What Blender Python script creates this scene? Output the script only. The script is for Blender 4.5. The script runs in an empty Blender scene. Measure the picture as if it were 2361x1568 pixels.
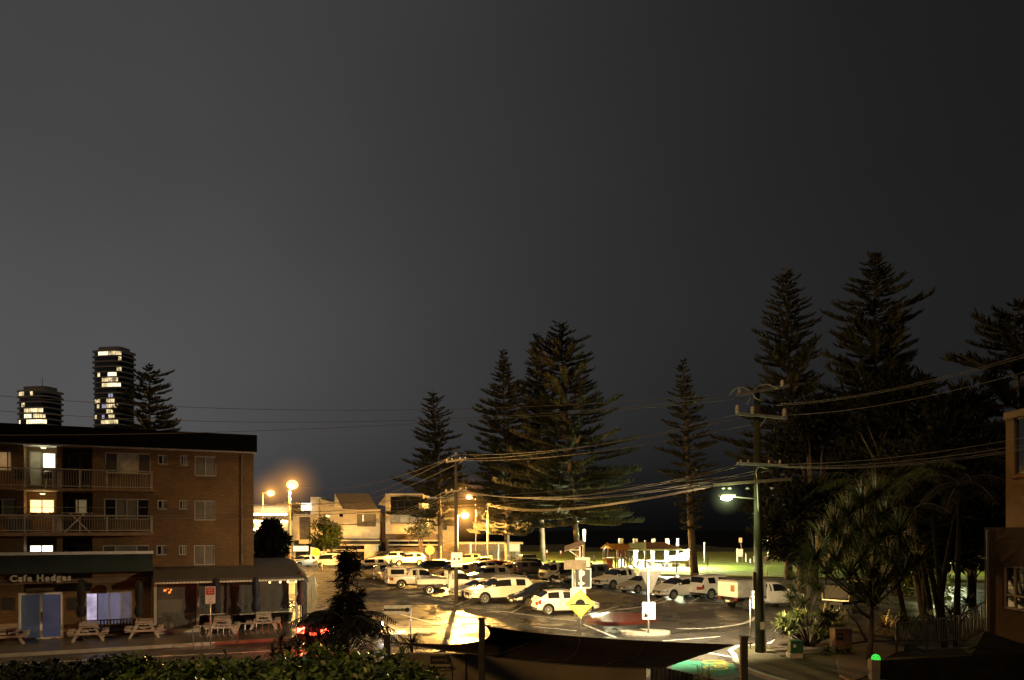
import bpy, bmesh, math, random
from mathutils import Vector, Matrix
random.seed(7)
R = math.radians
scene = bpy.context.scene
COL = scene.collection
# the camera: eye height, focal length and horizon, in the units of the photograph's 2361 px wide view
F, CX, YH, H = 1836.0, 1180.5, 1218.0, 5.2
def W(u, v, d): return Vector(((u-CX)/F*d, d, H-(v-YH)/F*d))
def G(u, v, z=0.0):
    d = F*(H-z)/(v-YH); return Vector(((u-CX)/F*d, d, z))
def DG(v): return F*H/(v-YH)
def ZV(v, d): return H-(v-YH)/F*d
def XU(u, d): return (u-CX)/F*d

# ------------------------------------------------------------------ materials
MATS = {}
def mat(name, col, rough=0.6, metal=0.0, var=0.25, scale=3.0, bump=0.0, bscale=40.0, emit=None, es=0.0, coat=0.0, island=0.0, spec=0.5):
    if name in MATS: return MATS[name]
    m = bpy.data.materials.new(name); m.use_nodes = True
    nt = m.node_tree; N = nt.nodes; L = nt.links
    b = N['Principled BSDF']
    b.inputs['Roughness'].default_value = rough
    b.inputs['Metallic'].default_value = metal
    b.inputs['Specular IOR Level'].default_value = spec
    if coat: 
        b.inputs['Coat Weight'].default_value = coat; b.inputs['Coat Roughness'].default_value = 0.06
    tc = N.new('ShaderNodeTexCoord')
    nz = N.new('ShaderNodeTexNoise'); nz.inputs['Scale'].default_value = scale; nz.inputs['Detail'].default_value = 6
    L.new(tc.outputs['Object'], nz.inputs['Vector'])
    mr = N.new('ShaderNodeMapRange'); mr.inputs[1].default_value = 0.3; mr.inputs[2].default_value = 0.7
    mr.inputs[3].default_value = 1-var; mr.inputs[4].default_value = 1+var
    L.new(nz.outputs['Fac'], mr.inputs[0])
    fac = mr.outputs[0]
    if island:
        ge = N.new('ShaderNodeNewGeometry'); m2 = N.new('ShaderNodeMapRange')
        m2.inputs[3].default_value = 1-island; m2.inputs[4].default_value = 1+island
        L.new(ge.outputs['Random Per Island'], m2.inputs[0])
        mm = N.new('ShaderNodeMath'); mm.operation = 'MULTIPLY'
        L.new(fac, mm.inputs[0]); L.new(m2.outputs[0], mm.inputs[1]); fac = mm.outputs[0]
    mx = N.new('ShaderNodeVectorMath'); mx.operation = 'SCALE'
    mx.inputs[0].default_value = col[:3]
    L.new(fac, mx.inputs['Scale'])
    L.new(mx.outputs[0], b.inputs['Base Color'])
    if bump:
        n2 = N.new('ShaderNodeTexNoise'); n2.inputs['Scale'].default_value = bscale; n2.inputs['Detail'].default_value = 4
        L.new(tc.outputs['Object'], n2.inputs['Vector'])
        bp = N.new('ShaderNodeBump'); bp.inputs['Strength'].default_value = bump; bp.inputs['Distance'].default_value = 0.02
        L.new(n2.outputs['Fac'], bp.inputs['Height']); L.new(bp.outputs[0], b.inputs['Normal'])
    if emit:
        b.inputs['Emission Color'].default_value = (*emit, 1); 
        em = N.new('ShaderNodeMath'); em.operation = 'MULTIPLY'; em.inputs[1].default_value = es
        L.new(mr.outputs[0], em.inputs[0]); L.new(em.outputs[0], b.inputs['Emission Strength'])
    MATS[name] = m
    return m

def brick_mat(name, c1, c2, mortar, scale=1.0, rough=0.8, bw=0.23, rh=0.086):
    if name in MATS: return MATS[name]
    m = mat(name, c1, rough)
    nt = m.node_tree; N = nt.nodes; L = nt.links; b = N['Principled BSDF']
    tc = N.new('ShaderNodeTexCoord'); sp = N.new('ShaderNodeSeparateXYZ'); cb = N.new('ShaderNodeCombineXYZ'); ad = N.new('ShaderNodeMath')
    L.new(tc.outputs['Object'], sp.inputs[0]); L.new(sp.outputs[0], ad.inputs[0]); L.new(sp.outputs[1], ad.inputs[1])
    L.new(ad.outputs[0], cb.inputs[0]); L.new(sp.outputs[2], cb.inputs[1])
    bt = N.new('ShaderNodeTexBrick'); bt.inputs['Scale'].default_value = scale
    bt.inputs['Color1'].default_value = (*c1, 1); bt.inputs['Color2'].default_value = (*c2, 1); bt.inputs['Mortar'].default_value = (*mortar, 1)
    bt.inputs['Brick Width'].default_value = bw; bt.inputs['Row Height'].default_value = rh; bt.inputs['Mortar Size'].default_value = 0.011
    L.new(cb.outputs[0], bt.inputs['Vector'])
    nz = N.new('ShaderNodeTexNoise'); nz.inputs['Scale'].default_value = 0.7; nz.inputs['Detail'].default_value = 8
    L.new(tc.outputs['Object'], nz.inputs['Vector'])
    mr = N.new('ShaderNodeMapRange'); mr.inputs[1].default_value = .3; mr.inputs[2].default_value = .7; mr.inputs[3].default_value = .7; mr.inputs[4].default_value = 1.25
    L.new(nz.outputs['Fac'], mr.inputs[0])
    sc = N.new('ShaderNodeVectorMath'); sc.operation = 'SCALE'
    L.new(bt.outputs['Color'], sc.inputs[0]); L.new(mr.outputs[0], sc.inputs['Scale']); L.new(sc.outputs[0], b.inputs['Base Color'])
    bp = N.new('ShaderNodeBump'); bp.inputs['Strength'].default_value = .5; bp.inputs['Distance'].default_value = .01; bp.invert = True
    L.new(bt.outputs['Fac'], bp.inputs['Height']); L.new(bp.outputs[0], b.inputs['Normal'])
    return m

def wet_asphalt():
    m = bpy.data.materials.new('wet_asphalt'); m.use_nodes = True
    nt = m.node_tree; N = nt.nodes; L = nt.links; b = N['Principled BSDF']
    tc = N.new('ShaderNodeTexCoord')
    def noise(scale, det=5, rough=.6):
        n = N.new('ShaderNodeTexNoise'); n.inputs['Scale'].default_value = scale; n.inputs['Detail'].default_value = det; n.inputs['Roughness'].default_value = rough
        L.new(tc.outputs['Object'], n.inputs['Vector']); return n
    def rng(o, a, bb, c, d):
        q = N.new('ShaderNodeMapRange'); q.inputs[1].default_value = a; q.inputs[2].default_value = bb; q.inputs[3].default_value = c; q.inputs[4].default_value = d
        L.new(o, q.inputs[0]); return q.outputs[0]
    n1 = noise(.5, 7, .62); n2 = noise(9, 8); n3 = noise(90, 3)
    pud = rng(n1.outputs['Fac'], .42, .6, 0, 1)
    # colour: dark binder with pale stones, darker where the water lies
    c1 = N.new('ShaderNodeMix'); c1.data_type = 'RGBA'
    c1.inputs['A'].default_value = (.028, .027, .026, 1); c1.inputs['B'].default_value = (.075, .07, .064, 1)
    L.new(rng(n2.outputs['Fac'], .3, .7, 0, 1), c1.inputs['Factor'])
    n4 = noise(1.1, 6, .65)
    sc4 = N.new('ShaderNodeVectorMath'); sc4.operation = 'SCALE'; L.new(c1.outputs['Result'], sc4.inputs[0]); L.new(rng(n4.outputs['Fac'], .32, .68, .5, 1.6), sc4.inputs['Scale'])
    L.new(sc4.outputs[0], b.inputs['Base Color'])
    L.new(rng(pud, 0, 1, .56, .22), b.inputs['Roughness'])
    b.inputs['Specular IOR Level'].default_value = .9
    bp = N.new('ShaderNodeBump'); bp.inputs['Distance'].default_value = .012
    ad = N.new('ShaderNodeMath'); L.new(n3.outputs['Fac'], ad.inputs[0]); L.new(n2.outputs['Fac'], ad.inputs[1])
    L.new(ad.outputs[0], bp.inputs['Height']); L.new(rng(pud, 0, 1, .5, .12), bp.inputs['Strength'])
    L.new(bp.outputs[0], b.inputs['Normal'])
    MATS['wet_asphalt'] = m
    return m

def clear_plastic():
    m = bpy.data.materials.new('clear_plastic_sheet'); m.use_nodes = True
    nt = m.node_tree; N = nt.nodes; L = nt.links
    out = N['Material Output']; b = N['Principled BSDF']
    b.inputs['Base Color'].default_value = (.5, .48, .44, 1); b.inputs['Roughness'].default_value = .12
    tc = N.new('ShaderNodeTexCoord'); n = N.new('ShaderNodeTexNoise'); n.inputs['Scale'].default_value = 2.2; n.inputs['Detail'].default_value = 3
    L.new(tc.outputs['Object'], n.inputs['Vector'])
    bp = N.new('ShaderNodeBump'); bp.inputs['Strength'].default_value = .8; bp.inputs['Distance'].default_value = .12
    L.new(n.outputs['Fac'], bp.inputs['Height']); L.new(bp.outputs[0], b.inputs['Normal'])
    tr = N.new('ShaderNodeBsdfTransparent'); mx = N.new('ShaderNodeMixShader'); mx.inputs[0].default_value = .17
    L.new(tr.outputs[0], mx.inputs[1]); L.new(b.outputs[0], mx.inputs[2]); L.new(mx.outputs[0], out.inputs['Surface'])
    MATS['clear_plastic_sheet'] = m
    return m

# ------------------------------------------------------------------ mesh builder
class MB:
    def __init__(s): s.v = []; s.f = []
    def add(s, vs, fs):
        o = len(s.v); s.v += [Vector(p) for p in vs]; s.f += [tuple(i+o for i in f) for f in fs]; return s
    def box(s, c, size, rz=0.0, M=None):
        hx, hy, hz = size[0]/2, size[1]/2, size[2]/2
        pts = [Vector((x, y, z)) for x in (-hx, hx) for y in (-hy, hy) for z in (-hz, hz)]
        if M is None: M = Matrix.Rotation(rz, 3, 'Z')
        c = Vector(c)
        return s.add([c+M@p for p in pts], [(0,1,3,2),(4,6,7,5),(0,4,5,1),(2,3,7,6),(0,2,6,4),(1,5,7,3)])
    def b2(s, a, b):
        a = Vector(a); b = Vector(b)
        return s.box((a+b)/2, [abs(q) for q in (b-a)])
    def bpx(s, u0, u1, v0, v1, d, dep=.2):
        return s.b2((XU(u0, d), d, ZV(v1, d)), (XU(u1, d), d+dep, ZV(v0, d)))
    def quad(s, *p): return s.add(p, [tuple(range(len(p)))])
    def tube(s, pts, r, n=8, cap=True):
        pts = [Vector(p) for p in pts]
        rs = r if isinstance(r, (list, tuple)) else [r]*len(pts)
        o = len(s.v); up = None
        for i, p in enumerate(pts):
            t = (pts[min(i+1, len(pts)-1)]-pts[max(i-1, 0)]).normalized()
            if up is None:
                up = Vector((0, 0, 1)) if abs(t.z) < .9 else Vector((1, 0, 0))
            a = t.cross(up)
            if a.length < 1e-5: a = t.orthogonal()
            a.normalize(); b = a.cross(t).normalized(); up = b
            for k in range(n):
                q = 2*math.pi*k/n; s.v.append(p+(a*math.cos(q)+b*math.sin(q))*rs[i])
        for i in range(len(pts)-1):
            for k in range(n):
                k2 = (k+1) % n
                s.f.append((o+i*n+k, o+i*n+k2, o+(i+1)*n+k2, o+(i+1)*n+k))
        if cap:
            s.f.append(tuple(o+k for k in reversed(range(n)))); s.f.append(tuple(o+(len(pts)-1)*n+k for k in range(n)))
        return s
    def bar(s, a, b, w, h=None):
        a = Vector(a); b = Vector(b); d = b-a; L = d.length
        h = h or w
        z = d.normalized(); x = z.cross(Vector((0, 0, 1)))
        if x.length < 1e-4: x = Vector((1, 0, 0))
        x.normalize(); y = z.cross(x)
        M = Matrix((x, y, z)).transposed()
        return s.box((a+b)/2, (w, h, L), M=M)
    def lathe(s, prof, n=16, c=(0, 0, 0), axis='Z'):
        c = Vector(c); o = len(s.v)
        for r, z in prof:
            for k in range(n):
                q = 2*math.pi*k/n
                p = Vector((r*math.cos(q), r*math.sin(q), z))
                if axis == 'Y': p = Vector((p.x, p.z, p.y))
                if axis == 'X': p = Vector((p.z, p.x, p.y))
                s.v.append(c+p)
        for i in range(len(prof)-1):
            for k in range(n):
                k2 = (k+1) % n
                s.f.append((o+i*n+k, o+i*n+k2, o+(i+1)*n+k2, o+(i+1)*n+k))
        s.f.append(tuple(o+k for k in reversed(range(n)))); s.f.append(tuple(o+(len(prof)-1)*n+k for k in range(n)))
        return s
    def ball(s, c, r, n=10, m=6, sq=(1, 1, 1)):
        prof = [(max(1e-3, r*math.sin(math.pi*i/m)), -r*math.cos(math.pi*i/m)) for i in range(m+1)]
        t = MB().lathe(prof, n)
        return s.add([Vector(c)+Vector((p.x*sq[0], p.y*sq[1], p.z*sq[2])) for p in t.v], t.f)
    def prism(s, poly, a, b, ax='Y'):
        # poly in the plane across the axis, run from a to b along it
        n = len(poly)
        def P(p, t): return {'Y': (p[0], t, p[1]), 'X': (t, p[0], p[1]), 'Z': (p[0], p[1], t)}[ax]
        vs = [P(p, a) for p in poly]+[P(p, b) for p in poly]
        fs = [tuple(range(n)), tuple(reversed(range(n, 2*n)))]+[(i, i+n, (i+1) % n+n, (i+1) % n) for i in range(n)]
        return s.add(vs, fs)
    def strip(s, pts, ws, nrm):
        # a flat tapering leaf along pts
        o = len(s.v); pts = [Vector(p) for p in pts]
        for i, p in enumerate(pts):
            t = (pts[min(i+1, len(pts)-1)]-pts[max(i-1, 0)])
            a = t.cross(nrm)
            if a.length < 1e-6: a = Vector((1, 0, 0))
            a.normalize(); s.v += [p-a*ws[i]/2, p+a*ws[i]/2]
        for i in range(len(pts)-1): s.f.append((o+2*i, o+2*i+1, o+2*i+3, o+2*i+2))
        return s
    def mesh(s, name, m=None, M=None):
        me = bpy.data.meshes.new(name)
        vs = [M@p for p in s.v] if M is not None else s.v
        me.from_pydata([tuple(p) for p in vs], [], s.f)
        bm = bmesh.new(); bm.from_mesh(me); bmesh.ops.recalc_face_normals(bm, faces=bm.faces); bm.to_mesh(me); bm.free()
        if m: me.materials.append(m)
        return me
    def build(s, name, m, parent=None, world=False, smooth=False, label=None, bevel=0.0, raw=False):
        M = None
        if world and parent is not None:
            M = (Matrix.Translation(parent.location) @ parent.rotation_euler.to_matrix().to_4x4()).inverted()
        if raw:
            me = bpy.data.meshes.new(name); me.from_pydata([tuple((M@p) if M is not None else p) for p in s.v], [], s.f); me.materials.append(m)
        else: me = s.mesh(name, m, M)
        if smooth:
            for p in me.polygons: p.use_smooth = True
        o = bpy.data.objects.new(name, me); COL.objects.link(o)
        if parent is not None: o.parent = parent
        if label: o['label'] = label
        if bevel:
            bv = o.modifiers.new('bevel', 'BEVEL'); bv.width = bevel; bv.segments = 2; bv.limit_method = 'ANGLE'
        return o
def link(name, me, parent=None, loc=(0, 0, 0), rot=(0, 0, 0)):
    o = bpy.data.objects.new(name, me); COL.objects.link(o)
    if parent is not None: o.parent = parent
    o.location = loc; o.rotation_euler = rot
    return o
def tag(o, label=None, cat=None, group=None, kind=None):
    if label: o['label'] = label
    if cat: o['category'] = cat
    if group: o['group'] = group
    if kind: o['kind'] = kind
    return o
def thing(name, label, cat, loc=(0, 0, 0), rz=0.0, group=None):
    o = bpy.data.objects.new(name, None); COL.objects.link(o)
    o.empty_display_size = .3; o.location = loc; o.rotation_euler = (0, 0, rz)
    return tag(o, label, cat, group)
def struct(name, mb, m, smooth=False, kind='structure'):
    o = mb.build(name, m, smooth=smooth); o['kind'] = kind; return o
def copy_tree(o, parent=None):
    c = o.copy(); COL.objects.link(c)
    if parent is not None: c.parent = parent
    for ch in [q for q in o.children]: copy_tree(ch, c)
    return c
def text_obj(s, size, m, parent, loc, rot, name='lettering', ext=0.004, align='CENTER', bold=0.0, space=1.0):
    cu = bpy.data.curves.new('t', 'FONT'); cu.body = s; cu.size = size; cu.align_x = align; cu.align_y = 'CENTER'; cu.extrude = ext
    cu.offset = bold; cu.space_character = space; cu.resolution_u = 3
    t = bpy.data.objects.new('t', cu); COL.objects.link(t)
    dg = bpy.context.evaluated_depsgraph_get(); dg.update()
    me = bpy.data.meshes.new_from_object(t.evaluated_get(dg)); me.name = name
    bpy.data.objects.remove(t); me.materials.clear(); me.materials.append(m)
    return link(name, me, parent, loc, rot)

# ------------------------------------------------------------------ common materials
ASPH = wet_asphalt()
PLAST = clear_plastic()
M = dict(
 white=mat('white_paint', (.75, .74, .70), .45, var=.08),
 cream=mat('cream_render', (.62, .57, .48), .8, var=.1, scale=1.2, bump=.1),
 pale=mat('pale_concrete', (.42, .40, .36), .75, var=.2, scale=2, bump=.15),
 conc=mat('footpath_concrete', (.10, .09, .08), .35, var=.25, scale=1.3, bump=.2),
 grey=mat('grey_steel', (.32, .32, .31), .45, metal=.6, var=.15),
 galv=mat('galvanised_steel', (.5, .5, .48), .4, metal=.7, var=.2),
 alum=mat('window_aluminium', (.36, .34, .30), .5, var=.1),
 black=mat('black_plastic', (.012, .012, .012), .5),
 dark=mat('dark_paint', (.03, .028, .026), .55),
 charcoal=mat('charcoal_metal', (.004, .004, .0045), .8, var=.3, spec=.05),
 glass=mat('dark_glass', (.012, .013, .014), .05, var=.2, spec=.8),
 curtain=mat('curtained_glass', (.14, .125, .10), .35, var=.25, scale=1.5),
 rubber=mat('tyre_rubber', (.014, .014, .014), .8),
 rim=mat('alloy_rim', (.55, .54, .52), .3, metal=.8, var=.1),
 wood=mat('weathered_pole_timber', (.13, .10, .075), .85, var=.35, scale=4, bump=.3, bscale=25),
 timber=mat('painted_table_timber', (.46, .37, .31), .6, var=.15, scale=5),
 bark=mat('pine_bark', (.055, .042, .032), .9, var=.4, scale=2, bump=.6, bscale=12),
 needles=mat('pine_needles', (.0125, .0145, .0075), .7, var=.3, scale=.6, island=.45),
 leaf=mat('hedge_leaf', (.10, .155, .02), .38, var=.3, scale=1.2, island=.6),
 strap=mat('strap_leaf', (.042, .058, .013), .6, spec=.2, var=.35, scale=1.5, island=.5),
 straplight=mat('pale_strap_leaf', (.17, .17, .06), .6, spec=.2, var=.3, island=.35),
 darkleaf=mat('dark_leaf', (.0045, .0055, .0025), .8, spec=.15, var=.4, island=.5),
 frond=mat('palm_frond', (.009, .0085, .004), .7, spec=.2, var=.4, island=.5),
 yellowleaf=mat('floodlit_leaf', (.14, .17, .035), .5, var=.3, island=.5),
 grass=mat('lawn_grass', (.20, .25, .03), .9, var=.45, scale=.5, bump=.6, bscale=15),
 soil=mat('garden_soil', (.022, .015, .010), .9, var=.4, scale=3, bump=.5, bscale=20),
 red=mat('red_paint', (.45, .03, .02), .5), 
 yellow=mat('sign_yellow', (.85, .62, .03), .4, var=.05),
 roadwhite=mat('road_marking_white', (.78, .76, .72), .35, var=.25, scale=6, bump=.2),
 roadyellow=mat('road_marking_yellow', (.7, .55, .08), .4, var=.25, scale=5),
 roadgreen=mat('green_lane_paint', (.03, .24, .16), .4, var=.3, scale=3),
 brickpave=brick_mat('brick_paving', (.25, .11, .06), (.19, .085, .05), (.09, .06, .04)),
 brick=brick_mat('tan_brick', (.175, .095, .031), (.125, .067, .022), (.075, .048, .024)),
 stone=brick_mat('stacked_stone', (.17, .12, .08), (.11, .08, .055), (.03, .022, .016), bw=.5, rh=.18),
 lamp_sodium=mat('sodium_lamp_glow', (.8, .5, .2), .4, var=0, emit=(1, .57, .15), es=4.2),
 lamp_white=mat('white_lamp_glow', (.8, .8, .7), .4, var=0, emit=(.95, 1, .72), es=40),
 bulb=mat('string_light_glow', (.8, .6, .3), .4, var=0, emit=(1, .72, .36), es=14),
 lit_warm=mat('lit_room_warm', (.6, .4, .2), .4, var=.35, scale=1.4, emit=(1, .66, .28), es=2.2),
 lit_white=mat('lit_room_white', (.7, .7, .6), .4, var=.2, scale=1.2, emit=(1, .98, .74), es=3.0),
 lit_dim=mat('lit_room_dim', (.3, .2, .1), .4, var=.5, scale=1.1, emit=(1, .6, .25), es=.14),
 lit_blue=mat('lit_room_lavender', (.1, .1, .14), .25, var=.2, scale=.7, emit=(.62, .58, .92), es=.17),
 lit_tower=mat('lit_tower_room', (.3, .22, .1), .4, var=.9, scale=.45, emit=(1, .80, .42), es=.85),
 tail=mat('tail_lamp', (.30, .012, .008), .2, coat=1),
 tail_lit=mat('tail_lamp_lit', (.5, .02, .01), .2, emit=(1, .07, .03), es=30),
 head=mat('head_lamp', (.6, .6, .58), .1, metal=.4, coat=1),
 head_lit=mat('head_lamp_lit', (.8, .8, .8), .1, emit=(1, .95, .85), es=40),
 plate=mat('number_plate', (.7, .68, .55), .4),
 navy=mat('furled_canvas', (.005, .005, .007), .75, var=.3),
 sailm=mat('shade_cloth', (.018, .0135, .010), .9, spec=.05, var=.25, scale=2, bump=.2, bscale=60),
 block=mat('rendered_block_wall', (.20, .165, .115), .8, var=.3, scale=.7, bump=.2),
 greenbox=mat('green_cabinet', (.03, .12, .075), .5),
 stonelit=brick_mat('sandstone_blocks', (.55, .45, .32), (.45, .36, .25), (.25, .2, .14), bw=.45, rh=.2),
)
# ================================================================== the setting
struct('ground', MB().add([(-900, -60, -.12), (900, -60, -.12), (900, 1500, -.12), (-900, 1500, -.12)], [(0, 1, 2, 3)]), mat('dark_ground', (.03, .03, .022), .9, var=.4, scale=.2))
def sheet(name, pts, z, m):
    return struct(name, MB().add([(p[0], p[1], z) for p in pts], [tuple(range(len(pts)))]), m)
def slab(name, pts, z0, z1, m):
    return struct(name, MB().prism([(p[0], p[1]) for p in pts], z0, z1, 'Z'), m)
sheet('road', [(-75, 22), (26, 22), (40, 40), (40, 128), (-60, 150), (-75, 150)], 0.0, ASPH)
# the apartment corner fixes the street on the left
AO = Vector(((585-CX)/F*40.6, 40.6, 0)); AA = R(25.4)
AX = Vector((math.cos(AA), math.sin(AA), 0)); AN = Vector((-math.sin(AA), math.cos(AA), 0))
def AP(s, off, z=0.0): return AO+AX*s+AN*off+Vector((0, 0, z))
def fp(u, v, off=0.0):
    k = (u-CX)/F; t = math.tan(AA)
    lam = (AO.y-t*AO.x+off*(math.sin(AA)*t+math.cos(AA)))/(1-k*t)
    return ((lam*k-AO.x+off*math.sin(AA))/math.cos(AA), H-(v-YH)/F*lam)
def su(u, off=0.0): return fp(u, 0, off)[0]
def zf(u, v, off=0.0): return fp(u, v, off)[1]
path_out = -4.6
slab('footpath', [AP(-40, 3), AP(-40, path_out+.15), AP(3.0, path_out+.15), AP(5.2, path_out+1.5), AP(6.0, 0), AP(6.0, 9), AP(0, 9)], -.05, .12, M['conc'])
slab('kerb', [AP(-40, path_out+.15), AP(-40, path_out), AP(3.05, path_out), AP(5.35, path_out+1.4), AP(6.15, 0), AP(6.15, 9), AP(6.0, 9), AP(6.0, 0), AP(5.2, path_out+1.5), AP(3.0, path_out+.15)], -.05, .135, M['pale'])
# verge and kerb at the right hand corner
VG = [G(1700, 1512, .1), G(1690, 1501, .1), G(1706, 1491, .1), G(1780, 1485, .1), G(1840, 1455, .1), G(1930, 1438, .1), G(2500, 1420, .1), G(2700, 1700, .1), G(1980, 1620, .1), G(1820, 1570, .1), G(1768, 1556, .1), G(1729, 1541, .1), G(1704, 1526, .1)]
def grow(pts, k):
    c = sum((Vector(p) for p in pts), Vector())/len(pts)
    out = []
    n = len(pts)
    for i, p in enumerate(pts):
        e = (pts[(i+1) % n]-pts[i-1]); nn = Vector((e.y, -e.x, 0)).normalized()
        if nn.dot(p-c) < 0: nn = -nn
        out.append(p+nn*k)
    return out
slab('verge', VG, -.05, .11, mat('verge_grass', (.030, .028, .011), .9, var=.6, scale=1.3, bump=.8, bscale=14))
VK = grow(VG, .22)
mbk = MB()
for i in list(range(0, 5))+list(range(8, len(VG))):
    j = (i+1) % len(VG)
    q = [VG[i], VG[j], VK[j], VK[i]]
    mbk.prism([(p.x, p.y) for p in q], -.05, .125, 'Z')
struct('kerb', mbk, M['pale'])
slab('garden_bed', [G(1775, 1490, .1), G(1800, 1462, .1), G(1900, 1443, .1), G(2600, 1425, .1), G(2600, 1480, .1), G(2130, 1478, .1), G(2000, 1480, .1), G(1915, 1492, .1), G(1890, 1508, .1), G(1800, 1515, .1)], .05, .155, M['soil'])
slab('brick_path', [G(1925, 1494, .1), G(2010, 1483, .1), G(2090, 1482, .1), G(2075, 1530, .1), G(1965, 1575, .1), G(1935, 1560, .1)], .05, .165, M['brickpave'])
# the park beyond the car park
lawn = [Vector((-45, 131, 0)), Vector((-10, 129, 0)), Vector((2, 113, 0)), Vector((9, 101, 0)), Vector((15, 88, 0)), Vector((40, 79, 0)), Vector((140, 70, 0)), Vector((140, 176, 0)), Vector((-45, 176, 0))]
slab('lawn', lawn, -.05, .13, M['grass'])
dune = MB()
nx, ny = 60, 8
for j in range(ny+1):
    for i in range(nx+1):
        x = -60+i*6.0; y = 172+j*4.0
        dune.v.append(Vector((x, y, .1+1.5*math.sin(math.pi*min(1, j/5))*(.7+.3*math.sin(x*.21)+.15*math.sin(x*.63+1)))))
for j in range(ny):
    for i in range(nx): a = j*(nx+1)+i; dune.f.append((a, a+1, a+nx+2, a+nx+1))
struct('dune', dune, mat('dune_scrub', (.02, .022, .012), .95, var=.5, scale=.4, bump=.8, bscale=3), smooth=True)
sheet('sea', [(-600, 215), (900, 215), (900, 1500), (-600, 1500)], -.08, mat('night_sea', (.002, .0025, .003), .8, spec=.05))

# painted markings: sheets 5 mm above the asphalt
def line(name, pts, w, m, z=.006, closed=False):
    mb = MB(); P = [Vector((p[0], p[1], z)) for p in pts]
    for i in range(len(P)-1):
        d = (P[i+1]-P[i]); n = Vector((-d.y, d.x, 0)).normalized()*w/2
        e0 = d.normalized()*(0 if i == 0 else w*.1)
        mb.quad(P[i]-n, P[i+1]-n, P[i+1]+n, P[i]+n)
        
    return mb
def smoothline(uv, n=8):
    P = [G(*p) for p in uv]; out = []
    for i in range(len(P)-1):
        p0 = P[max(0, i-1)]; p1 = P[i]; p2 = P[i+1]; p3 = P[min(len(P)-1, i+2)]
        for k in range(n):
            t = k/n
            out.append(.5*((2*p1)+(p2-p0)*t+(2*p0-5*p1+4*p2-p3)*t*t+(3*p1-p0-3*p2+p3)*t**3))
    out.append(P[-1]); return out
def ribbon(pts, w, z=.006):
    mb = MB(); n = len(pts)
    for i, p in enumerate(pts):
        t = pts[min(i+1, n-1)]-pts[max(i-1, 0)]; a = Vector((-t.y, t.x, 0)).normalized()*w/2
        mb.v += [Vector((p.x-a.x, p.y-a.y, z)), Vector((p.x+a.x, p.y+a.y, z))]
    for i in range(n-1): mb.f.append((2*i, 2*i+1, 2*i+3, 2*i+2))
    return mb
def paint(uv, w, m=None, z=.006, n=8): return struct('road_marking', ribbon(smoothline(uv, n), w, z), m or M['roadwhite'])
# white lines added along the light-trail paths round the turning area and car park
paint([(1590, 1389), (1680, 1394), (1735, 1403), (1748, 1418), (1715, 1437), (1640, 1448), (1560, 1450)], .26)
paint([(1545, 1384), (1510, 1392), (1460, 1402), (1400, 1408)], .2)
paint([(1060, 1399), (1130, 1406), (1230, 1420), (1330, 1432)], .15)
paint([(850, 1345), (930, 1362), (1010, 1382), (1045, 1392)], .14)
# white line added for the traffic light trail in front of the hedge
paint([(0, 1533), (300, 1517), (640, 1500), (860, 1482), (930, 1455)], .14)
# zebra bars in front of the speed hump, seen under the sail
zb = MB()
for k in range(5):
    a = G(985+k*14, 1509-k*3.6); b = G(1050+k*16, 1497-k*3.2)
    d = (b-a).normalized(); n = Vector((-d.y, d.x, 0))*.2
    zb.quad(*[(p.x, p.y, .006) for p in (a-n, b-n, b+n, a+n)])
struct('road_marking', zb, M['roadwhite'])
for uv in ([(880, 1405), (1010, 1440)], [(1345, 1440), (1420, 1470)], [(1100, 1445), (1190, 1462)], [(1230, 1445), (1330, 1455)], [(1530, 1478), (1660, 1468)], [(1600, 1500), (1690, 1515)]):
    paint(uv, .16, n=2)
# parking bay lines
bay = MB()
for (u0, v0, u1, v1) in ((1330, 1425, 1425, 1398), (1480, 1396, 1540, 1376), (1590, 1388, 1660, 1360), (1050, 1396, 1110, 1372), (1180, 1412, 1240, 1380), (880, 1352, 930, 1330), (1015, 1378, 1060, 1352)):
    a = G(u0, v0); b = G(u1, v1); d = (b-a).normalized(); n = Vector((-d.y, d.x, 0))*.06
    bay.quad(*[(p.x, p.y, .006) for p in (a-n, b-n, b+n, a+n)])
struct('road_marking', bay, M['roadwhite'])
# green cycle patch with a yellow bicycle mark
sheet('cycle_lane', [G(1545, 1542), G(1560, 1521), G(1690, 1530), G(1700, 1552), G(1640, 1560)], .004, M['roadgreen'])
bc = MB()
def ring(c, r, w, ax, ay, n=22):
    pts = [c+ax*(r*math.cos(2*math.pi*k/n))+ay*(r*math.sin(2*math.pi*k/n)) for k in range(n+1)]
    t = ribbon(pts, w, .011); bc.add(t.v, t.f)
c1 = G(1650, 1540); ax_ = Vector((.2, 1, 0)).normalized(); ay_ = Vector((1, -.2, 0)).normalized()
ring(c1, .42, .09, ax_, ay_); ring(c1+ax_*1.25, .42, .09, ax_, ay_)
for a, b in (((0, 0), (.5, .55)), ((.5, .55), (1.25, 0)), ((.5, .55), (.6, 0)), ((.6, 0), (0, 0)), ((1.25, 0), (1.0, .7))):
    t = ribbon([c1+ax_*a[0]+ay_*a[1], c1+ax_*b[0]+ay_*b[1]], .08, .016); bc.add(t.v, t.f)
struct('road_marking', bc, M['roadyellow'])
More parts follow.
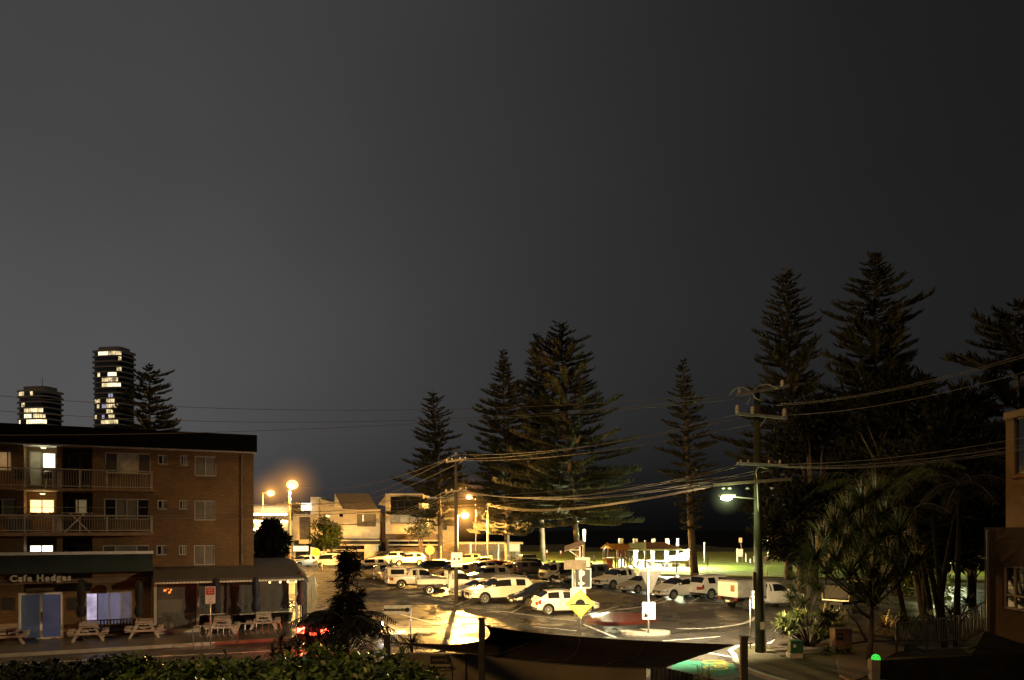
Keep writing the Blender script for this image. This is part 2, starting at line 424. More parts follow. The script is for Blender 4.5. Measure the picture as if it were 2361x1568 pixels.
# red surfaced speed hump across the lane
def patch(name, uv, m, zc):
    P = [G(*p) for p in uv]; c = sum(P, Vector())/len(P)
    mb = MB(); n = len(P)
    inner = [c+(p-c)*.75 for p in P]
    mb.v = [Vector((p.x, p.y, .004)) for p in P]+[Vector((p.x, p.y, zc)) for p in inner]
    mb.f = [(i, (i+1) % n, (i+1) % n+n, i+n) for i in range(n)]+[tuple(range(n, 2*n))]
    return struct(name, mb, m)
patch('speed_hump', [(1352, 1424), (1400, 1411), (1475, 1413), (1512, 1422), (1518, 1433), (1480, 1440), (1400, 1442), (1345, 1437)], mat('red_hump_surface', (.17, .035, .022), .3, var=.35, scale=2, bump=.4), .075)
# splitter island under the keep left sign
isl = MB()
P = [G(1487, 1461)+Vector((1.25*math.cos(a), .75*math.sin(a), 0)) for a in [2*math.pi*k/20 for k in range(20)]]
isl.prism([(p.x, p.y) for p in P], -.02, .14, 'Z')
struct('traffic_island', isl, M['pale'])

# tar seams and repair patches in the asphalt
tar = mat('tar_seam', (.012, .012, .012), .25)
for uv in ([(700, 1470), (860, 1452), (1010, 1448), (1180, 1470)], [(1130, 1408), (1220, 1432), (1300, 1452)], [(1380, 1400), (1500, 1412), (1640, 1408), (1730, 1420)], [(1540, 1462), (1620, 1455), (1735, 1462)], [(900, 1380), (960, 1398), (1020, 1430)]):
    struct('tar_seam', ribbon(smoothline(uv), .09, .0045), tar)
pm = mat('asphalt_patch', (.045, .043, .04), .38, var=.3, scale=5, bump=.5, bscale=60)
for q in ([(1560, 1412), (1640, 1408), (1660, 1424), (1570, 1428)], [(1200, 1440), (1262, 1446), (1250, 1462), (1180, 1454)], [(1420, 1448), (1455, 1444), (1470, 1454), (1430, 1456)]):
    sheet('asphalt_patch', [G(*p) for p in q], .0025, pm)
# ================================================================== apartment block with the cafe below
APT = thing('apartment_building', 'tan brick walk-up apartment block with black flat roof fascia and railed balconies', 'building', AO, AA)
def wall_holes(mb, s0, s1, z0, z1, holes, off, depth=.1):
    ss = sorted({s0, s1, *[q for h in holes for q in h[:2]]}); zz = sorted({z0, z1, *[q for h in holes for q in h[2:4]]})
    ss = [q for q in ss if s0 <= q <= s1]; zz = [q for q in zz if z0 <= q <= z1]
    for i in range(len(ss)-1):
        for j in range(len(zz)-1):
            cs = (ss[i]+ss[i+1])/2; cz = (zz[j]+zz[j+1])/2
            if any(h[0] < cs < h[1] and h[2] < cz < h[3] for h in holes): continue
            mb.quad((ss[i], off, zz[j]), (ss[i+1], off, zz[j]), (ss[i+1], off, zz[j+1]), (ss[i], off, zz[j+1]))
    for a, b, c, d in [h[:4] for h in holes]:
        for p, q in (((a, c), (b, c)), ((b, c), (b, d)), ((b, d), (a, d)), ((a, d), (a, c))):
            mb.quad((p[0], off, p[1]), (q[0], off, q[1]), (q[0], off+depth, q[1]), (p[0], off+depth, p[1]))
def hole(u0, u1, v0, v1, off=0.0):
    um = (u0+u1)/2
    return (su(u0, off), su(u1, off), zf(um, v1, off), zf(um, v0, off))
def window(parent, h, off, cols, panes, name='window', fm=None, fw=.05, label=None, rail=None):
    a, b, c, d = h; fm = fm or M['alum']
    mb = MB(); y0, y1 = off+.03, off+.09
    mb.b2((a, y0, c), (a+fw, y1, d)); mb.b2((b-fw, y0, c), (b, y1, d)); mb.b2((a+fw, y0, c), (b-fw, y1, c+fw)); mb.b2((a+fw, y0, d-fw), (b-fw, y1, d))
    edges = [a+fw]+[a+(b-a)*q for q in cols]+[b-fw]
    for q in cols:
        x = a+(b-a)*q; mb.b2((x-fw*.5, y0+.004, c+fw), (x+fw*.5, y1-.004, d-fw))
    if rail: mb.b2((a+fw, y0+.008, c+(d-c)*rail-fw*.4), (b-fw, y1-.008, c+(d-c)*rail+fw*.4))
    f = mb.build(name, fm, parent, label=label)
    for i in range(len(edges)-1):
        pm = panes[i % len(panes)]
        pb = MB().quad((edges[i], off+.07, c+fw), (edges[i+1], off+.07, c+fw), (edges[i+1], off+.07, d-fw), (edges[i], off+.07, d-fw))
        pb.build('pane', pm, f)
    return f
sR = 0.0; sL = su(-90); sM = su(213); sA = su(55); RO = 1.15
screen = mat('security_screen', (.045, .038, .03), .6, var=.3, scale=20)
louvre = mat('louvre_shutter', (.13, .11, .085), .6, var=.15)
ZT = zf(585, 1043); ZTL = ZT
H3 = [hole(242, 347, 1044, 1092), hole(364, 387, 1049, 1071), hole(416, 435, 1050, 1074), hole(449, 499, 1052, 1098)]
H2 = [hole(240, 344, 1150, 1198), hole(363, 386, 1153, 1175), hole(413, 433, 1153, 1175), hole(448, 497, 1154, 1200)]
H1 = [hole(237, 344, 1257, 1290), hole(361, 385, 1257, 1280), hole(413, 432, 1257, 1280), hole(447, 496, 1257, 1303)]
wm = MB()
CFR = [hole(42, 146, 1366, 1475), hole(197, 306, 1365, 1441)]
zc = zf(200, 1345)
wall_holes(wm, sM, sR, zc-.35, ZT, H3+H2+H1, 0)
lw = [hole(-6, 27, 1040, 1086), hole(-30, 40, 1150, 1190)]
wall_holes(wm, sL, sA, zc-.35, ZT, lw, 0)
CT = [(su(357), sR-.02, .13, zc-.37)]
wall_holes(wm, sL, sR, 0, zc-.35, CFR+CT, 0)
B3 = [hole(68, 95, 1041, 1120, RO), hole(95.6, 129, 1044, 1080, RO), hole(157, 184, 1045, 1080, RO), hole(187, 211, 1044, 1120, RO)]
B2 = [hole(67, 126, 1151, 1184, RO), hole(153, 209, 1150, 1186, RO)]
B1 = [hole(67, 124, 1256, 1274, RO), hole(152, 207, 1256, 1280, RO)]
wall_holes(wm, sA-.05, sM+.6, zc-.4, ZT, B3+B2+B1, RO)
sP = su(138, .5)
wm.b2((sP-.09, .02, zc), (sP+.09, RO, ZT))          # partition between the two bays
wm.quad((sA, 0, zc), (sA, RO, zc), (sA, RO, ZT), (sA, 0, ZT)); wm.quad((sM, 0, zc), (sM, RO, zc), (sM, RO, ZT), (sM, 0, ZT))
wm.quad((sR, 0, 0), (sR, 11, 0), (sR, 11, ZT), (sR, 0, ZT)); wm.quad((sL, 11, 0), (sR, 11, 0), (sR, 11, ZT), (sL, 11, ZT)); wm.quad((sL, 0, 0), (sL, 11, 0), (sL, 11, ZT), (sL, 0, ZT))
wm.build('wall', M['brick'], APT)
# roof fascia
rf = MB(); rf.b2((sL-.1, -.32, ZT), (sR+.12, 11.2, zf(585, 1003, -.3)))
rf.build('roof', M['charcoal'], APT)
MB().b2((sL-.1, -.27, ZT-.07), (sR+.06, .02, ZT-.003)).build('eave', M['pale'], APT)
for s_ in (su(60, -.2), su(186, -.2)): pass
MB().b2((sA+.01, .02, ZT-.06), (sM-.01, RO-.01, ZT-.01)).build('soffit', M['pale'], APT)
# windows
trip = [.27, .73]
window(APT, H3[0], 0, trip, [screen, mat('bright_blind', (.36, .31, .25), .5, var=.3), screen], label='triple window with a pale blind and dark side screens')
window(APT, H2[0], 0, [.26, .5, .74], [M['glass'], louvre, louvre, M['glass']], label='wide window with white louvre shutters')
window(APT, H1[0], 0, trip, [screen, M['curtain'], screen])
for Hs in (H3, H2, H1):
    window(APT, Hs[1], 0, [.5], [M['glass'], M['curtain']]); window(APT, Hs[2], 0, [.4, .7], [M['glass'], M['curtain'], M['glass']])
    window(APT, Hs[3], 0, [.5], [M['curtain'], mat('blind_glass', (.17, .155, .14), .35, var=.2)])
window(APT, lw[0], 0, [.7], [mat('orange_room', (.3, .18, .08), .5, emit=(1, .6, .25), es=.22), M['lit_dim']]); window(APT, lw[1], 0, [.5], [M['glass'], M['curtain']])
window(APT, B3[0], RO, [], [mat('cream_door', (.5, .48, .38), .5)], name='door', label='cream balcony door')
window(APT, B3[1], RO, [.1], [M['lit_white']], label='brightly lit white window on the top balcony')
window(APT, B3[2], RO, [], [M['glass']]); window(APT, B3[3], RO, [], [screen], name='door')
window(APT, B2[0], RO, [.5], [M['lit_warm']], label='warmly lit window behind the middle balcony')
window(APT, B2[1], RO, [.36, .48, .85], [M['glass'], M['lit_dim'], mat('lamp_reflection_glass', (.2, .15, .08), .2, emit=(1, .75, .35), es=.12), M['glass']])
window(APT, B1[0], RO, [.5], [M['lit_white']], label='white lit window above the cafe fascia'); window(APT, B1[1], RO, [.5], [M['glass'], M['curtain']])
# brick sills and the downpipe
for h in H3[:]+H2+H1: MB().b2((h[0]-.05, -.05, h[2]-.09), (h[1]+.05, -.004, h[2]-.005)).build('window_sill', M['brick'], APT)
dp = MB(); xs = su(557); dp.tube([(xs, -.06, zf(557, 1300)), (xs, -.06, ZT-.2)], .045); dp.build('downpipe', M['wood'], APT)
# balconies
bo = -1.25
def balcony(vt, vb, vs):
    sE = su(349); z1 = zf(310, vt, bo); z0 = zf(310, vb, bo); zs0 = zf(310, vs, bo)
    s0 = sL
    slab_ = MB().b2((s0, bo-.06, zs0), (sE+.12, -.005, z0-.07)); s2 = slab_.build('balcony_slab', mat('painted_slab', (.16, .11, .075), .7, var=.3), APT)
    MB().b2((sA+.01, .01, zs0), (sM-.01, RO-.01, z0-.07)).build('balcony_slab', M['pale'], APT)
    rb = MB()
    rb.b2((s0, bo-.025, z1-.05), (sE+.025, bo+.025, z1)); rb.b2((s0, bo-.02, z0), (sE+.02, bo+.02, z0+.045))
    rb.b2((sE-.025, bo+.03, z1-.053), (sE+.022, -.01, z1-.003)); rb.b2((sE-.02, bo+.03, z0+.003), (sE+.018, -.01, z0+.042))
    posts = [su(u, bo) for u in (57, 122, 184, 247)]+[sE, s0+1.0]
    s = s0+.05
    while s < sE:
        rb.b2((s-.009, bo-.009, z0+.046), (s+.009, bo+.009, z1-.052)); s += .105
    y = bo+.1
    while y < -.05:
        rb.b2((sE-.009, y-.009, z0+.043), (sE+.009, y+.009, z1-.054)); y += .105
    for p in posts: rb.b2((p-.032, bo-.032, z0-.066), (p+.032, bo+.032, z1-.002))
    rb.b2((sE-.028, -.045, z0-.066), (sE+.028, -.004, z1-.002))
    rb.build('railing', mat('railing_paint', (.27, .25, .22), .5), APT)
    xm = su(134, bo)
    MB().b2((xm-.16, bo+.04, z0-.065), (xm+.16, bo+.07, z1-.06)).build('privacy_panel', mat('grey_panel', (.36, .34, .31), .6), APT)
    return z0-.07
zf3 = balcony(1085, 1125, 1133); zf2 = balcony(1188, 1224, 1235)
bl = bpy.data.lights.new('balcony_light', 'POINT'); bl.energy = 16; bl.color = (1, .97, .7); bl.shadow_soft_size = .08
def light(name, kind, loc, energy, col, size=.1, parent=None):
    l = bpy.data.lights.new(name, kind); l.energy = energy; l.color = col; l.shadow_soft_size = size
    o = bpy.data.objects.new(name, l); COL.objects.link(o); o.location = loc
    if parent is not None: o.parent = parent
    return o
for (u_, zz, e, c) in ((100, zf3+2.02, 13, (1, .95, .6)), (98, zf2+1.88, 15, (1, .6, .22))):
    s_ = su(u_, .4)
    MB().lathe([(.09, -.03), (.13, .03)], 12, (s_, .45, zz-.1)).build('ceiling_light', mat('opal_shade', (.5, .45, .36), .5, emit=(1, .85, .5), es=1.2), APT)
    light('balcony_lamp', 'POINT', (s_, .35, zz-.42), e, c, .1, APT)
for k, u_ in enumerate((90, 98)):
    h_ = su(u_); MB().b2((h_-.012, -.05, 1.0), (h_+.012, -.005, 1.45)).build('door_handle', M['galv'], APT)
# cafe: front fascia, timber cladding, door and window
f0 = -.55
cz1 = zf(175, 1279, f0); cz0 = zf(175, 1321, f0); ct = zf(175, 1272, f0)
sF = su(352, f0)
CAF = thing('cafe_awning', 'long dark green cafe fascia with white top edge below the balconies', 'awning', AP(-8, f0), AA)
def capt(mb, name, m, par=CAF, **k): return mb.build(name, m, par, **k)
fo = MB().b2((sL+8, 0, cz0), (sF+8, .07, cz1)); capt(fo, 'fascia', mat('dark_green_board', (.022, .034, .03), .45, var=.3, scale=1.5))
capt(MB().b2((sL+8, -.03, cz1+.002), (sF+8.03, .1, ct)), 'trim', M['white'])
capt(MB().b2((sL+8, .072, cz0+.1), (sF+8, -.02-f0, cz0+.18)), 'soffit', M['dark'])
random.seed(3)
cl = MB(); bz0 = zf(175, 1344); bz1 = zc+.25; rows = 5
for r in range(rows):
    s = sL
    za = bz0+(bz1-bz0)*r/rows; zb_ = bz0+(bz1-bz0)*(r+1)/rows
    while s < su(349):
        L_ = random.uniform(.5, 1.4); e = min(s+L_, su(349))
        cl.b2((s, -.05-random.random()*.02, za+.004), (e-.006, -.003, zb_-.004)); s = e
cl.build('timber_cladding', mat('mixed_timber_boards', (.16, .105, .06), .7, var=.3, island=.65), APT)
window(APT, CFR[0], 0, [.5], [mat('door_room_grey', (.06, .065, .075), .25, var=.2, scale=.7, emit=(.5, .58, .75), es=.035), mat('door_room_blue', (.05, .05, .08), .25, var=.2, scale=.7, emit=(.42, .44, .75), es=.06)], name='door', fm=M['white'], fw=.11, label='white framed double glass doors with bluish glow')
fw_ = window(APT, CFR[1], 0, [.25, .5, .75], [mat('window_lamp_glow', (.3, .28, .35), .25, var=.5, scale=1.6, emit=(.8, .7, 1), es=.6), M['lit_blue'], M['lit_blue'], mat('lit_lavender_dim', (.12, .12, .16), .25, emit=(.6, .5, .75), es=.08)], fm=M['alum'], fw=.06, label='four pane window lit lavender from inside')
for uu in ((4, 33), (155, 186)):
    h = hole(uu[0], uu[1], 1378, 1406); MB().b2((h[0], -.03, h[2]), (h[1], -.004, h[3])).build('menu_board', M['dark'], APT)
# the sign letters
SG = thing('cafe_sign', 'raised pale letters reading Cafe Hedges on timber boards', 'sign', AP(su(95), -.1, zf(95, 1333)-.2), AA)
text_obj('Cafe Hedges', .40, mat('sign_letter', (.35, .28, .16), .4, emit=(1, .75, .4), es=.05), SG, (0, -.03, .2), (R(90), 0, 0), ext=.025, bold=.014, space=1.18)
# bench under the lavender window
BN = thing('slatted_bench', 'dark slatted bench under the lavender lit cafe window', 'bench', AP(su(258, -.4), -.45), AA)
b_ = MB()
for k in range(4): b_.b2((-1.2, -.22+k*.12, .42), (1.2, -.13+k*.12, .45))
b_.build('seat', M['dark'], BN)
b_ = MB()
for k in range(18): b_.b2((-1.2+k*.138, .27, .47), (-1.13+k*.138, .3, .85))
b_.b2((-1.22, .26, .85), (1.22, .31, .9)); b_.build('backrest', M['dark'], BN)
for sx in (-1.1, 1.1): MB().b2((sx-.03, -.2, .1), (sx+.03, .25, .419)).build('leg', M['dark'], BN)
# ---------------------------------------------------------------- covered terrace on the right of the cafe
TO = thing('cafe_terrace', 'glazed cafe terrace with grey sloping awning and clear plastic blinds', 'cafe terrace', AP(0, -.4), AA)
toff = -.4
def tz(u, v): return zf(u, v, toff)
ts0 = su(356, toff); ts1 = su(694, toff)
za1 = tz(520, 1310); za0 = tz(520, 1334)
aw = MB(); y0_ = -.9
aw.v = []; n_ = 26
for i in range(n_+1):
    s = ts0-.05+(ts1+.25-ts0)*i/n_
    drop = 0 if i < n_-3 else [.03, .12, .32][i-(n_-2)] if i >= n_-2 else .0
    for (yy, zz) in ((1.6, za1+.42-drop*1.2), (.0, za1-drop), (y0_, za0+.07-drop*.6), (y0_-.01, za0-.06-drop*.6)):
        aw.v.append(Vector((s, yy, zz)))
for i in range(n_):
    for k in range(3): a = i*4+k; aw.f.append((a, a+1, a+5, a+4))
aw.build('awning_canopy', mat('grey_awning_canvas', (.06, .05, .042), .45, var=.2, scale=2), TO)
va = MB()
for i in range(46):
    s = ts0+(ts1-ts0)*i/46; va.b2((s+.01, y0_-.02, za0-.13), (s+(ts1-ts0)/46-.012, y0_-.012, za0-.05))
va.build('valance', M['cream'], TO)
zk = tz(420, 1452)
for u_ in (358, 456, 684):
    s = su(u_, toff); MB().b2((s-.06, -.06, .12), (s+.06, .06, za0-.02)).build('post', M['alum'], TO)
s = su(529, toff); MB().b2((s-.14, -.09, .12), (s+.14, .15, za0-.02)).build('post', M['dark'], TO, label='wide dark post in the middle of the blinds')
kb = MB(); kb.b2((ts0, -.08, .121), (su(456, toff)-.062, .05, .27)); kb.build('kerb_wall', M['pale'], TO)
for (ua, ub, vb) in ((360, 454, 1450), (458, 524, 1415), (536, 590, 1415), (590, 682, 1410)):
    a, b = su(ua, toff), su(ub, toff); z0 = tz((ua+ub)/2, vb)
    pl = MB(); nx_ = 14
    random.seed(int(ua))
    for i in range(nx_+1):
        s = a+(b-a)*i/nx_; w = .035*math.sin(i*1.7+ua)+random.uniform(-.02, .02)
        pl.v += [Vector((s, w, z0)), Vector((s, w*.5, (z0+za0)/2)), Vector((s, w*.2, za0-.1))]
    for i in range(nx_):
        for k in range(2): q = i*3+k; pl.f.append((q, q+3, q+4, q+1))
    o = pl.build('plastic_blind', PLAST, TO, smooth=True)
    MB().b2((a, -.05, z0-.05), (b, .0, z0-.002)).build('blind_rail', M['alum'], TO)
# end wall and dark inside
iw = MB(); iw.b2((ts0, 3.6, .1), (ts1, 3.7, za1+.3)); iw.b2((ts0-.12, .0, .1), (ts0-.02, 3.6, za1+.3)); iw.build('back_wall', mat('terrace_wall', (.10, .07, .045), .7, var=.4, scale=1), TO)
cr = MB()                                                           # the return side with shiny crumpled curtains
random.seed(9)
e0 = AP(su(703, toff)-0.0, 0)-AO
for i in range(22):
    q = i/21; s = ts1+.35+q*1.1; y = 0.2+q*3.3
    w = .09*math.sin(i*2.1)+random.uniform(-.05, .05)
    cr.v += [Vector((s+w, y, .5)), Vector((s+w*1.4, y, 1.3)), Vector((s+w*.3, y, za0-.1))]
for i in range(21):
    for k in range(2): q = i*3+k; cr.f.append((q, q+3, q+4, q+1))
cr.build('plastic_curtain', mat('crumpled_plastic', (.34, .29, .21), .13, var=.25, scale=4, bump=.7, bscale=3), TO, smooth=True)
MB().b2((ts1+.1, 0, .12), (ts1+.3, .3, za0-.1)).build('post', M['dark'], TO)
# terrace furniture seen dimly through the plastic
def pot_plant(u, v0, v1, off, w, label, potm, seed):
    random.seed(seed)
    s, z0 = fp(u, v0, off); z1 = fp(u, v1, off)[1]; z0 = max(z0, .12)
    t = thing('pot_plant', label, 'pot plant', AP(s, off, z0), AA)
    MB().lathe([(w*.3, 0), (w*.42, .38), (w*.45, .42), (w*.36, .42)], 14).build('pot', potm, t)
    lf = MB(); hh = z1-z0
    for i in range(170):
        a = random.uniform(0, 6.28); r = w*math.sqrt(random.random())*.9; z = .45+random.random()*(hh-.45)
        p = Vector((r*math.cos(a), r*math.sin(a)*.7, z)); d = Vector((math.cos(a), math.sin(a), random.uniform(-.6, .6))).normalized()*.17
        lf.strip([p, p+d*.5, p+d+Vector((0, 0, -.04))], [.02, .07, .008], Vector((random.random()-.5, random.random()-.5, 1)))
    lf.build('foliage', M['darkleaf'], t, raw=True)
    st = MB()
    for k in range(4): st.tube([(0, 0, .35), (random.uniform(-.2, .2)*w, random.uniform(-.2, .2), hh*.8)], .012, 5)
    st.build('stem', M['bark'], t)
pot_plant(492, 1440, 1376, .35, .55, 'leafy dark bush in a pot behind the no parking sign', M['pale'], 1)
pot_plant(566, 1440, 1382, .3, .55, 'leafy dark bush in a pot beside the fourth furled umbrella', M['dark'], 2)
pot_plant(663, 1432, 1384, .3, .6, 'leafy dark bush in a pot at the right end of the terrace', M['dark'], 3)
pot_plant(391, 1452, 1412, .5, .4, 'small plant in an orange clay pot inside the left blind', mat('clay_pot', (.35, .2, .09), .6), 4)
def round_chair(p, rz, label):
    t = thing('terrace_chair', label, 'chair', p, rz, 'chairs inside the cafe terrace')
    MB().b2((-.22, -.22, .43), (.22, .22, .47)).build('seat', M['dark'], t); MB().b2((-.22, .2, .52), (.22, .24, .9)).build('backrest', M['dark'], t)
    for sx in (-.19, .19):
        for sy in (-.19, .19): MB().b2((sx-.015, sy-.015, 0), (sx+.015, sy+.015, .429)).build('leg', M['dark'], t)
def terr_table(u, off, label):
    t = thing('terrace_table', label, 'table', AP(su(u, off), off, .12), AA)
    MB().b2((-.55, -.4, .70), (.55, .4, .75)).build('tabletop', mat('terrace_tabletop', (.16, .11, .07), .4), t)
    for sx in (-.45, .45): MB().b2((sx-.03, -.03, 0), (sx+.03, .03, .699)).build('leg', M['dark'], t)
terr_table(428, 1.4, 'brown cafe table inside the left plastic blind'); terr_table(630, 1.3, 'brown cafe table inside the right plastic blind')
round_chair(AP(su(414, .7), .7, .12), AA+3.14, 'dark chair in front of the brown table behind the left blind')
round_chair(AP(su(447, 1.5), 1.5, .12), AA-1.57, 'dark chair to the right of the table behind the left blind')
round_chair(AP(su(610, .7), .7, .12), AA+3.0, 'dark chair in front of the table behind the right blind')
# small orange flower shaped lamp
FL = thing('pendant_lamp', 'orange and red glass cluster lamp hanging inside the left blind', 'lamp', AP(su(387, .6), .6, tz(387, 1362)), AA)
random.seed(5); fl = MB()
for i in range(14): fl.ball((random.uniform(-.16, .2), random.uniform(-.1, .1), random.uniform(-.16, .22)), random.uniform(.03, .06), 8, 5)
fl.build('glass_cluster', mat('orange_glass', (.5, .15, .03), .2, var=.6, scale=9, emit=(1, .26, .05), es=1.3), FL); MB().tube([(0, 0, .2), (0, 0, za0-tz(387, 1362))], .008, 5).build('cord', M['dark'], FL); light('pendant_light', 'POINT', (0, -.3, -.1), 9, (1, .35, .08), .1, FL)
# glowing balls put in for lamp reflections at the awning
for u_ in (622, 646, 664, 682):
    s_ = su(u_, toff-.5); MB().ball((s_, -.5, za0-.22), .05, 10, 6).build('reflection_ball', mat('reflection_glow', (.8, .6, .3), .4, emit=(1, .62, .22), es=7), TO)
# ---------------------------------------------------------------- furled umbrellas
def umbrella(u, vb, vt, off, label, canvas):
    s, z1 = fp(u, vt, off); h = z1-.12
    t = thing('furled_umbrella', label, 'umbrella', AP(s, off, .12), AA, 'furled umbrellas along the cafe front')
    MB().tube([(0, 0, 0), (0, 0, h)], .022, 8).build('pole', M['dark'], t)
    MB().lathe([(.24, 0), (.24, .05), (.06, .08), (.05, .2)], 14).build('base', M['dark'], t)
    mb = MB(); prof = [(.05, h+.02), (.13, h-.1), (.16, h-.35), (.15, h-.8), (.13, h-1.02), (.10, h-1.12), (.17, h-1.28), (.19, h-1.5), (.12, h-1.7)]
    n = 14; o = 0
    for r, z in prof:
        for k in range(n):
            q = 2*math.pi*k/n; rr = r*(1+.22*math.cos(7*q)); mb.v.append(Vector((rr*math.cos(q), rr*math.sin(q), z)))
    for i in range(len(prof)-1):
        for k in range(n): a = i*n+k; b = i*n+(k+1) % n; mb.f.append((a, b, b+n, a+n))
    mb.f.append(tuple(range(n)))
    mb.build('canopy', canvas, t, smooth=True)
umbrella(187, 1480, 1336, -1.2, 'furled black umbrella between the double doors and the lavender window', M['navy'])
umbrella(320, 1472, 1338, -1.2, 'furled black umbrella right of the lavender window', M['navy'])
umbrella(498, 1466, 1333, -1.3, 'furled black umbrella behind the no parking sign', M['navy'])
umbrella(590, 1452, 1331, -1.3, 'furled navy umbrella in front of the right plastic blind', mat('blue_canvas', (.008, .012, .03), .75))
umbrella(693, 1446, 1318, -1.0, 'furled maroon umbrella at the right corner of the terrace', mat('maroon_canvas', (.06, .02, .02), .75, var=.4))
# ---------------------------------------------------------------- picnic tables
def picnic():
    t = thing('picnic_table', '', 'picnic table', (0, 0, 0), 0, 'white picnic tables outside the cafe')
    tp = MB()
    for k in range(5): tp.b2((-.37+k*.15, -.85, .72), (-.228+k*.15, .85, .76))
    tp.build('tabletop', M['timber'], t)
    for sx in (-1, 1):
        sb_ = MB()
        for k in range(2): sb_.b2((sx*(.62+k*.145)-.068, -.85, .40), (sx*(.62+k*.145)+.068, .85, .44))
        sb_.build('bench_seat', M['timber'], t)
    for y in (-.66, .66):
        fr = MB(); fr.bar((-.62, y, .0), (-.22, y, .715), .05, .11); fr.bar((.62, y, 0), (.22, y, .715), .05, .11)
        fr.b2((-.80, y-.075, .30), (.80, y-.028, .395)); fr.b2((-.36, y-.073, .62), (.36, y-.028, .715)); fr.bar((0, y, .40), (0, y*.3, .70), .07, .05)
        fr.build('trestle', M['timber'], t)
    return t
pt0 = picnic()
pts = [(185, 1480, 'white picnic table in front of the double glass doors'), (317, 1472, 'white picnic table in front of the lavender lit window'), (500, 1464, 'white picnic table behind the left bike rack'), (598, 1452, 'white picnic table behind the right bike rack'), (-6, 1488, 'white picnic table cut off by the left edge of the photo')]
for i, (u, v, lb) in enumerate(pts):
    o = pt0 if i == 0 else copy_tree(pt0)
    p = G(u, v, .12); o.location = p+Vector((0, .7, 0)); o.rotation_euler = (0, 0, math.atan2(-p.x, p.y)*.93); o['label'] = lb
# ---------------------------------------------------------------- bike racks
def rack(u0, u1, vt, vb, label):
    a = G(u0, vb, .12); b = G(u1, vb-3, .12); t = thing('bike_rack', label, 'bike rack', (a+b)/2, math.atan2((b-a).y, (b-a).x), 'tubular bike racks on the kerb')
    L_ = (b-a).length/2; h = .82
    MB().tube([(-L_, 0, 0), (-L_, 0, h-.15), (-L_+.04, 0, h-.05), (-L_+.14, 0, h), (L_-.14, 0, h), (L_-.04, 0, h-.05), (L_, 0, h-.15), (L_, 0, 0)], .026, 8).build('frame', M['galv'], t, smooth=True)
    for k in range(6):
        x = -L_+.3+k*(2*L_-.6)/5
        hk = MB().tube([(x, 0, h), (x, -.12, h-.30), (x+.02, -.16, h-.42), (x+.06, -.1, h-.45)], .011, 6); hk.ball((x+.06, -.1, h-.45), .028, 8, 5)
        hk.build('hook', M['galv'], t)
rack(445, 546, 1442, 1487, 'silver bike rack with hanging hooks around the no parking sign post'); rack(549, 648, 1436, 1480, 'silver bike rack with hanging hooks nearest the terrace corner')
# ---------------------------------------------------------------- things on the balconies
def bchair(u, off, zfl, label):
    t = thing('balcony_chair', label, 'chair', AP(su(u, off), off, zfl+.01), AA+.6)
    MB().b2((-.24, -.22, .36), (.24, .22, .39)).build('seat', M['dark'], t)
    MB().b2((-.24, .2, .4), (.24, .225, .78)).build('backrest', M['dark'], t)
    for sx in (-.23, .23):
        MB().tube([(sx, -.24, 0), (sx, -.2, .55), (sx, .22, .57)], .014, 6).build('arm', M['dark'], t); MB().tube([(sx, .2, 0), (sx, .2, .36)], .014, 6).build('leg', M['dark'], t)
bchair(50, -.7, zf3, 'black metal chair on the top balcony left of the cream door')
BQ = thing('barbecue', 'small black barbecue on the top balcony below the bright window', 'barbecue', AP(su(111, -.5), -.5, zf3+.01), AA)
MB().lathe([(.1, .42), (.26, .5), (.3, .62), (.26, .74), (.1, .8)], 14).build('lid', M['black'], BQ); 
for k in range(3): MB().tube([(.2*math.cos(k*2.1), .2*math.sin(k*2.1), 0), (.12*math.cos(k*2.1), .12*math.sin(k*2.1), .46)], .015, 6).build('leg', M['galv'], BQ)
CA = thing('clothes_airer', 'white folding clothes airer on the middle balcony', 'clothes airer', AP(su(178, -.75), -.75, zf2+.01), AA)
ca = MB()
for yy in (-.25, .25):
    ca.tube([(-.5, yy, 0), (.28, yy, .86)], .012, 6); ca.tube([(.5, yy, 0), (-.28, yy, .86)], .012, 6)
ca.build('legs_frame', M['white'], CA)
ca = MB()
for k in range(9): ca.tube([(-.62, -.26+k*.065, .88), (.62, -.26+k*.065, .88)], .006, 5)
ca.tube([(-.62, -.28, .88), (-.62, .28, .88)], .01, 6); ca.tube([(.62, -.28, .88), (.62, .28, .88)], .01, 6); ca.build('drying_rails', M['white'], CA)

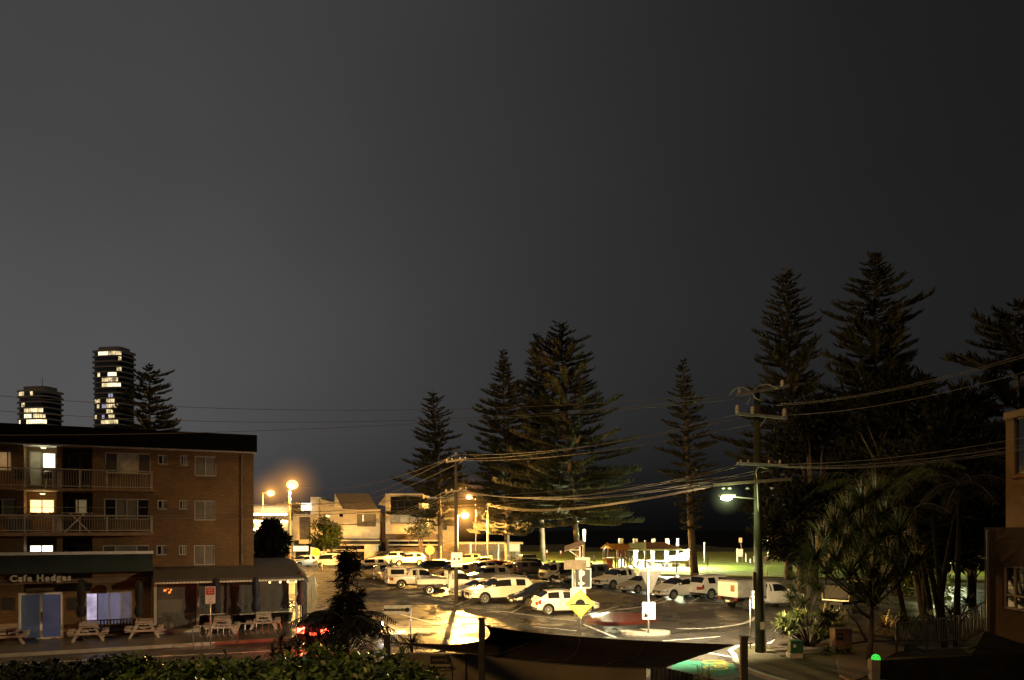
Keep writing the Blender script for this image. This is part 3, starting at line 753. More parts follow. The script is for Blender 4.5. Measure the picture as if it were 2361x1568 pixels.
SB = thing('storage_box', 'dark blue storage tub at the left end of the middle balcony', 'storage box', AP(su(44, -.6), -.6, zf2+.01), AA)
MB().b2((-.42, -.25, 0), (.42, .25, .6)).build('tub', mat('blue_tub', (.03, .04, .07), .5), SB, bevel=.03); MB().b2((-.45, -.28, .603), (.45, .28, .67)).build('lid', mat('grey_lid', (.12, .12, .13), .5), SB, bevel=.02)
BT = thing('balcony_table', 'small table crowded with pots below the warm lit middle balcony window', 'table', AP(su(100, -.3), -.3, zf2+.01), AA)
MB().b2((-.55, -.25, .58), (.55, .25, .62)).build('tabletop', M['wood'], BT)
for sx in (-.48, .48):
    for sy in (-.2, .2): MB().b2((sx-.02, sy-.02, 0), (sx+.02, sy+.02, .579)).build('leg', M['wood'], BT)
random.seed(44)
for k, x in enumerate((-.38, -.02, .34)):
    pp_ = thing('pot_plant', ['small leafy pot plant at the left of the balcony table', 'small leafy pot plant in the middle of the balcony table', 'small leafy pot plant at the right of the balcony table'][k], 'pot plant', AP(su(100, -.3)+x, -.3, zf2+.632), AA)
    MB().lathe([(.06, 0), (.09, .13), (.095, .15)], 12).build('pot', mat('clay_pot', (.35, .2, .09), .6), pp_); lf_ = MB()
    for i in range(40):
        a = random.uniform(0, 6.28); dv = Vector((math.cos(a)*.6, math.sin(a)*.6, random.uniform(.2, 1))).normalized()*random.uniform(.1, .22)
        lf_.strip([(0, 0, .14), Vector((0, 0, .14))+dv*.6, Vector((0, 0, .14))+dv], [.01, .045, .006], Vector((random.gauss(0, 1), random.gauss(0, 1), 1)))
    lf_.build('foliage', M['strap'], pp_, raw=True)
# ================================================================== vehicles
CARD = {
 # L, W, roof z, bonnet front z, bonnet rear z, belt z, x: windscreen base, roof start, roof end, rear glass base; deck z, tail z, wheel r, ground clearance, wheel xs
 'hatch': dict(L=3.95, W=1.70, top=1.50, h0=.70, h1=.97, belt=.95, xw0=.95, xw1=1.75, xr1=3.25, xr0=3.80, deck=1.02, tail=.92, r=.31, gc=.19, wx=(.78, 3.28)),
 'sedan': dict(L=4.6, W=1.76, top=1.45, h0=.68, h1=.95, belt=.93, xw0=1.15, xw1=2.0, xr1=3.15, xr0=4.0, deck=1.02, tail=.98, r=.32, gc=.19, wx=(.9, 3.6)),
 'wagon': dict(L=4.65, W=1.80, top=1.60, h0=.76, h1=1.03, belt=1.0, xw0=1.15, xw1=1.95, xr1=3.9, xr0=4.5, deck=1.08, tail=.98, r=.34, gc=.22, wx=(.9, 3.65)),
 'suv': dict(L=4.8, W=1.86, top=1.80, h0=.92, h1=1.16, belt=1.14, xw0=1.3, xw1=2.05, xr1=4.35, xr0=4.72, deck=1.2, tail=1.1, r=.38, gc=.27, wx=(.95, 3.8)),
 'ute': dict(L=5.3, W=1.86, top=1.80, h0=.95, h1=1.15, belt=1.12, xw0=1.3, xw1=2.05, xr1=3.35, xr0=3.62, deck=1.14, tail=1.13, r=.39, gc=.30, wx=(.95, 4.1)),
 'cab': dict(L=3.3, W=1.84, top=1.80, h0=.95, h1=1.15, belt=1.12, xw0=1.3, xw1=2.05, xr1=3.1, xr0=3.28, deck=1.3, tail=1.2, r=.39, gc=.32, wx=(.95,)),
 'van': dict(L=4.6, W=1.72, top=1.95, h0=1.05, h1=1.15, belt=1.12, xw0=.28, xw1=.8, xr1=4.35, xr0=4.56, deck=1.2, tail=1.1, r=.33, gc=.24, wx=(.75, 3.5)),
 'truckcab': dict(L=1.75, W=1.72, top=1.98, h0=1.06, h1=1.12, belt=1.10, xw0=.16, xw1=.5, xr1=1.6, xr0=1.73, deck=1.2, tail=1.1, r=.34, gc=.34, wx=(.7,)),
}
BODY, SIDEG, WIND, REARG, HEADL, TAILL, GRILL, BUMP, ARCH, ROOFT = range(10)
def lerp(a, b, t): return a+(b-a)*t
def pl(pts, x):
    for (x0, y0), (x1, y1) in zip(pts, pts[1:]):
        if x <= x1: return lerp(y0, y1, (x-x0)/max(1e-6, x1-x0))
    return pts[-1][1]
PARTS = {}
def car_parts(kind):
    if kind in PARTS: return PARTS[kind]
    c = CARD[kind]; L, Wd = c['L'], c['W']
    topp = [(0, c['h0']-.06), (.12, c['h0']), (c['xw0'], c['h1']), (c['xw1'], c['top']-.05), ((c['xw1']+c['xr1'])/2, c['top']), (c['xr1'], c['top']-.06), (c['xr0'], c['deck']), (L-.05, c['tail']), (L, c['tail']-.05)]
    xB = lerp(c['xw1'], c['xr1'], .47); xC = c['xr1']-.12 if kind not in ('sedan', 'hatch') else c['xr1']-.05
    if kind in ('cab', 'truckcab'): xB = c['xr1']-.25
    xa = lerp(c['xw0'], c['xw1'], .30)
    xs = [0, .10, .35, c['xw0']*.62, c['xw0']-.04, c['xw0']+.04, xa, c['xw1']-.04, c['xw1']+.06, xB-.05, xB+.05, xC-.08 if xC-.08 > xB+.1 else xB+.12, c['xr1']+.02, lerp(c['xr1'], c['xr0'], .5), c['xr0']-.03, c['xr0']+.03]
    for q in (L-.35, L-.08, L):
        if q > xs[-1]+.02: xs.append(q)
    if xs[-1] < L: xs.append(L)
    xs = sorted(set(round(q, 3) for q in xs))
    vs = []; nr = 8
    def ringp(x):
        t = pl(topp, x); e = 1-.07*max(0, 1-x/.35)**2-.05*max(0, 1-(L-x)/.3)**2
        w = Wd/2*e; 
        zb = c['gc']+.10*max(0, 1-x/.5)+.10*max(0, 1-(L-x)/.5)
        belt = min(c['belt']+.03*(x/L), t-.045)
        cabin = max(0, min(1, (t-belt-.08)/(c['top']-belt-.08)))
        wb = w*.985; wt = lerp(w*.93, Wd/2*.76 if kind not in ('van', 'truckcab') else Wd/2*.86, cabin)
        if c['xr0'] < x and kind in ('ute',): wt = w*.95
        mid = lerp(zb, belt, .55)
        return [(0, zb), (w*.86, zb), (w*.985, zb+.12), (w, mid), (wb, belt), (wt, t-lerp(.012, .07, cabin)), (wt*.72, t-.004), (0, t+.012)]
    for x in xs:
        for (y, z) in ringp(x): vs.append((L/2-x, y, z))
        for (y, z) in ringp(x)[1:7]: vs.append((L/2-x, -y, z))
    per = 14
    def vid(i, j, sd):
        if j in (0, 7) or sd > 0: return i*per+j
        return i*per+8+(j-1)
    faces = []; labs = []
    for i in range(len(xs)-1):
        xm = (xs[i]+xs[i+1])/2; dx = xs[i+1]-xs[i]
        for sd in (1, -1):
            for j in range(7):
                f = (vid(i, j, sd), vid(i+1, j, sd), vid(i+1, j+1, sd), vid(i, j+1, sd))
                lab = BODY
                if j == 4 and xa < xm < xC and not (xB-.06 < xm < xB+.06): lab = SIDEG
                if j == 4 and kind in ('suv', 'van', 'wagon') and xC-.1 < xm < c['xr1']-.3: lab = SIDEG
                if j >= 5 and c['xw0'] < xm < c['xw1']-.04+.01: lab = WIND
                if j >= 5 and c['xr1']+.02 < xm < c['xr0']-.02: lab = REARG
                if j == 3 and xm < .10+.001: lab = HEADL
                if j == 3 and .1 < xm < .36: lab = HEADL
                if j == 3 and xm > L-.30 and kind not in ('cab', 'truckcab'): lab = TAILL
                if j in (1,) : lab = BUMP if (kind in ('suv', 'ute', 'van')) else BODY
                if kind == 'ute' and j >= 5 and xm > c['xr0']+.03 and xm < L-.08: lab = ROOFT
                faces.append(f if sd > 0 else tuple(reversed(f))); labs.append(lab)
    # end caps in three columns
    for end, i in ((0, 0), (1, len(xs)-1)):
        idx = {}
        for j in range(8):
            y, z = ringp(xs[i])[j]
            for cidx, fr in ((0, -1), (1, -.58), (2, .58), (3, 1)):
                if j in (0, 7): idx[(j, cidx)] = None; continue
                if cidx in (0, 3): idx[(j, cidx)] = vid(i, j, 1 if cidx == 3 else -1)
                else:
                    vs.append((L/2-xs[i]+(.03 if end == 0 else -.03), y*fr, z)); idx[(j, cidx)] = len(vs)-1
        for j in range(1, 6):
            for k in range(3):
                f = (idx[(j, k)], idx[(j, k+1)], idx[(j+1, k+1)], idx[(j+1, k)])
                lab = BODY
                if end == 0:
                    if j == 3: lab = GRILL if k == 1 else HEADL
                    if j == 2 and k == 1: lab = BUMP
                    if kind in ('van', 'truckcab') and j == 3: lab = HEADL if k != 1 else GRILL
                else:
                    if j == 3 and k != 1: lab = TAILL
                    if j == 1: lab = BUMP
                    if j == 4 and k == 1 and kind in ('suv', 'van', 'wagon'): lab = BODY
                faces.append(tuple(reversed(f)) if end == 0 else f); labs.append(lab)
        # close the bottom and top strips
        for j, zc_ in ((1, 0), (6, 7)):
            f = [idx[(j, k)] for k in range(4)]+[i*per+zc_]
            faces.append(tuple(f)); labs.append(BODY)
    me = bpy.data.meshes.new('carbase'); me.from_pydata(vs, [], faces)
    for k in range(10): me.materials.append(None)
    for p, l in zip(me.polygons, labs): p.material_index = l
    bm = bmesh.new(); bm.from_mesh(me); bmesh.ops.recalc_face_normals(bm, faces=bm.faces); bm.to_mesh(me); bm.free()
    ob = bpy.data.objects.new('carbase', me); COL.objects.link(ob)
    ss = ob.modifiers.new('s', 'SUBSURF'); ss.levels = 2; ss.render_levels = 2
    cr = ob.data.attributes.new('crease_edge', 'FLOAT', 'EDGE')
    kill = []
    cut = MB()
    for wx in c['wx']:
        cut.lathe([(c['r']+.07, -Wd), (c['r']+.07, -Wd/2+.30)], 20, (L/2-wx, 0, c['r']+.015), 'Y')
        cut.lathe([(c['r']+.07, Wd/2-.30), (c['r']+.07, Wd)], 20, (L/2-wx, 0, c['r']+.015), 'Y')
    cme = cut.mesh('cut'); 
    for k in range(10): cme.materials.append(None)
    for p in cme.polygons: p.material_index = ARCH
    co = bpy.data.objects.new('cut', cme); COL.objects.link(co)
    bo_ = ob.modifiers.new('b', 'BOOLEAN'); bo_.object = co; bo_.operation = 'DIFFERENCE'; bo_.solver = 'EXACT'
    dg = bpy.context.evaluated_depsgraph_get(); dg.update()
    fin = bpy.data.meshes.new_from_object(ob.evaluated_get(dg))
    bpy.data.objects.remove(ob); bpy.data.objects.remove(co)
    # split by label and connected piece
    out = []
    names = {BODY: 'body', SIDEG: 'window', WIND: 'windscreen', REARG: 'rear_window', HEADL: 'headlight', TAILL: 'tail_light', GRILL: 'grille', BUMP: 'bumper', ARCH: 'wheel_arch', ROOFT: 'tray_cover'}
    vco = [v.co.copy() for v in fin.vertices]
    for lab in range(10):
        ps = [tuple(p.vertices) for p in fin.polygons if p.material_index == lab]
        if not ps: continue
        comps = []
        if lab in (BODY, BUMP): comps = [ps]
        else:
            par = {}
            def find(a):
                while par.setdefault(a, a) != a: par[a] = par[par[a]]; a = par[a]
                return a
            for p in ps:
                for q in p[1:]: par[find(q)] = find(p[0])
            g = {}
            for p in ps: g.setdefault(find(p[0]), []).append(p)
            comps = [q for q in g.values() if len(q) > 2]
        for comp in comps:
            used = {}; vv = []; ff = []
            for p in comp:
                for q in p:
                    if q not in used: used[q] = len(vv); vv.append(vco[q])
                ff.append(tuple(used[q] for q in p))
            mm = bpy.data.meshes.new(names[lab]); mm.from_pydata([tuple(q) for q in vv], [], ff)
            for p in mm.polygons: p.use_smooth = True
            out.append((names[lab], lab, mm))
    # mirrors, plates, handles as real pieces
    PARTS[kind] = out
    return out
WHEELS = {}
def wheel_meshes(r, steel=False):
    key = (r, steel)
    if key in WHEELS: return WHEELS[key]
    w = .21; n = 22
    ty = MB().lathe([(r*.64, -w/2), (r*.9, -w/2-.005), (r*.985, -w*.38), (r, 0), (r*.985, w*.38), (r*.9, w/2+.005), (r*.64, w/2)], n, (0, 0, 0), 'Y').mesh('wheel', M['rubber'])
    for p in ty.polygons: p.use_smooth = len(p.vertices) == 4
    rm = MB()
    rm.lathe([(r*.66, w/2-.005), (r*.66, w/2+.012), (r*.58, w/2+.008), (r*.55, w/2-.05)], n, (0, 0, 0), 'Y')
    if steel:
        rm.lathe([(r*.54, w/2-.03), (r*.3, w/2-.0), (r*.1, w/2+.02)], n, (0, 0, 0), 'Y')
    else:
        for k in range(7):
            a = 2*math.pi*k/7; d = Vector((math.cos(a), 0, math.sin(a)))
            rm.bar(d*r*.12+Vector((0, w/2+.006, 0)), d*r*.6+Vector((0, w/2+.002, 0)), .045, .03)
        rm.lathe([(r*.16, w/2-.03), (r*.16, w/2+.03), (r*.05, w/2+.035)], 12, (0, 0, 0), 'Y')
    rm = rm.mesh('rim', M['rim'])
    hub = MB().lathe([(r*.6, w/2-.055), (r*.55, w/2-.05)], n, (0, 0, 0), 'Y').mesh('brake_disc', M['dark'])
    WHEELS[key] = (ty, rm, hub); return WHEELS[key]
def add_wheels(t, r, Wd, xs, steel=False):
    ty, rm, hub = wheel_meshes(r, steel)
    for x in xs:
        for sd in (1, -1):
            o = link('wheel', ty, t, (x, sd*(Wd/2-.115), r), (0, 0, 0 if sd > 0 else math.pi))
            link('rim', rm, o); link('brake_disc', hub, o)
def paint_mat(name, col, rough=.32): return mat('car_paint_'+name, col, rough, var=.06, coat=.8, scale=1.5)
PAINT = dict(white=paint_mat('white', (.74, .73, .70)), silver=paint_mat('silver', (.36, .35, .33), .3), black=paint_mat('black', (.012, .012, .013), .25), grey=paint_mat('grey', (.07, .07, .072), .3),
             red=paint_mat('red', (.16, .015, .012), .3), gold=paint_mat('gold', (.27, .21, .13), .3), cream=paint_mat('cream', (.48, .42, .30), .35), blue=paint_mat('blue', (.03, .05, .12), .3))
def car(kind, u, v, head, paint, label, lit=False, scale=1.0, group='vehicles parked in the beachside car park', cat='car', name='parked_car', back=.9, extras=None, steel=False):
    p = G(u, v); p = p+Vector((p.x, p.y, 0)).normalized()*back; p.z = 0
    p.x = XU(u, p.y)
    t = thing(name, label, cat, p, R(head), group); t.scale = (scale,)*3
    c = CARD[kind]; P = PAINT[paint]
    mm = {BODY: P, SIDEG: M['glass'], WIND: M['glass'], REARG: M['glass'], HEADL: M['head_lit'] if lit else M['head'], TAILL: M['tail_lit'] if lit else M['tail'], GRILL: M['black'], BUMP: M['dark'], ARCH: M['black'], ROOFT: M['black']}
    for nm, lab, me in car_parts(kind):
        m2 = me
        m2 = me.copy() if me.materials and me.materials[0] != mm[lab] else me
        if not m2.materials: m2.materials.append(mm[lab])
        elif m2.materials[0] != mm[lab]: m2.materials[0] = mm[lab]
        link(nm, m2, t)
    L, Wd = c['L'], c['W']
    add_wheels(t, c['r'], Wd, [L/2-x for x in c['wx']], steel)
    xm = L/2-lerp(c['xw0'], c['xw1'], .42)
    for sd in (1, -1):
        MB().ball((xm, sd*(Wd/2+.09), c['belt']+.10), .1, 10, 6, (.7, 1.15, .75)).build('mirror', P, t, smooth=True)
        hb = MB()
        xB = lerp(c['xw1'], c['xr1'], .47)
        for xx in ([xB-.12, c['xr1']-.2] if kind not in ('cab', 'truckcab', 'hatch') else [c['xr1']-.3]): hb.b2((L/2-xx-.1, sd*(Wd/2-.012), c['belt']-.13), (L/2-xx+.1, sd*(Wd/2+.018), c['belt']-.095))
        hb.build('door_handle', P, t)
    MB().box((L/2+.035, 0, c['gc']+.24), (.012, .37, .13)).build('number_plate', M['plate'], t)
    if kind not in ('cab', 'truckcab'): MB().box((-L/2-.03, 0, c['gc']+.42), (.012, .37, .13)).build('number_plate', M['plate'], t)
    if extras: extras(t, c, P)
    return t
def roof_rails(t, c, P):
    for sd in (1, -1):
        x0 = c['L']/2-c['xw1']-.15; x1 = c['L']/2-c['xr1']+.15
        MB().tube([(x0, sd*c['W']*.355, c['top']-.03), (x0-.1, sd*c['W']*.355, c['top']+.055), (x1+.1, sd*c['W']*.355, c['top']+.055), (x1, sd*c['W']*.355, c['top']-.05)], .022, 6).build('roof_rail', M['galv'], t)
def roof_bars(t, c, P):
    for q in (.25, .75):
        x = c['L']/2-lerp(c['xw1'], c['xr1'], q); MB().box((x, 0, c['top']+.07), (.06, c['W']*.8, .035)).build('roof_bar', M['galv'], t)
def roof_box(t, c, P):
    roof_bars(t, c, P); MB().box((c['L']/2-lerp(c['xw1'], c['xr1'], .5), 0, c['top']+.27), (1.7, 1.1, .36)).build('roof_box', M['black'], t, bevel=.1)
def canopy(t, c, P):
    x1 = c['L']/2-c['xr0']-.03; x0 = -c['L']/2+.06; z0 = c['deck']+.0; z1 = c['top']+.02; w = c['W']/2
    cb = MB(); cb.prism([(-w*.97, z0), (w*.97, z0), (w*.84, z1-.05), (w*.78, z1), (-w*.78, z1), (-w*.84, z1-.05)], x0, x1, 'X'); cb.build('canopy', P, t, bevel=.03)
    for sd in (1, -1):
        a = (w*.945*sd, z0+.14); b = (w*.868*sd, z1-.13)
        MB().quad((x0+.25, a[0]+.012*sd, a[1]), (x1-.2, a[0]+.012*sd, a[1]), (x1-.2, b[0]+.012*sd, b[1]), (x0+.25, b[0]+.012*sd, b[1])).build('window', M['glass'], t)
    MB().b2((x0-.008, -w*.7, z0+.15), (x0-.001, w*.7, z1-.14)).build('rear_window', M['glass'], t)
    roof_bars(t, c, P)
    for xx in (-.1, .35): MB().box((x0+.8+xx, 0, z1+.10), (.4, .9, .16)).build('roof_bag', M['cream'], t, bevel=.05)
def snorkel(t, c, P): canopy(t, c, P)
def flat_tray(t, c, P, svc=False):
    x1 = c['L']/2-c['L']-.08; x0 = x1-2.35; w = .93; r = c['r']
    MB().b2((x0+.1, -.42, .52), (x1+.5, .42, .72)).build('chassis', M['dark'], t)
    xr = x0+.95
    add_wheels(t, r, c['W'], [xr], True)
    if not svc:
        MB().b2((x0, -w, .83), (x1, w, .90)).build('tray_floor', M['galv'], t)
        for sd in (1, -1): MB().b2((x0+.02, sd*w-.02, .902), (x1-.02, sd*w+.02, 1.2)).build('tray_side', P, t)
        MB().b2((x0-.03, -w, .902), (x0+.015, w, 1.2)).build('tail_gate', P, t)
        hb = MB()
        for y in (-.85, -.3, .3, .85): hb.b2((x1-.03, y-.03, .902), (x1+.03, y+.03, 1.85))
        for z in (1.25, 1.55, 1.82): hb.b2((x1-.027, -.85, z-.03), (x1+.027, .85, z+.03))
        hb.build('headboard', P, t)
        rb = MB()
        for y in (-.85, .85): rb.b2((x0+.0, y-.03, 1.202), (x0+.06, y+.03, 1.82))
        rb.b2((x0, -.85, 1.822), (x0+.06, .85, 1.88)); rb.build('ladder_rack', M['dark'], t)
    else:
        MB().b2((x0, -w, .80), (x1, w, .87)).build('tray_floor', M['dark'], t)
        sb_ = MB().prism([(-w, .872), (w, .872), (w, 1.82), (w-.12, 1.92), (-w+.12, 1.92), (-w, 1.82)], x0, x1-.02, 'X'); sb_.build('service_body', mat('service_body_grey', (.30, .29, .27), .5), t, bevel=.02)
        for sd in (1, -1):
            MB().b2((x0+.1, sd*(w+.004), .95), (x1-.15, sd*(w+.022), 1.75)).build('side_door', mat('service_door_grey', (.33, .32, .30), .45), t)
            MB().ball(((x0+x1)/2, sd*(w+.03), 1.02), .035, 8, 5).build('latch', M['galv'], t)
        MB().b2((x0-.02, -w+.02, .88), (x0-.004, w-.02, 1.8)).build('rear_door', P, t)
        MB().b2((x0-.03, .25-.9, 1.22), (x0-.022, .62-.9, 1.62)).build('hatch_window', mat('amber_hatch', (.25, .15, .06), .3, var=.6, scale=5), t)
        rk = MB()
        for y in (-.75, .75): rk.tube([(x0+.1, y, 1.99), (x1-.1, y, 1.99)], .022, 6)
        for k in range(6): rk.tube([(lerp(x0+.1, x1-.1, k/5), -.75, 1.99), (lerp(x0+.1, x1-.1, k/5), .75, 1.99)], .016, 6)
        for y in (-.75, .75):
            for x in (x0+.2, x1-.2): rk.tube([(x, y, 1.9), (x, y, 1.99)], .016, 6)
        rk.build('roof_rack', M['dark'], t)
    for sd in (1, -1):
        MB().b2((x0-.035, sd*.75-.1, .66), (x0-.006, sd*.75+.1, .78)).build('tail_light', M['tail'], t)
        MB().b2((x0+.55, sd*.72-.12, .79), (x0+1.35, sd*.72+.12, .826)).build('mudguard', M['dark'], t)
    MB().b2((x0-.02, -.2, .55), (x0-.005, .2, .66)).build('number_plate', M['plate'], t)
def service(t, c, P): flat_tray(t, c, P, True)
def truck_bed(t, c, P):
    x1 = c['L']/2-c['L']-.06; x0 = x1-2.6; w = .86
    MB().b2((x0+.1, -.38, .5), (x1+.6, .38, .68)).build('chassis', M['dark'], t)
    add_wheels(t, c['r'], c['W'], [x0+.8], True)
    MB().b2((x0, -w, .76), (x1, w, .84)).build('tray_floor', M['galv'], t)
    for sd in (1, -1): MB().b2((x0+.02, sd*w-.02, .842), (x1-.02, sd*w+.02, 1.2)).build('tray_side', P, t)
    tp = MB().prism([(-w+.04, .85), (w-.04, .85), (w-.1, 1.75), (-w+.1, 1.75)], x0+.1, x1-.02, 'X'); tp.build('dark_load_cover', M['black'], t, bevel=.08)
    for y in (-.5, .5): MB().b2((c['L']/2-1.2, y-.02, c['top']-.02), (c['L']/2-.9, y+.02, c['top']+.12)).build('roof_bar', M['dark'], t)
CP = 'vehicles parked in the beachside car park'
# nearest row, left to right
car('suv', 1152, 1391, 203, 'white', 'large white four wheel drive in the front row facing left with dark side windows', extras=roof_rails)
car('sedan', 1108, 1386, 204, 'white', 'white sedan half hidden behind the nose of the large white four wheel drive', back=2.6)
car('wagon', 1252, 1403, 205, 'black', 'dark wagon with its nose between the large white four wheel drive and the white hatchback', back=1.8, extras=roof_bars)
car('hatch', 1303, 1417, 14, 'white', 'small white hatchback with red tail lamp behind the speed hump sign')
car('ute', 960, 1358, 17, 'white', 'white canopy ute with bags on its roof left of the dark power pole', cat='ute', name='parked_ute', extras=canopy, steel=True)
car('cab', 1078, 1370, 12, 'white', 'white flat tray ute whose cab stands right of the dark power pole', cat='ute', name='parked_ute', extras=flat_tray, back=1.0, steel=True)
# right hand row
car('ute', 1432, 1360, 214, 'white', 'white dual cab ute with black grille left of the pale sedan', cat='ute', name='parked_ute', back=2.0)
car('sedan', 1485, 1369, 212, 'silver', 'pale silver sedan behind the give way sign post', back=1.6)
car('hatch', 1566, 1381, 209, 'white', 'white hatchback facing the turning area right of the give way sign', back=1.0, scale=1.08)
car('suv', 1652, 1381, 30, 'white', 'white wagon with its rear to the road left of the service ute', back=1.2, extras=roof_rails, scale=.97)
car('cab', 1790, 1405, 26, 'white', 'white service ute with grey side locker behind the tall power pole', cat='ute', name='parked_ute', extras=service, back=1.2, steel=True)
# middle rows
car('truckcab', 1268, 1345, 207, 'cream', 'cream cab over truck with dark load in the middle row', cat='truck', name='parked_truck', extras=truck_bed, back=1.4, steel=True)
car('van', 1318, 1346, 210, 'black', 'dark van between the cream truck and the parking sign', cat='van', name='parked_van', back=3.0)
car('suv', 1226, 1330, 25, 'grey', 'grey hatch backed four wheel drive left of the cream truck', back=1.0, scale=.93)
car('suv', 1202, 1329, 200, 'black', 'black four wheel drive with a roof box in the second row', extras=roof_box, back=3.5)
car('sedan', 1172, 1331, 207, 'gold', 'gold sedan nose between the dark wagon and the black roof box car', back=1.4)
car('suv', 1150, 1329, 22, 'red', 'dark maroon wagon right of the silver hatchback in the second row', back=1.5, scale=.95)
car('hatch', 1106, 1330, 204, 'silver', 'silver hatchback facing left in front of the old cream pickup', back=1.2, scale=1.1)
car('cab', 1100, 1318, 195, 'cream', 'old cream pickup with boxy cab in front of the lawn', cat='ute', name='parked_ute', extras=flat_tray, back=1.0, steel=True)
car('suv', 1077, 1303, 190, 'gold', 'gold wagon behind the old cream pickup nearest the lawn', back=1.0, scale=.9)
car('sedan', 1030, 1321, 207, 'blue', 'dark blue sedan behind the white tray ute roof', back=1.0)
car('wagon', 850, 1337, 207, 'gold', 'gold wagon at the left end of the second row beside the dark palm', back=1.2)
car('hatch', 880, 1336, 22, 'red', 'dark red hatchback between a gold wagon and a silver four wheel drive', back=2.2)
car('suv', 905, 1338, 24, 'silver', 'silver four wheel drive with its rear lit beside the canopy ute', back=1.6, scale=.92)
car('wagon', 925, 1345, 22, 'gold', 'gold wagon directly left of the canopy ute', back=1.8, scale=.95)
car('suv', 853, 1320, 195, 'white', 'white four wheel drive at the left end of the car park behind the palm', back=1.0, scale=.95)
car('suv', 1122, 1350, 204, 'silver', 'silver wagon bonnet just behind the roof of the large white four wheel drive', back=1.6, scale=.95)
car('wagon', 1046, 1337, 207, 'gold', 'gold wagon behind the cab of the white flat tray ute', back=1.0)
car('suv', 988, 1333, 200, 'black', 'black four wheel drive mostly hidden behind the canopy ute', back=2.0)
car('hatch', 1003, 1319, 196, 'white', 'small white hatchback above the bonnet of the canopy ute', back=1.0)
car('suv', 1348, 1352, 208, 'grey', 'dark grey four wheel drive behind the parking sign pole', back=3.5)
car('sedan', 815, 1318, 195, 'cream', 'cream sedan behind the top of the tall black shrub', back=1.5)
# far rows
car('suv', 942, 1304, 196, 'white', 'long white wagon facing left in the far row before the dark fence', back=.8, extras=roof_rails)
car('suv', 905, 1302, 198, 'white', 'white four wheel drive with roof bars partly hidden by the far white wagon', back=4.0, extras=roof_bars)
car('sedan', 879, 1298, 197, 'black', 'black car at the left end of the far row below the stone wall', back=4.0)
car('van', 768, 1310, 192, 'white', 'white van parked beyond the palm beside the white bollards', cat='van', name='parked_van', back=.8)
car('ute', 742, 1301, 190, 'white', 'white ute parked behind the white van by the crossing sign', cat='ute', name='parked_ute', back=3.0)
# traffic standing in the far street with its lamps on
car('sedan', 634, 1302, 80, 'grey', 'dark sedan with lit tail lamps beneath the round street tree', lit=True, group='cars with lamps on in the far street', name='street_car')
car('suv', 655, 1308, 75, 'grey', 'dark four wheel drive with lit tail lamps right of the street tree trunk', lit=True, group='cars with lamps on in the far street', name='street_car')
car('wagon', 700, 1308, 235, 'white', 'white wagon with bright headlamps left of the far crossing sign', lit=True, group='cars with lamps on in the far street', name='street_car')
# car added at the junction, its lamps warming the car park and reddening the road
JC = car('wagon', 790, 1488, 70, 'black', 'added dark wagon with lit red tail lamps on the street behind the young palm', lit=True, group=None, name='street_car', back=1.2)
for sd_ in (.6, -.6):
    o_ = light('added_headlamp_beam', 'SPOT', (2.45, sd_, .72), 17000, (1, .60, .19), .08, JC); o_.data.spot_size = R(110); o_.data.spot_blend = .6; o_.rotation_euler = Vector((1, -.12, .02)).to_track_quat('-Z', 'Y').to_euler()
    light('added_tail_glow', 'POINT', (-2.5, sd_, .85), 110, (1, .06, .03), .06, JC)
# the truck behind the pandanus
car('truckcab', 1990, 1409, 40, 'cream', 'pale cab over truck half hidden behind the pandanus trunk', cat='truck', name='parked_truck', extras=truck_bed, steel=True, back=1.0)
# ================================================================== poles, lamps, wires
SODIUM = (1.0, .49, .10)
def spot(name, loc, energy, col, size_, parent, aim=(0, 0, -1), size=180, blend=.05):
    o = light(name, 'SPOT', loc, energy, col, size_, parent)
    o.data.spot_size = R(size); o.data.spot_blend = blend
    o.rotation_euler = Vector(aim).to_track_quat('-Z', 'Y').to_euler()
    if size >= 180: light('lamp_spill', 'POINT', Vector(loc)+Vector((0, -.7, 0)), energy*.13, col, size_, parent)
    return o
def lamp_post(u, vb, ul, vl, label, group=None, power=30000, rise=.35, polem=None, d=None, r=.07, name='street_lamp'):
    d = d or DG(vb); p = Vector((XU(u, d), d, 0)); lp = Vector((XU(ul, d), d, ZV(vl, d)))
    t = thing(name, label, 'street lamp', p, 0, group)
    x = lp.x-p.x; z = lp.z
    MB().tube([(0, 0, 0), (0, 0, z+.05)], [r*1.15, r*.7], 10).build('pole', polem or M['cream'], t, smooth=True)
    MB().tube([(0, 0, z-.3), (x*.35, 0, z+.12), (x*.8, 0, z+.22)], .04, 8).build('arm', M['galv'], t, smooth=True)
    MB().b2((x*.75-.12, -.16, z+.16), (x+.35*(1 if x >= 0 else -1), .16, z+.34)).build('lamp_head', M['grey'], t, bevel=.04)
    MB().ball((x, 0, z), .55, 14, 8, (1, 1, .75)).build('lamp_bowl', M['lamp_sodium'], t, smooth=True)
    bloom((x, 0, z), .5, 3.8, .36 if power > 100000 else .20, (1, .42, .07), t)
    spot('sodium_light', (x, -.1, z-.36), power, SODIUM, .3, t)
    return t
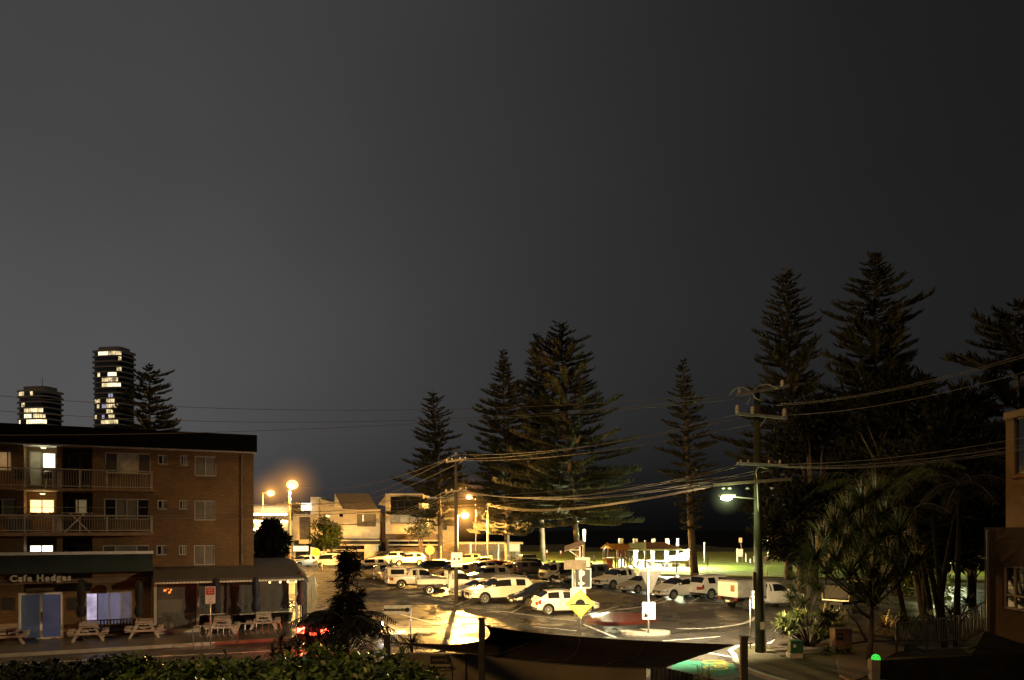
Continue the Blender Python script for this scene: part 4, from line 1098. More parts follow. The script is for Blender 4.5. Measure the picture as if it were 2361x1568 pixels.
def bloom(c, r0, Rm, k, col, parent):
    # lamp bloom put in as a glowing ball, emission falling with distance squared
    nm = 'lamp_bloom_%g_%g' % (Rm, k)
    m = bpy.data.materials.new(nm); m.use_nodes = True; nt = m.node_tree; N = nt.nodes; L = nt.links
    N.remove(N['Principled BSDF'])
    tc = N.new('ShaderNodeTexCoord'); ln = N.new('ShaderNodeVectorMath'); ln.operation = 'LENGTH'; L.new(tc.outputs['Object'], ln.inputs[0])
    def mth(op, a, b):
        q = N.new('ShaderNodeMath'); q.operation = op
        for i_, x_ in enumerate((a, b)):
            if isinstance(x_, (int, float)): q.inputs[i_].default_value = x_
            else: L.new(x_, q.inputs[i_])
        return q.outputs[0]
    mxr = mth('MAXIMUM', ln.outputs['Value'], r0); inv = mth('DIVIDE', k, mth('MULTIPLY', mxr, mxr)); s_ = mth('MAXIMUM', mth('SUBTRACT', inv, k/Rm**2), 0.0)
    em = N.new('ShaderNodeEmission'); em.inputs['Color'].default_value = (*col, 1); L.new(s_, em.inputs['Strength']); L.new(em.outputs[0], N['Material Output'].inputs['Volume'])
    o = MB().ball((0, 0, 0), Rm, 20, 12).build('lamp_bloom', m, parent, smooth=True); o.location = c
    return o
LG = 'orange sodium street lamps'
lamp_post(606, 1308, 624, 1137, 'orange street lamp on a pale post beside the brick building, leftmost of four', LG, 6500, d=112)
lamp_post(1055, 1312, 1072, 1188, 'brightest orange street lamp, low beside the dark power pole', LG, 200000, d=99)
lamp_post(1097, 1300, 1082, 1146, 'orange street lamp high above the car park in front of the pine', LG, 50000, d=128)
# wooden utility pole with lamp in the far street
UD = 105.0
U2 = thing('utility_pole', 'far utility pole with crossarm carrying the biggest orange lamp', 'utility pole', (XU(668, UD), UD, 0), 0)
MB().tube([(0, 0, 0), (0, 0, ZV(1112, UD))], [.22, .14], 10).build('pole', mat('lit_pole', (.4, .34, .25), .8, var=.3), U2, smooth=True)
MB().b2((-1.9, -.2, ZV(1163, UD)-.08), (1.9, -.08, ZV(1163, UD)+.08)).build('crossarm', M['wood'], U2)
lx = XU(676, UD)-XU(668, UD); lz = ZV(1118, UD)
MB().tube([(0, 0, lz+.1), (lx, -.3, lz+.35)], .05, 8).build('lamp_arm', M['galv'], U2)
MB().ball((lx, -.4, lz), .75, 14, 8, (1, 1, .8)).build('lamp_bowl', M['lamp_sodium'], U2, smooth=True)
bloom((lx, -.4, lz), .6, 4.2, .22, (1, .42, .07), U2)
spot('sodium_light', (lx, -.5, lz-.5), 13000, SODIUM, .35, U2)
# dark utility pole in the car park
D1 = 56.0
U1 = thing('utility_pole', 'dark timber power pole with cycle lane sign standing among the parked cars', 'utility pole', (XU(1052, D1), D1, 0), 0)
MB().tube([(0, 0, 0), (-.03, 0, ZV(1050, D1))], [.15, .10], 12).build('pole', mat('dark_pole_timber', (.028, .022, .016), .85, var=.3, scale=4, bump=.3, bscale=25), U1, smooth=True)
for vv, w in ((1062, .72), (1132, .78)):
    z = ZV(vv, D1); ca = MB().bar((-w, -.2, z-.12), (w, -.2, z+.1), .1, .12); ca.build('crossarm', M['wood'], U1)
    for x in (-w*.9, -w*.4, w*.4, w*.9): MB().lathe([(.03, 0), (.05, .03), (.04, .08), (.055, .11), (.03, .16)], 8, (x, -.2, z+.02+.11*x)).build('insulator', M['pale'], U1)
MB().lathe([(.03, 0), (.06, .04), (.045, .1), (.06, .14), (.03, .2)], 8, (-.03, 0, ZV(1050, D1))).build('insulator', M['pale'], U1)
# bare service post
D3 = 98.0
U3 = thing('service_post', 'bare pale service post right of the brightest orange lamp', 'post', (XU(1125, D3), D3, 0), 0)
MB().tube([(0, 0, 0), (0, 0, ZV(1160, D3))], [.12, .09], 10).build('pole', M['cream'], U3, smooth=True); MB().b2((-.2, -.1, ZV(1166, D3)), (.2, -.12, ZV(1162, D3))).build('bracket', M['galv'], U3)
# the tall pole in front
D0 = 32.7
P0 = Vector((XU(1752, D0), D0, .1))
U0 = thing('utility_pole', 'tall green lit timber power pole with four crossarms and a white lamp at right', 'utility pole', P0, 0)
def L0(u, v, dy=0.0): return Vector((XU(u, D0+dy)-P0.x, dy, ZV(v, D0+dy)-.1))
MB().tube([(0, 0, 0), L0(1748, 1300), L0(1745, 893)], [.19, .165, .115], 16).build('pole', mat('tall_pole_timber', (.022, .028, .011), .8, var=.35, scale=3, bump=.3, bscale=20), U0, smooth=True)
def arm(a, b, w, m, y=-.18): return MB().bar(a+Vector((0, y, 0)), b+Vector((0, y, 0)), w, w).build('crossarm', m, U0)
silver = mat('aluminium_crossarm', (.24, .24, .26), .5, metal=.2)
arm(L0(1696, 912, -.3), L0(1815, 891, .4), .12, silver)
arm(L0(1694, 955), L0(1811, 965), .11, silver)
arm(L0(1697, 1069), L0(1812, 1075), .11, silver)
arm(L0(1640, 1119), L0(1821, 1105), .12, M['wood'])
def insul(u, v, s=1.0, par=None):
    p = L0(u, v)+Vector((0, -.18, 0))
    return MB().lathe([(.03*s, -.02), (.075*s, .0), (.08*s, .05*s), (.06*s, .07*s), (.085*s, .11*s), (.08*s, .16*s), (.06*s, .18*s), (.075*s, .23*s), (.04*s, .27*s)], 12, p).build('insulator', mat('glazed_insulator', (.45, .42, .38), .2), U0, smooth=True)
for u, v in ((1697, 953), (1732, 956), (1805, 961)): insul(u, v, 1.15)
for u, v in ((1702, 909), (1800, 893)): insul(u, v-1, .9)
for u in (1705, 1722, 1770, 1795): insul(u, 1070, .6)
def jumper(uv, y=-.25):
    P = [L0(u, v)+Vector((0, y, 0)) for u, v in uv]; out = []
    for i in range(len(P)-1):
        p0 = P[max(0, i-1)]; p1 = P[i]; p2 = P[i+1]; p3 = P[min(len(P)-1, i+2)]
        for k in range(5):
            t = k/5; out.append(.5*((2*p1)+(p2-p0)*t+(2*p0-5*p1+4*p2-p3)*t*t+(3*p1-p0-3*p2+p3)*t**3))
    out.append(P[-1]); MB().tube(out, .02, 6).build('jumper_cable', mat('pale_cable', (.4, .37, .32), .5), U0, smooth=True)
jumper([(1678, 914), (1690, 900), (1708, 896), (1722, 903), (1725, 920), (1718, 935)])
jumper([(1790, 899), (1765, 889), (1745, 893), (1734, 905), (1737, 920), (1752, 926)])
jumper([(1765, 1082), (1748, 1078), (1740, 1088), (1742, 1110), (1745, 1180)], -.2)
MB().bar(L0(1763, 965)+Vector((0, -.18, 0)), L0(1750, 985)+Vector((0, -.12, 0)), .03).build('brace', M['galv'], U0)
for u in (1665, 1680, 1722, 1778): MB().ball(L0(u, 1126)+Vector((0, -.15, 0)), .07, 8, 5, (1.3, 1, .7)).build('cable_clamp', M['galv'], U0)
cg = MB().tube([L0(1745, 1290)+Vector((.20, -.05, 0)), L0(1752, 1505)+Vector((.22, -.02, 0))], .035, 8); cg.build('conduit', M['galv'], U0)
lp = L0(1675, 1149)
MB().tube([L0(1742, 1150)+Vector((-.1, -.1, 0)), lp+Vector((.25, -.1, .06))], .025, 8).build('lamp_arm', M['galv'], U0)
MB().b2(lp+Vector((-.3, -.2, .075)), lp+Vector((.35, .2, .17))).build('lamp_head', M['grey'], U0, bevel=.04)
MB().ball(lp, .17, 14, 8, (1.35, 1, .55)).build('lamp_bowl', M['lamp_white'], U0, smooth=True)
light('lamp_spill', 'POINT', lp+Vector((.1, -.45, -.15)), 150, (.85, 1, .42), .1, U0)
bloom(lp, .15, .75, .022, (.8, 1, .45), U0)
spot('white_light', lp+Vector((0, 0, -.16)), 17000, (1.0, .78, .43), .15, U0, aim=(-.38, .62, -.7), size=140, blend=.5)
MB().b2(L0(1736, 1318)+Vector((-.06, -.22, 0)), L0(1739, 1362)+Vector((.03, -.17, 0))).build('cover_strip', M['dark'], U0)
NT = MB().b2(L0(1749, 1433)+Vector((0, -.235, 0)), L0(1759, 1450)+Vector((0, -.225, 0))); NT.build('paper_notice', M['white'], U0)
# ---------------------------------------------------------------- wires
wire_m = mat('wire', (.2, .175, .15), .6, var=.1, spec=.2)
def wire(a, b, sag, label, group, r=.011, m=None):
    a = Vector(a); b = Vector(b); n = 28
    pts = [a.lerp(b, i/n)-Vector((0, 0, sag*4*(i/n)*(1-i/n))) for i in range(n+1)]
    o = MB().tube([p-a for p in pts], r, 5).build('power_line', m or wire_m, None, smooth=True); o.location = a
    return tag(o, label, 'wire', group)
def P0w(u, v, dy=-.18): return W(u, v, D0+dy)
gA = 'high wires running left from the tall power pole'
for k, (u, v, ve) in enumerate(((1680, 908, 880), (1697, 912, 915), (1736, 917, 1000))):
    wire(P0w(u, v), W(-330, ve, 33), [.91, 1.07, .55][k], ['highest', 'middle', 'lowest'][k]+' of the three high wires crossing left from the pole top above the roof', gA, .011)
gF = 'low wires running left from the tall power pole across the brick building'
for k, (v, ve) in enumerate(((1072, 1160), (1076, 1182), (1080, 1186))):
    wire(P0w(1705+k*30, v+25), W(-330, ve, 33), [.62, .7, .75][k], ['highest', 'middle', 'lowest'][k]+' of the three dark low wires crossing the brick facade', gF, .011)
gB = 'high wires running right from the tall power pole'
for k, (u, v, ve) in enumerate(((1800, 931, 800), (1790, 935, 806), (1805, 957, 842))):
    e = W(2420, ve, 20); wire(P0w(u, v), e, .28, ['upper', 'second', 'lowest'][k]+' of the three high wires rising right of the tall power pole', gB, .009)
gE = 'low wires running right from the tall power pole'
for k, (u, v, ve) in enumerate(((1768, 1070, 998), (1780, 1074, 1016), (1800, 1076, 1024), (1810, 1078, 1028))):
    e = W(2420, ve, 22); wire(P0w(u, v), e, .25, ['highest', 'second', 'third', 'lowest'][k]+' of the four low wires running right to the cream building', gE, .009)
gC = 'wires between the tall pole and the dark power pole'
def P1w(u, v): return W(u, v, D1-.2)
for k, (u, v, u1, v1) in enumerate(((1697, 956, 1035, 1058), (1732, 958, 1050, 1048), (1805, 963, 1068, 1062))):
    wire(P0w(u, v), P1w(u1, v1), .5, ['left', 'middle', 'right'][k]+' high wire sloping down from the tall pole to the dark power pole', gC, .011)
for k, (u, v, u1, v1) in enumerate(((1700, 1072, 1031, 1129), (1715, 1073, 1045, 1130), (1775, 1078, 1060, 1131), (1795, 1080, 1074, 1132))):
    wire(P0w(u, v), P1w(u1, v1), .9, ['first', 'second', 'third', 'fourth'][k]+' low wire from the left between the tall pole and the dark power pole', gC, .012)
gT = 'thick cables between the tall pole and the service post'
for k in range(3):
    wire(P0w(1650+k*18, 1117-k*2), W(1125, 1160+k*3, D3), .9, ['upper', 'middle', 'lower'][k]+' thick cable from the tall pole to the bare service post', gT, .02)
gD = 'wires between the dark power pole and the far lamp pole'
for k, (u1, v1, u2, v2) in enumerate(((1035, 1058, 655, 1160), (1050, 1049, 668, 1115), (1068, 1062, 682, 1162))):
    wire(P1w(u1, v1), W(u2, v2-3, UD), 1.5, ['left', 'middle', 'right'][k]+' upper wire sagging from the dark power pole to the far lamp pole', gD, .022)
for k, (u1, u2) in enumerate(((1031, 650), (1045, 660), (1060, 676), (1074, 686))):
    wire(P1w(u1, 1131), W(u2, 1172, UD), 2.3, ['first', 'second', 'third', 'fourth'][k]+' low wire sagging in front of the pale houses', gD, .02)
wire(W(668, 1130, UD), W(520, 1165, 112), .6, 'wire from the far lamp pole behind the brick building', gD, .02)
# ================================================================== signs
def signpost(name, u, vb, vt, label, d=None, r=.03, m=None, base=0.0, group=None, cat='sign', rz=None):
    d = d or F*(H-base)/(vb-YH); p = Vector((XU(u, d), d, base))
    rz = rz if rz is not None else math.atan2(-p.x, p.y)*1.0
    t = thing(name, label, cat, p, rz, group)
    z = ZV(vt, d)-base
    MB().tube([(0, 0, 0), (0, 0, z)], r, 8).build('post', m or M['galv'], t, smooth=True)
    return t, d
def rrect(w, h, r=.04, n=4):
    pts = []
    for cx_, cz_, a0 in ((w/2-r, h/2-r, 0), (-w/2+r, h/2-r, 90), (-w/2+r, -h/2+r, 180), (w/2-r, -h/2+r, 270)):
        for k in range(n+1): a = R(a0+90*k/n); pts.append((cx_+r*math.cos(a), cz_+r*math.sin(a)))
    return pts
def plate(t, x, z, w, h, m, y=-.05, name='sign_plate', r=.04, th=.008, lab=None):
    return MB().prism([(x+a, z+b) for a, b in rrect(w, h, r)], y, y+th, 'Y').build(name, m, t, label=lab)
ink = mat('sign_ink', (.015, .015, .015), .5); redink = mat('sign_red', (.55, .04, .025), .45)
def zz(v, d, base=0.0): return ZV(v, d)-base
# speed hump warning
t, d = signpost('warning_sign', 1338, 1468, 1330, 'yellow diamond warning sign showing a speed hump', base=.0)
zc_ = zz(1392, d); hs = (1425-1359)/2*d/F
def diamond(s): return [(0, s), (s, 0), (0, -s), (-s, 0)]
MB().prism([(a, zc_+b) for a, b in diamond(hs)], -.05, -.042, 'Y').build('sign_plate', M['yellow'], t)
MB().prism([(a, zc_+b) for a, b in diamond(hs*.9)], -.055, -.051, 'Y').build('sign_face', mat('pale_sign_yellow', (.86, .74, .20), .4, var=.04), t)
hm = MB(); r_ = hs*.34
hm.prism([(r_*math.cos(R(a)), zc_-hs*.02+r_*math.sin(R(a))) for a in range(0, 181, 15)], -.062, -.057, 'Y'); hm.b2((-hs*.68, -.062, zc_-hs*.09), (hs*.68, -.057, zc_-hs*.025)); hm.build('hump_symbol', ink, t)
t, d = signpost('blank_sign', 1333, 1452, 1356, 'white rounded square sign right behind the yellow speed hump diamond')
plate(t, 0, zz(1377, d), 36*d/F, 42*d/F, M['white'])
# parking sign
t, d = signpost('parking_sign', 1341, 1420, 1316, 'dark square parking sign with white P and arrow')
w = 44*d/F; zc_ = zz(1333, d)
plate(t, 0, zc_, w, w*1.05, M['white']); plate(t, 0, zc_, w*.88, w*.93, mat('sign_slate', (.035, .04, .05), .45), y=-.058, name='sign_face')
text_obj('P', w*.62, M['white'], t, (0, -.062, zc_+w*.14), (R(90), 0, 0), bold=.02)
aw_ = MB(); aw_.b2((-w*.17, -.066, zc_-w*.33), (.0, -.06, zc_-w*.21)); aw_.prism([(0, zc_-w*.16), (w*.19, zc_-w*.27), (0, zc_-w*.38)], -.066, -.06, 'Y'); aw_.build('arrow', M['white'], t)
t, d = signpost('street_notice', 1326, 1412, 1296, 'back of a pale rectangular board on two thin posts', d=46)
plate(t, .0, zz(1302, d), 51*d/F, 22*d/F, mat('board_back', (.14, .12, .10), .6, var=.3, scale=3), r=.02)
MB().tube([(.36, 0, 0), (.36, 0, zz(1296, d))], .03, 8).build('post', M['galv'], t)
# camera mast with solar panel
t, d = signpost('solar_mast', 1346, 1372, 1247, 'grey mast with tilted solar panel, battery box and bright light tube', d=52, r=.09, cat='mast')
zs = zz(1262, d)
mt = Matrix.Rotation(R(-14), 3, 'Y')
MB().box((-.62, -.05, zz(1258, d)), (1.35, 1.0, .05), M=Matrix.Rotation(R(18), 3, 'X')@Matrix.Rotation(R(-20), 3, 'Y')).build('solar_panel', mat('solar_panel_back', (.22, .17, .14), .4), t)
fr = MB(); fr.bar((-1.0, -.05, zz(1268, d)), (-.1, -.05, zz(1290, d)), .05); fr.bar((-.25, -.05, zz(1252, d)), (-.25, -.05, zz(1290, d)), .07); fr.bar((-1.0, -.05, zz(1268, d)), (-.2, -.05, zz(1268, d)), .05); fr.build('panel_bracket', M['galv'], t)
MB().b2((-.55, -.22, zz(1307, d)), (.42, .2, zz(1285, d))).build('battery_box', mat('battery_box_grey', (.5, .52, .53), .5), t, bevel=.02)
PL = thing('park_light', 'slim glowing park light column rising behind the solar mast', 'street lamp', (XU(1347, 116), 116, 0), 0)
zt_ = ZV(1221, 116); MB().tube([(0, 0, 0), (0, 0, ZV(1250, 116))], .09, 8).build('pole', M['galv'], PL, smooth=True)
MB().tube([(0, 0, ZV(1250, 116)+.01), (0, 0, ZV(1241, 116))], .15, 8).build('light_column', mat('tube_glow', (.9, .85, .6), .4, emit=(1, .92, .65), es=6), PL, smooth=True); MB().tube([(0, 0, ZV(1239, 116)), (0, 0, zt_)], .19, 8).build('light_column', mat('tube_glow', (.9, .85, .6), .4, emit=(1, .92, .65), es=6), PL, smooth=True)
MB().tube([(0, 0, ZV(1242, 116)), (0, 0, ZV(1238, 116))], .1, 8).build('collar', M['galv'], PL)
light('park_lamp', 'POINT', (0, -.5, zt_-.4), 30000, (1, .95, .55), .2, PL)
# keep left sign with give way sign back
t, d = signpost('traffic_sign', 1495, 1459, 1318, 'white post with keep left arrow plate and back of a give way triangle', base=.14, r=.045, m=M['white'])
w = 30*d/F; zc_ = zz(1408, d, .14)
plate(t, .02, zc_, w, w*1.35, M['white'], y=-.07)
aw_ = MB(); aw_.bar((.02+w*.22, -.078, zc_-w*.02), (.02-w*.18, -.078, zc_-w*.38), .09, .012); aw_.prism([(.02-w*.36, zc_-w*.52), (.02-w*.02, zc_-w*.42), (.02-w*.30, zc_-w*.12)], -.083, -.073, 'Y'); aw_.build('arrow', ink, t)
tw = 24*d/F; zt = zz(1318, d, .14)
MB().prism([(-tw+.1, zt), (tw+.1, zt), (.1+.02, zt-tw*2.1), (.1-.02, zt-tw*2.1)], .05, .06, 'Y').build('give_way_plate', mat('grey_sign_back', (.13, .12, .11), .5), t)
# one way sign at the tall pole
t, d = signpost('one_way_sign', 1730, 1496, 1374, 'white one way sign with left arrow in front of the tall pole', base=.1, r=.028)
w = 26*d/F; xo = 17*d/F; zc_ = zz(1381, d, .1)
plate(t, xo, zc_, w, 40*d/F, M['white'], y=-.3)
text_obj('ONE', w*.36, ink, t, (xo, -.305, zc_+w*.48), (R(90), 0, 0), space=1.1); text_obj('WAY', w*.36, ink, t, (xo, -.305, zc_+w*.08), (R(90), 0, 0), space=1.1)
aw_ = MB(); aw_.b2((xo-w*.2, -.309, zc_-w*.43), (xo+w*.32, -.304, zc_-w*.37)); aw_.prism([(xo-w*.34, zc_-w*.40), (xo-w*.16, zc_-w*.31), (xo-w*.16, zc_-w*.49)], -.309, -.304, 'Y'); aw_.b2((xo-w*.02, -.309, zc_-w*.31), (xo+w*.12, -.304, zc_-w*.2)); aw_.build('arrow', ink, t)
MB().b2((0, -.295, zc_+.1), (xo, -.27, zc_+.14)).build('bracket', M['galv'], t)
MB().b2((-.02, -.12, zz(1382, d, .1)), (.05, .12, zz(1362, d, .1))).build('side_plate', M['dark'], t)
# street name
t, d = signpost('street_sign', 947, 1492, 1394, 'pale street name sign reading MONTANA RD on a thin post', base=.0, r=.03, rz=R(6))
w = 60*d/F; zc_ = zz(1404, d)
plate(t, -w*.52, zc_-.03, w, 21*d/F, mat('street_sign_cream', (.72, .68, .55), .5), y=-.04, r=.02)
text_obj('MONTANA RD', w*.118, ink, t, (-w*.62, -.045, zc_-.03), (R(90), 0, 0), bold=.006)
MB().prism([(-w*.13+.1*math.cos(R(a)), zc_-.03+.1*math.sin(R(a))) for a in range(0, 360, 20)], -.05, -.042, 'Y').build('emblem', ink, t)
# no parking sign at the kerb
t, d = signpost('parking_restriction_sign', 485, 1491, 1353, 'red and white parking restriction sign on a thin post at the cafe kerb', base=.12, r=.026, m=M['galv'])
w = 22*d/F; zc_ = zz(1372, d, .12)
plate(t, 0, zc_, w, w*1.8, M['white'], r=.03); plate(t, 0, zc_+w*.42, w*.82, w*.78, redink, y=-.056, name='red_panel', r=.02)
pb = MB()
for k in range(3): pb.b2((-w*.28, -.062, zc_+w*(.62-k*.2)), (w*.28, -.057, zc_+w*(.68-k*.2)))
pb.build('lettering', M['white'], t)
pb = MB(); pb.b2((-w*.06, -.056, zc_-w*.5), (w*.06, -.051, zc_-w*.42)); pb.b2((-w*.2, -.056, zc_-w*.75), (w*.2, -.051, zc_-w*.68)); pb.build('small_print', redink, t)
# cycle lane sign on the dark pole
CS = thing('cycle_lane_sign', 'small white cycle lane sign fixed to the dark power pole', 'sign', (XU(1053, D1-.22), D1-.22, ZV(1299, D1)), 0)
w = 25*D1/F
plate(CS, 0, .26, w, w*1.3, M['white'], y=-.02)
cyc = MB()
for x in (-.16, .16):
    cyc.lathe([(.10, -.03), (.10, -.026)], 14, (x, 0, .32), 'Y')
cyc.bar((-.16, -.032, .32), (0, -.032, .47), .03, .01); cyc.bar((0, -.032, .47), (.16, -.032, .32), .03, .01); cyc.b2((-.1, -.036, .46), (.1, -.03, .5)); cyc.build('cycle_symbol', ink, CS)
text_obj('LANE', w*.28, ink, CS, (0, -.026, .06), (R(90), 0, 0))
# pedestrian crossing signs
for u, v, vb, lb in ((728, 1274, 1303, 'round yellow crossing sign by the white van on the left'), (991, 1268, 1299, 'round yellow crossing sign beside the far white wagon')):
    t, d = signpost('crossing_sign', u, vb, v-9, lb, group='round yellow crossing signs', r=.05)
    rr = 10*d/F; z = zz(v, d)
    MB().prism([(rr*math.cos(R(a)), z+rr*math.sin(R(a))) for a in range(0, 360, 18)], -.09, -.08, 'Y').build('sign_plate', mat('crossing_yellow', (.9, .72, .08), .4, var=.04, emit=(1, .75, .1), es=.12), t)
    lg = MB(); lg.bar((-rr*.4, -.1, z-rr*.5), (0, -.1, z+rr*.3), .12, .02); lg.bar((rr*.4, -.1, z-rr*.5), (0, -.1, z+rr*.3), .12, .02); lg.ball((0, -.1, z+rr*.5), rr*.17, 8, 5); lg.build('walker_symbol', mat('faded_ink', (.25, .2, .04), .5), t)
# no stopping signs on the lawn edge
for u, vb, vt, lb in ((1769, 1331, 1284, 'no stopping sign just right of the tall power pole'), (1837, 1334, 1287, 'no stopping sign beside the spiky bushes on the right')):
    t, d = signpost('no_stopping_sign', u, vb, vt, lb, group='no stopping signs along the lawn', r=.035)
    w = 12*d/F; z = zz(vt+8, d)
    plate(t, 0, z, w, w*1.55, M['white']); MB().lathe([(w*.33, -.06), (w*.33, -.055)], 16, (0, 0, z+w*.25), 'Y').build('red_ring', redink, t)
    MB().lathe([(w*.23, -.066), (w*.23, -.062)], 16, (0, 0, z+w*.25), 'Y').build('ring_face', M['white'], t); text_obj('S', w*.4, ink, t, (0, -.07, z+w*.25), (R(90), 0, 0))
# slim posts and markers by the lawn
for u, vb, vt, lb in ((1085, 1300, 1253, 'slim pale post with round top left of the service post'), (1124.5, 1299, 1247, 'slim pale post behind the service post'), (1149, 1299, 1258, 'slim pale post with round top right of the service post'), (1017, 1297, 1262, 'slim pale post right of the crossing sign'), (1624, 1299, 1253, 'slim white post on the far lawn right of the dark pine trunk')):
    t, d = signpost('marker_post', u, vb, vt, lb, group='slim pale posts near the lawn', cat='post', r=.09, m=M['cream'])
    MB().ball((0, 0, zz(vt, d)), .14, 8, 6, (1, 1, 1.6)).build('cap', M['cream'], t)
# ================================================================== far houses, shops, towers
def wthing(name, label, cat, u, d, group=None):
    return thing(name, label, cat, (XU(u, d), d, 0), 0, group)
def wb(mb, name, m, t, **k): return mb.build(name, m, t, world=True, **k)
HD = 128.0
h = wthing('house', 'pale two storey house with steep striped metal roof behind the car park', 'house', 830, HD)
w_ = MB(); w_.bpx(791, 875, 1179, 1242, HD, 9); w_.bpx(775, 791, 1214, 1242, HD+.3, 8); w_.bpx(762, 775, 1170, 1242, HD+.35, 8); w_.bpx(775, 790.8, 1176, 1214, HD+.32, 8)
# gable wall
w_.prism([(XU(771, HD), ZV(1138, HD)), (XU(792, HD), ZV(1178.6, HD)), (XU(771, HD), ZV(1178.6, HD))], HD+.2, HD+.5, 'Y')
wb(w_, 'wall', M['cream'], h)
rf = MB()
a0, a1, b0, b1 = W(792, 1178, HD-.4), W(875, 1178, HD-.4), W(771, 1138, HD+5), W(850, 1138, HD+5)
a0.y = a1.y = HD-.4; b0.y = b1.y = HD+4.5
b0.z = b1.z = ZV(1138, HD+4.5); b0.x = XU(771, HD+4.5); b1.x = XU(850, HD+4.5)
rf.add([a0, a1, b1, b0, a0+Vector((0, 0, -.15)), a1+Vector((0, 0, -.15)), b1+Vector((0, 0, -.15)), b0+Vector((0, 0, -.15))], [(0, 1, 2, 3), (7, 6, 5, 4), (0, 4, 5, 1), (1, 5, 6, 2), (3, 2, 6, 7), (0, 3, 7, 4)])
for k in range(15):
    q = (k+.5)/15; rf.bar(a0.lerp(a1, q)+Vector((0, 0, .03)), b0.lerp(b1, q)+Vector((0, 0, .03)), .06, .08)
wb(rf, 'roof', mat('metal_roof', (.30, .25, .19), .5, metal=.3), h)
wb(MB().bpx(790, 876, 1174.5, 1178.6, HD-.45, .25), 'gutter', M['cream'], h)
def hwin(t, u0, u1, v0, v1, d, pane, cols=2, fm=None, lab=None):
    f = MB(); f.bpx(u0, u1, v0, v0+1.2, d-.08, .07); f.bpx(u0, u1, v1-1.2, v1, d-.08, .07)
    for k in range(cols+1):
        uu = lerp(u0, u1, k/cols); f.bpx(uu-.5, uu+.5, v0+1.2, v1-1.2, d-.08, .07)
    o = wb(f, 'window', fm or M['dark'], t, label=lab)
    p = MB().bpx(u0+.4, u1-.4, v0+1, v1-1, d-.05, .03); q = p.build('pane', pane, o, world=False)
    # pane was built in world space under a child: bring it to the thing's space
    q.data.transform(Matrix.Translation(-Vector(t.location)))
    return o
dimw = mat('dim_interior', (.10, .08, .05), .2, var=.5, scale=.8, emit=(1, .7, .35), es=.05)
hwin(h, 824, 866, 1186, 1214, HD, dimw, 3)
wb(MB().bpx(836, 838, 1187, 1202, HD-.1, .04), 'lit_strip', mat('strip_glow', (.8, .7, .5), .5, emit=(1, .85, .5), es=1.5), h)
hwin(h, 783, 791, 1184, 1192, HD+.3, M['glass'], 1)
h2 = wthing('house', 'tall pale wing with slanted parapets left of the striped roof house', 'house', 740, HD+3)
w_ = MB(); d2 = HD+2
w_.bpx(716, 735, 1148, 1246, d2, 9)
w_.prism([(XU(735.2, d2), ZV(1150, d2)), (XU(771, d2), ZV(1160, d2)), (XU(771, d2), 0), (XU(735.2, d2), 0)], d2+.4, d2+9, 'Y')
w_.bpx(675, 689, 1186, 1246, d2+.5, 8); w_.bpx(689, 715.8, 1186, 1192, d2+.5, 8); w_.bpx(689, 715.8, 1244, 1254, d2+.2, 8)
wb(w_, 'wall', M['cream'], h2)
hwin(h2, 689, 714, 1192, 1244, d2+1.2, dimw, 2); hwin(h2, 751, 771, 1186, 1194, d2+.4, M['lit_warm'], 2)
wb(MB().bpx(716, 735, 1146, 1148, d2-.1, 9.2), 'parapet', M['white'], h2)
h3 = wthing('house', 'pale box shaped house with a large dark picture window', 'house', 932, HD)
w_ = MB(); w_.bpx(889, 900, 1142, 1231, HD, 10); w_.bpx(966, 974, 1142, 1231, HD, 10); w_.bpx(900, 966, 1207, 1231, HD, 10); w_.bpx(900, 966, 1142, 1145, HD, 10)
w_.bpx(900, 966, 1145, 1207, HD+1.5, .2)
wb(w_, 'wall', M['cream'], h3)
wb(MB().bpx(888, 975, 1138, 1142, HD-.2, 10.4), 'roof', M['white'], h3)
sr = MB().prism([(XU(889, HD), ZV(1138, HD)), (XU(889, HD), ZV(1167, HD)), (XU(869, HD), ZV(1163, HD))], HD+1.2, HD+8, 'Y'); wb(sr, 'side_roof', M['pale'], h3)
hwin(h3, 900, 966, 1145, 1180, HD+.4, M['glass'], 4); hwin(h3, 900, 966, 1184, 1206.6, HD+.4, mat('pale_room', (.3, .28, .2), .3, var=.5, scale=.9, emit=(.9, .9, .6), es=.13), 3)
wb(MB().bpx(900, 966, 1180, 1184, HD+.3, .2), 'beam', M['dark'], h3)
# stone walls and slab beams below the houses
sw = wthing('stone_wall', 'dark stacked stone wall with pale concrete beams under the striped roof house', 'wall', 810, HD-2)
w_ = MB(); w_.bpx(748, 876, 1248, 1262, HD-1.2, 5); w_.bpx(766, 780, 1212, 1248, HD+.1, 5); wb(w_, 'wall', M['stone'], sw)
b_ = MB(); b_.bpx(752, 872, 1244.6, 1247.6, HD-2.4, 1.8); b_.bpx(752, 872, 1254.8, 1258, HD-2.6, 2); b_.bpx(745, 840, 1266.5, 1272, HD-3, 2); wb(b_, 'beam', M['cream'], sw)
wb(MB().bpx(840, 868.5, 1256.5, 1293, HD-3.2, 1.5), 'gate_panel', M['cream'], sw)
w_ = MB(); w_.bpx(750, 840, 1272.5, 1296, HD-2.2, .4); wb(w_, 'lower_wall', M['dark'], sw)
sw2 = wthing('stone_wall', 'dark stacked stone wall with two long beams under the box shaped house', 'wall', 960, HD-2)
w_ = MB(); w_.bpx(889, 1012, 1231.5, 1290, HD-.5, 5); w_.bpx(876, 888.6, 1204, 1290, HD+1.0, 4); wb(w_, 'wall', M['stone'], sw2)
b_ = MB(); b_.bpx(894, 1022, 1245, 1248, HD-2.4, 1.6); b_.bpx(894, 1022, 1255, 1258, HD-2.5, 1.7); wb(b_, 'beam', M['pale'], sw2)
g_ = MB()
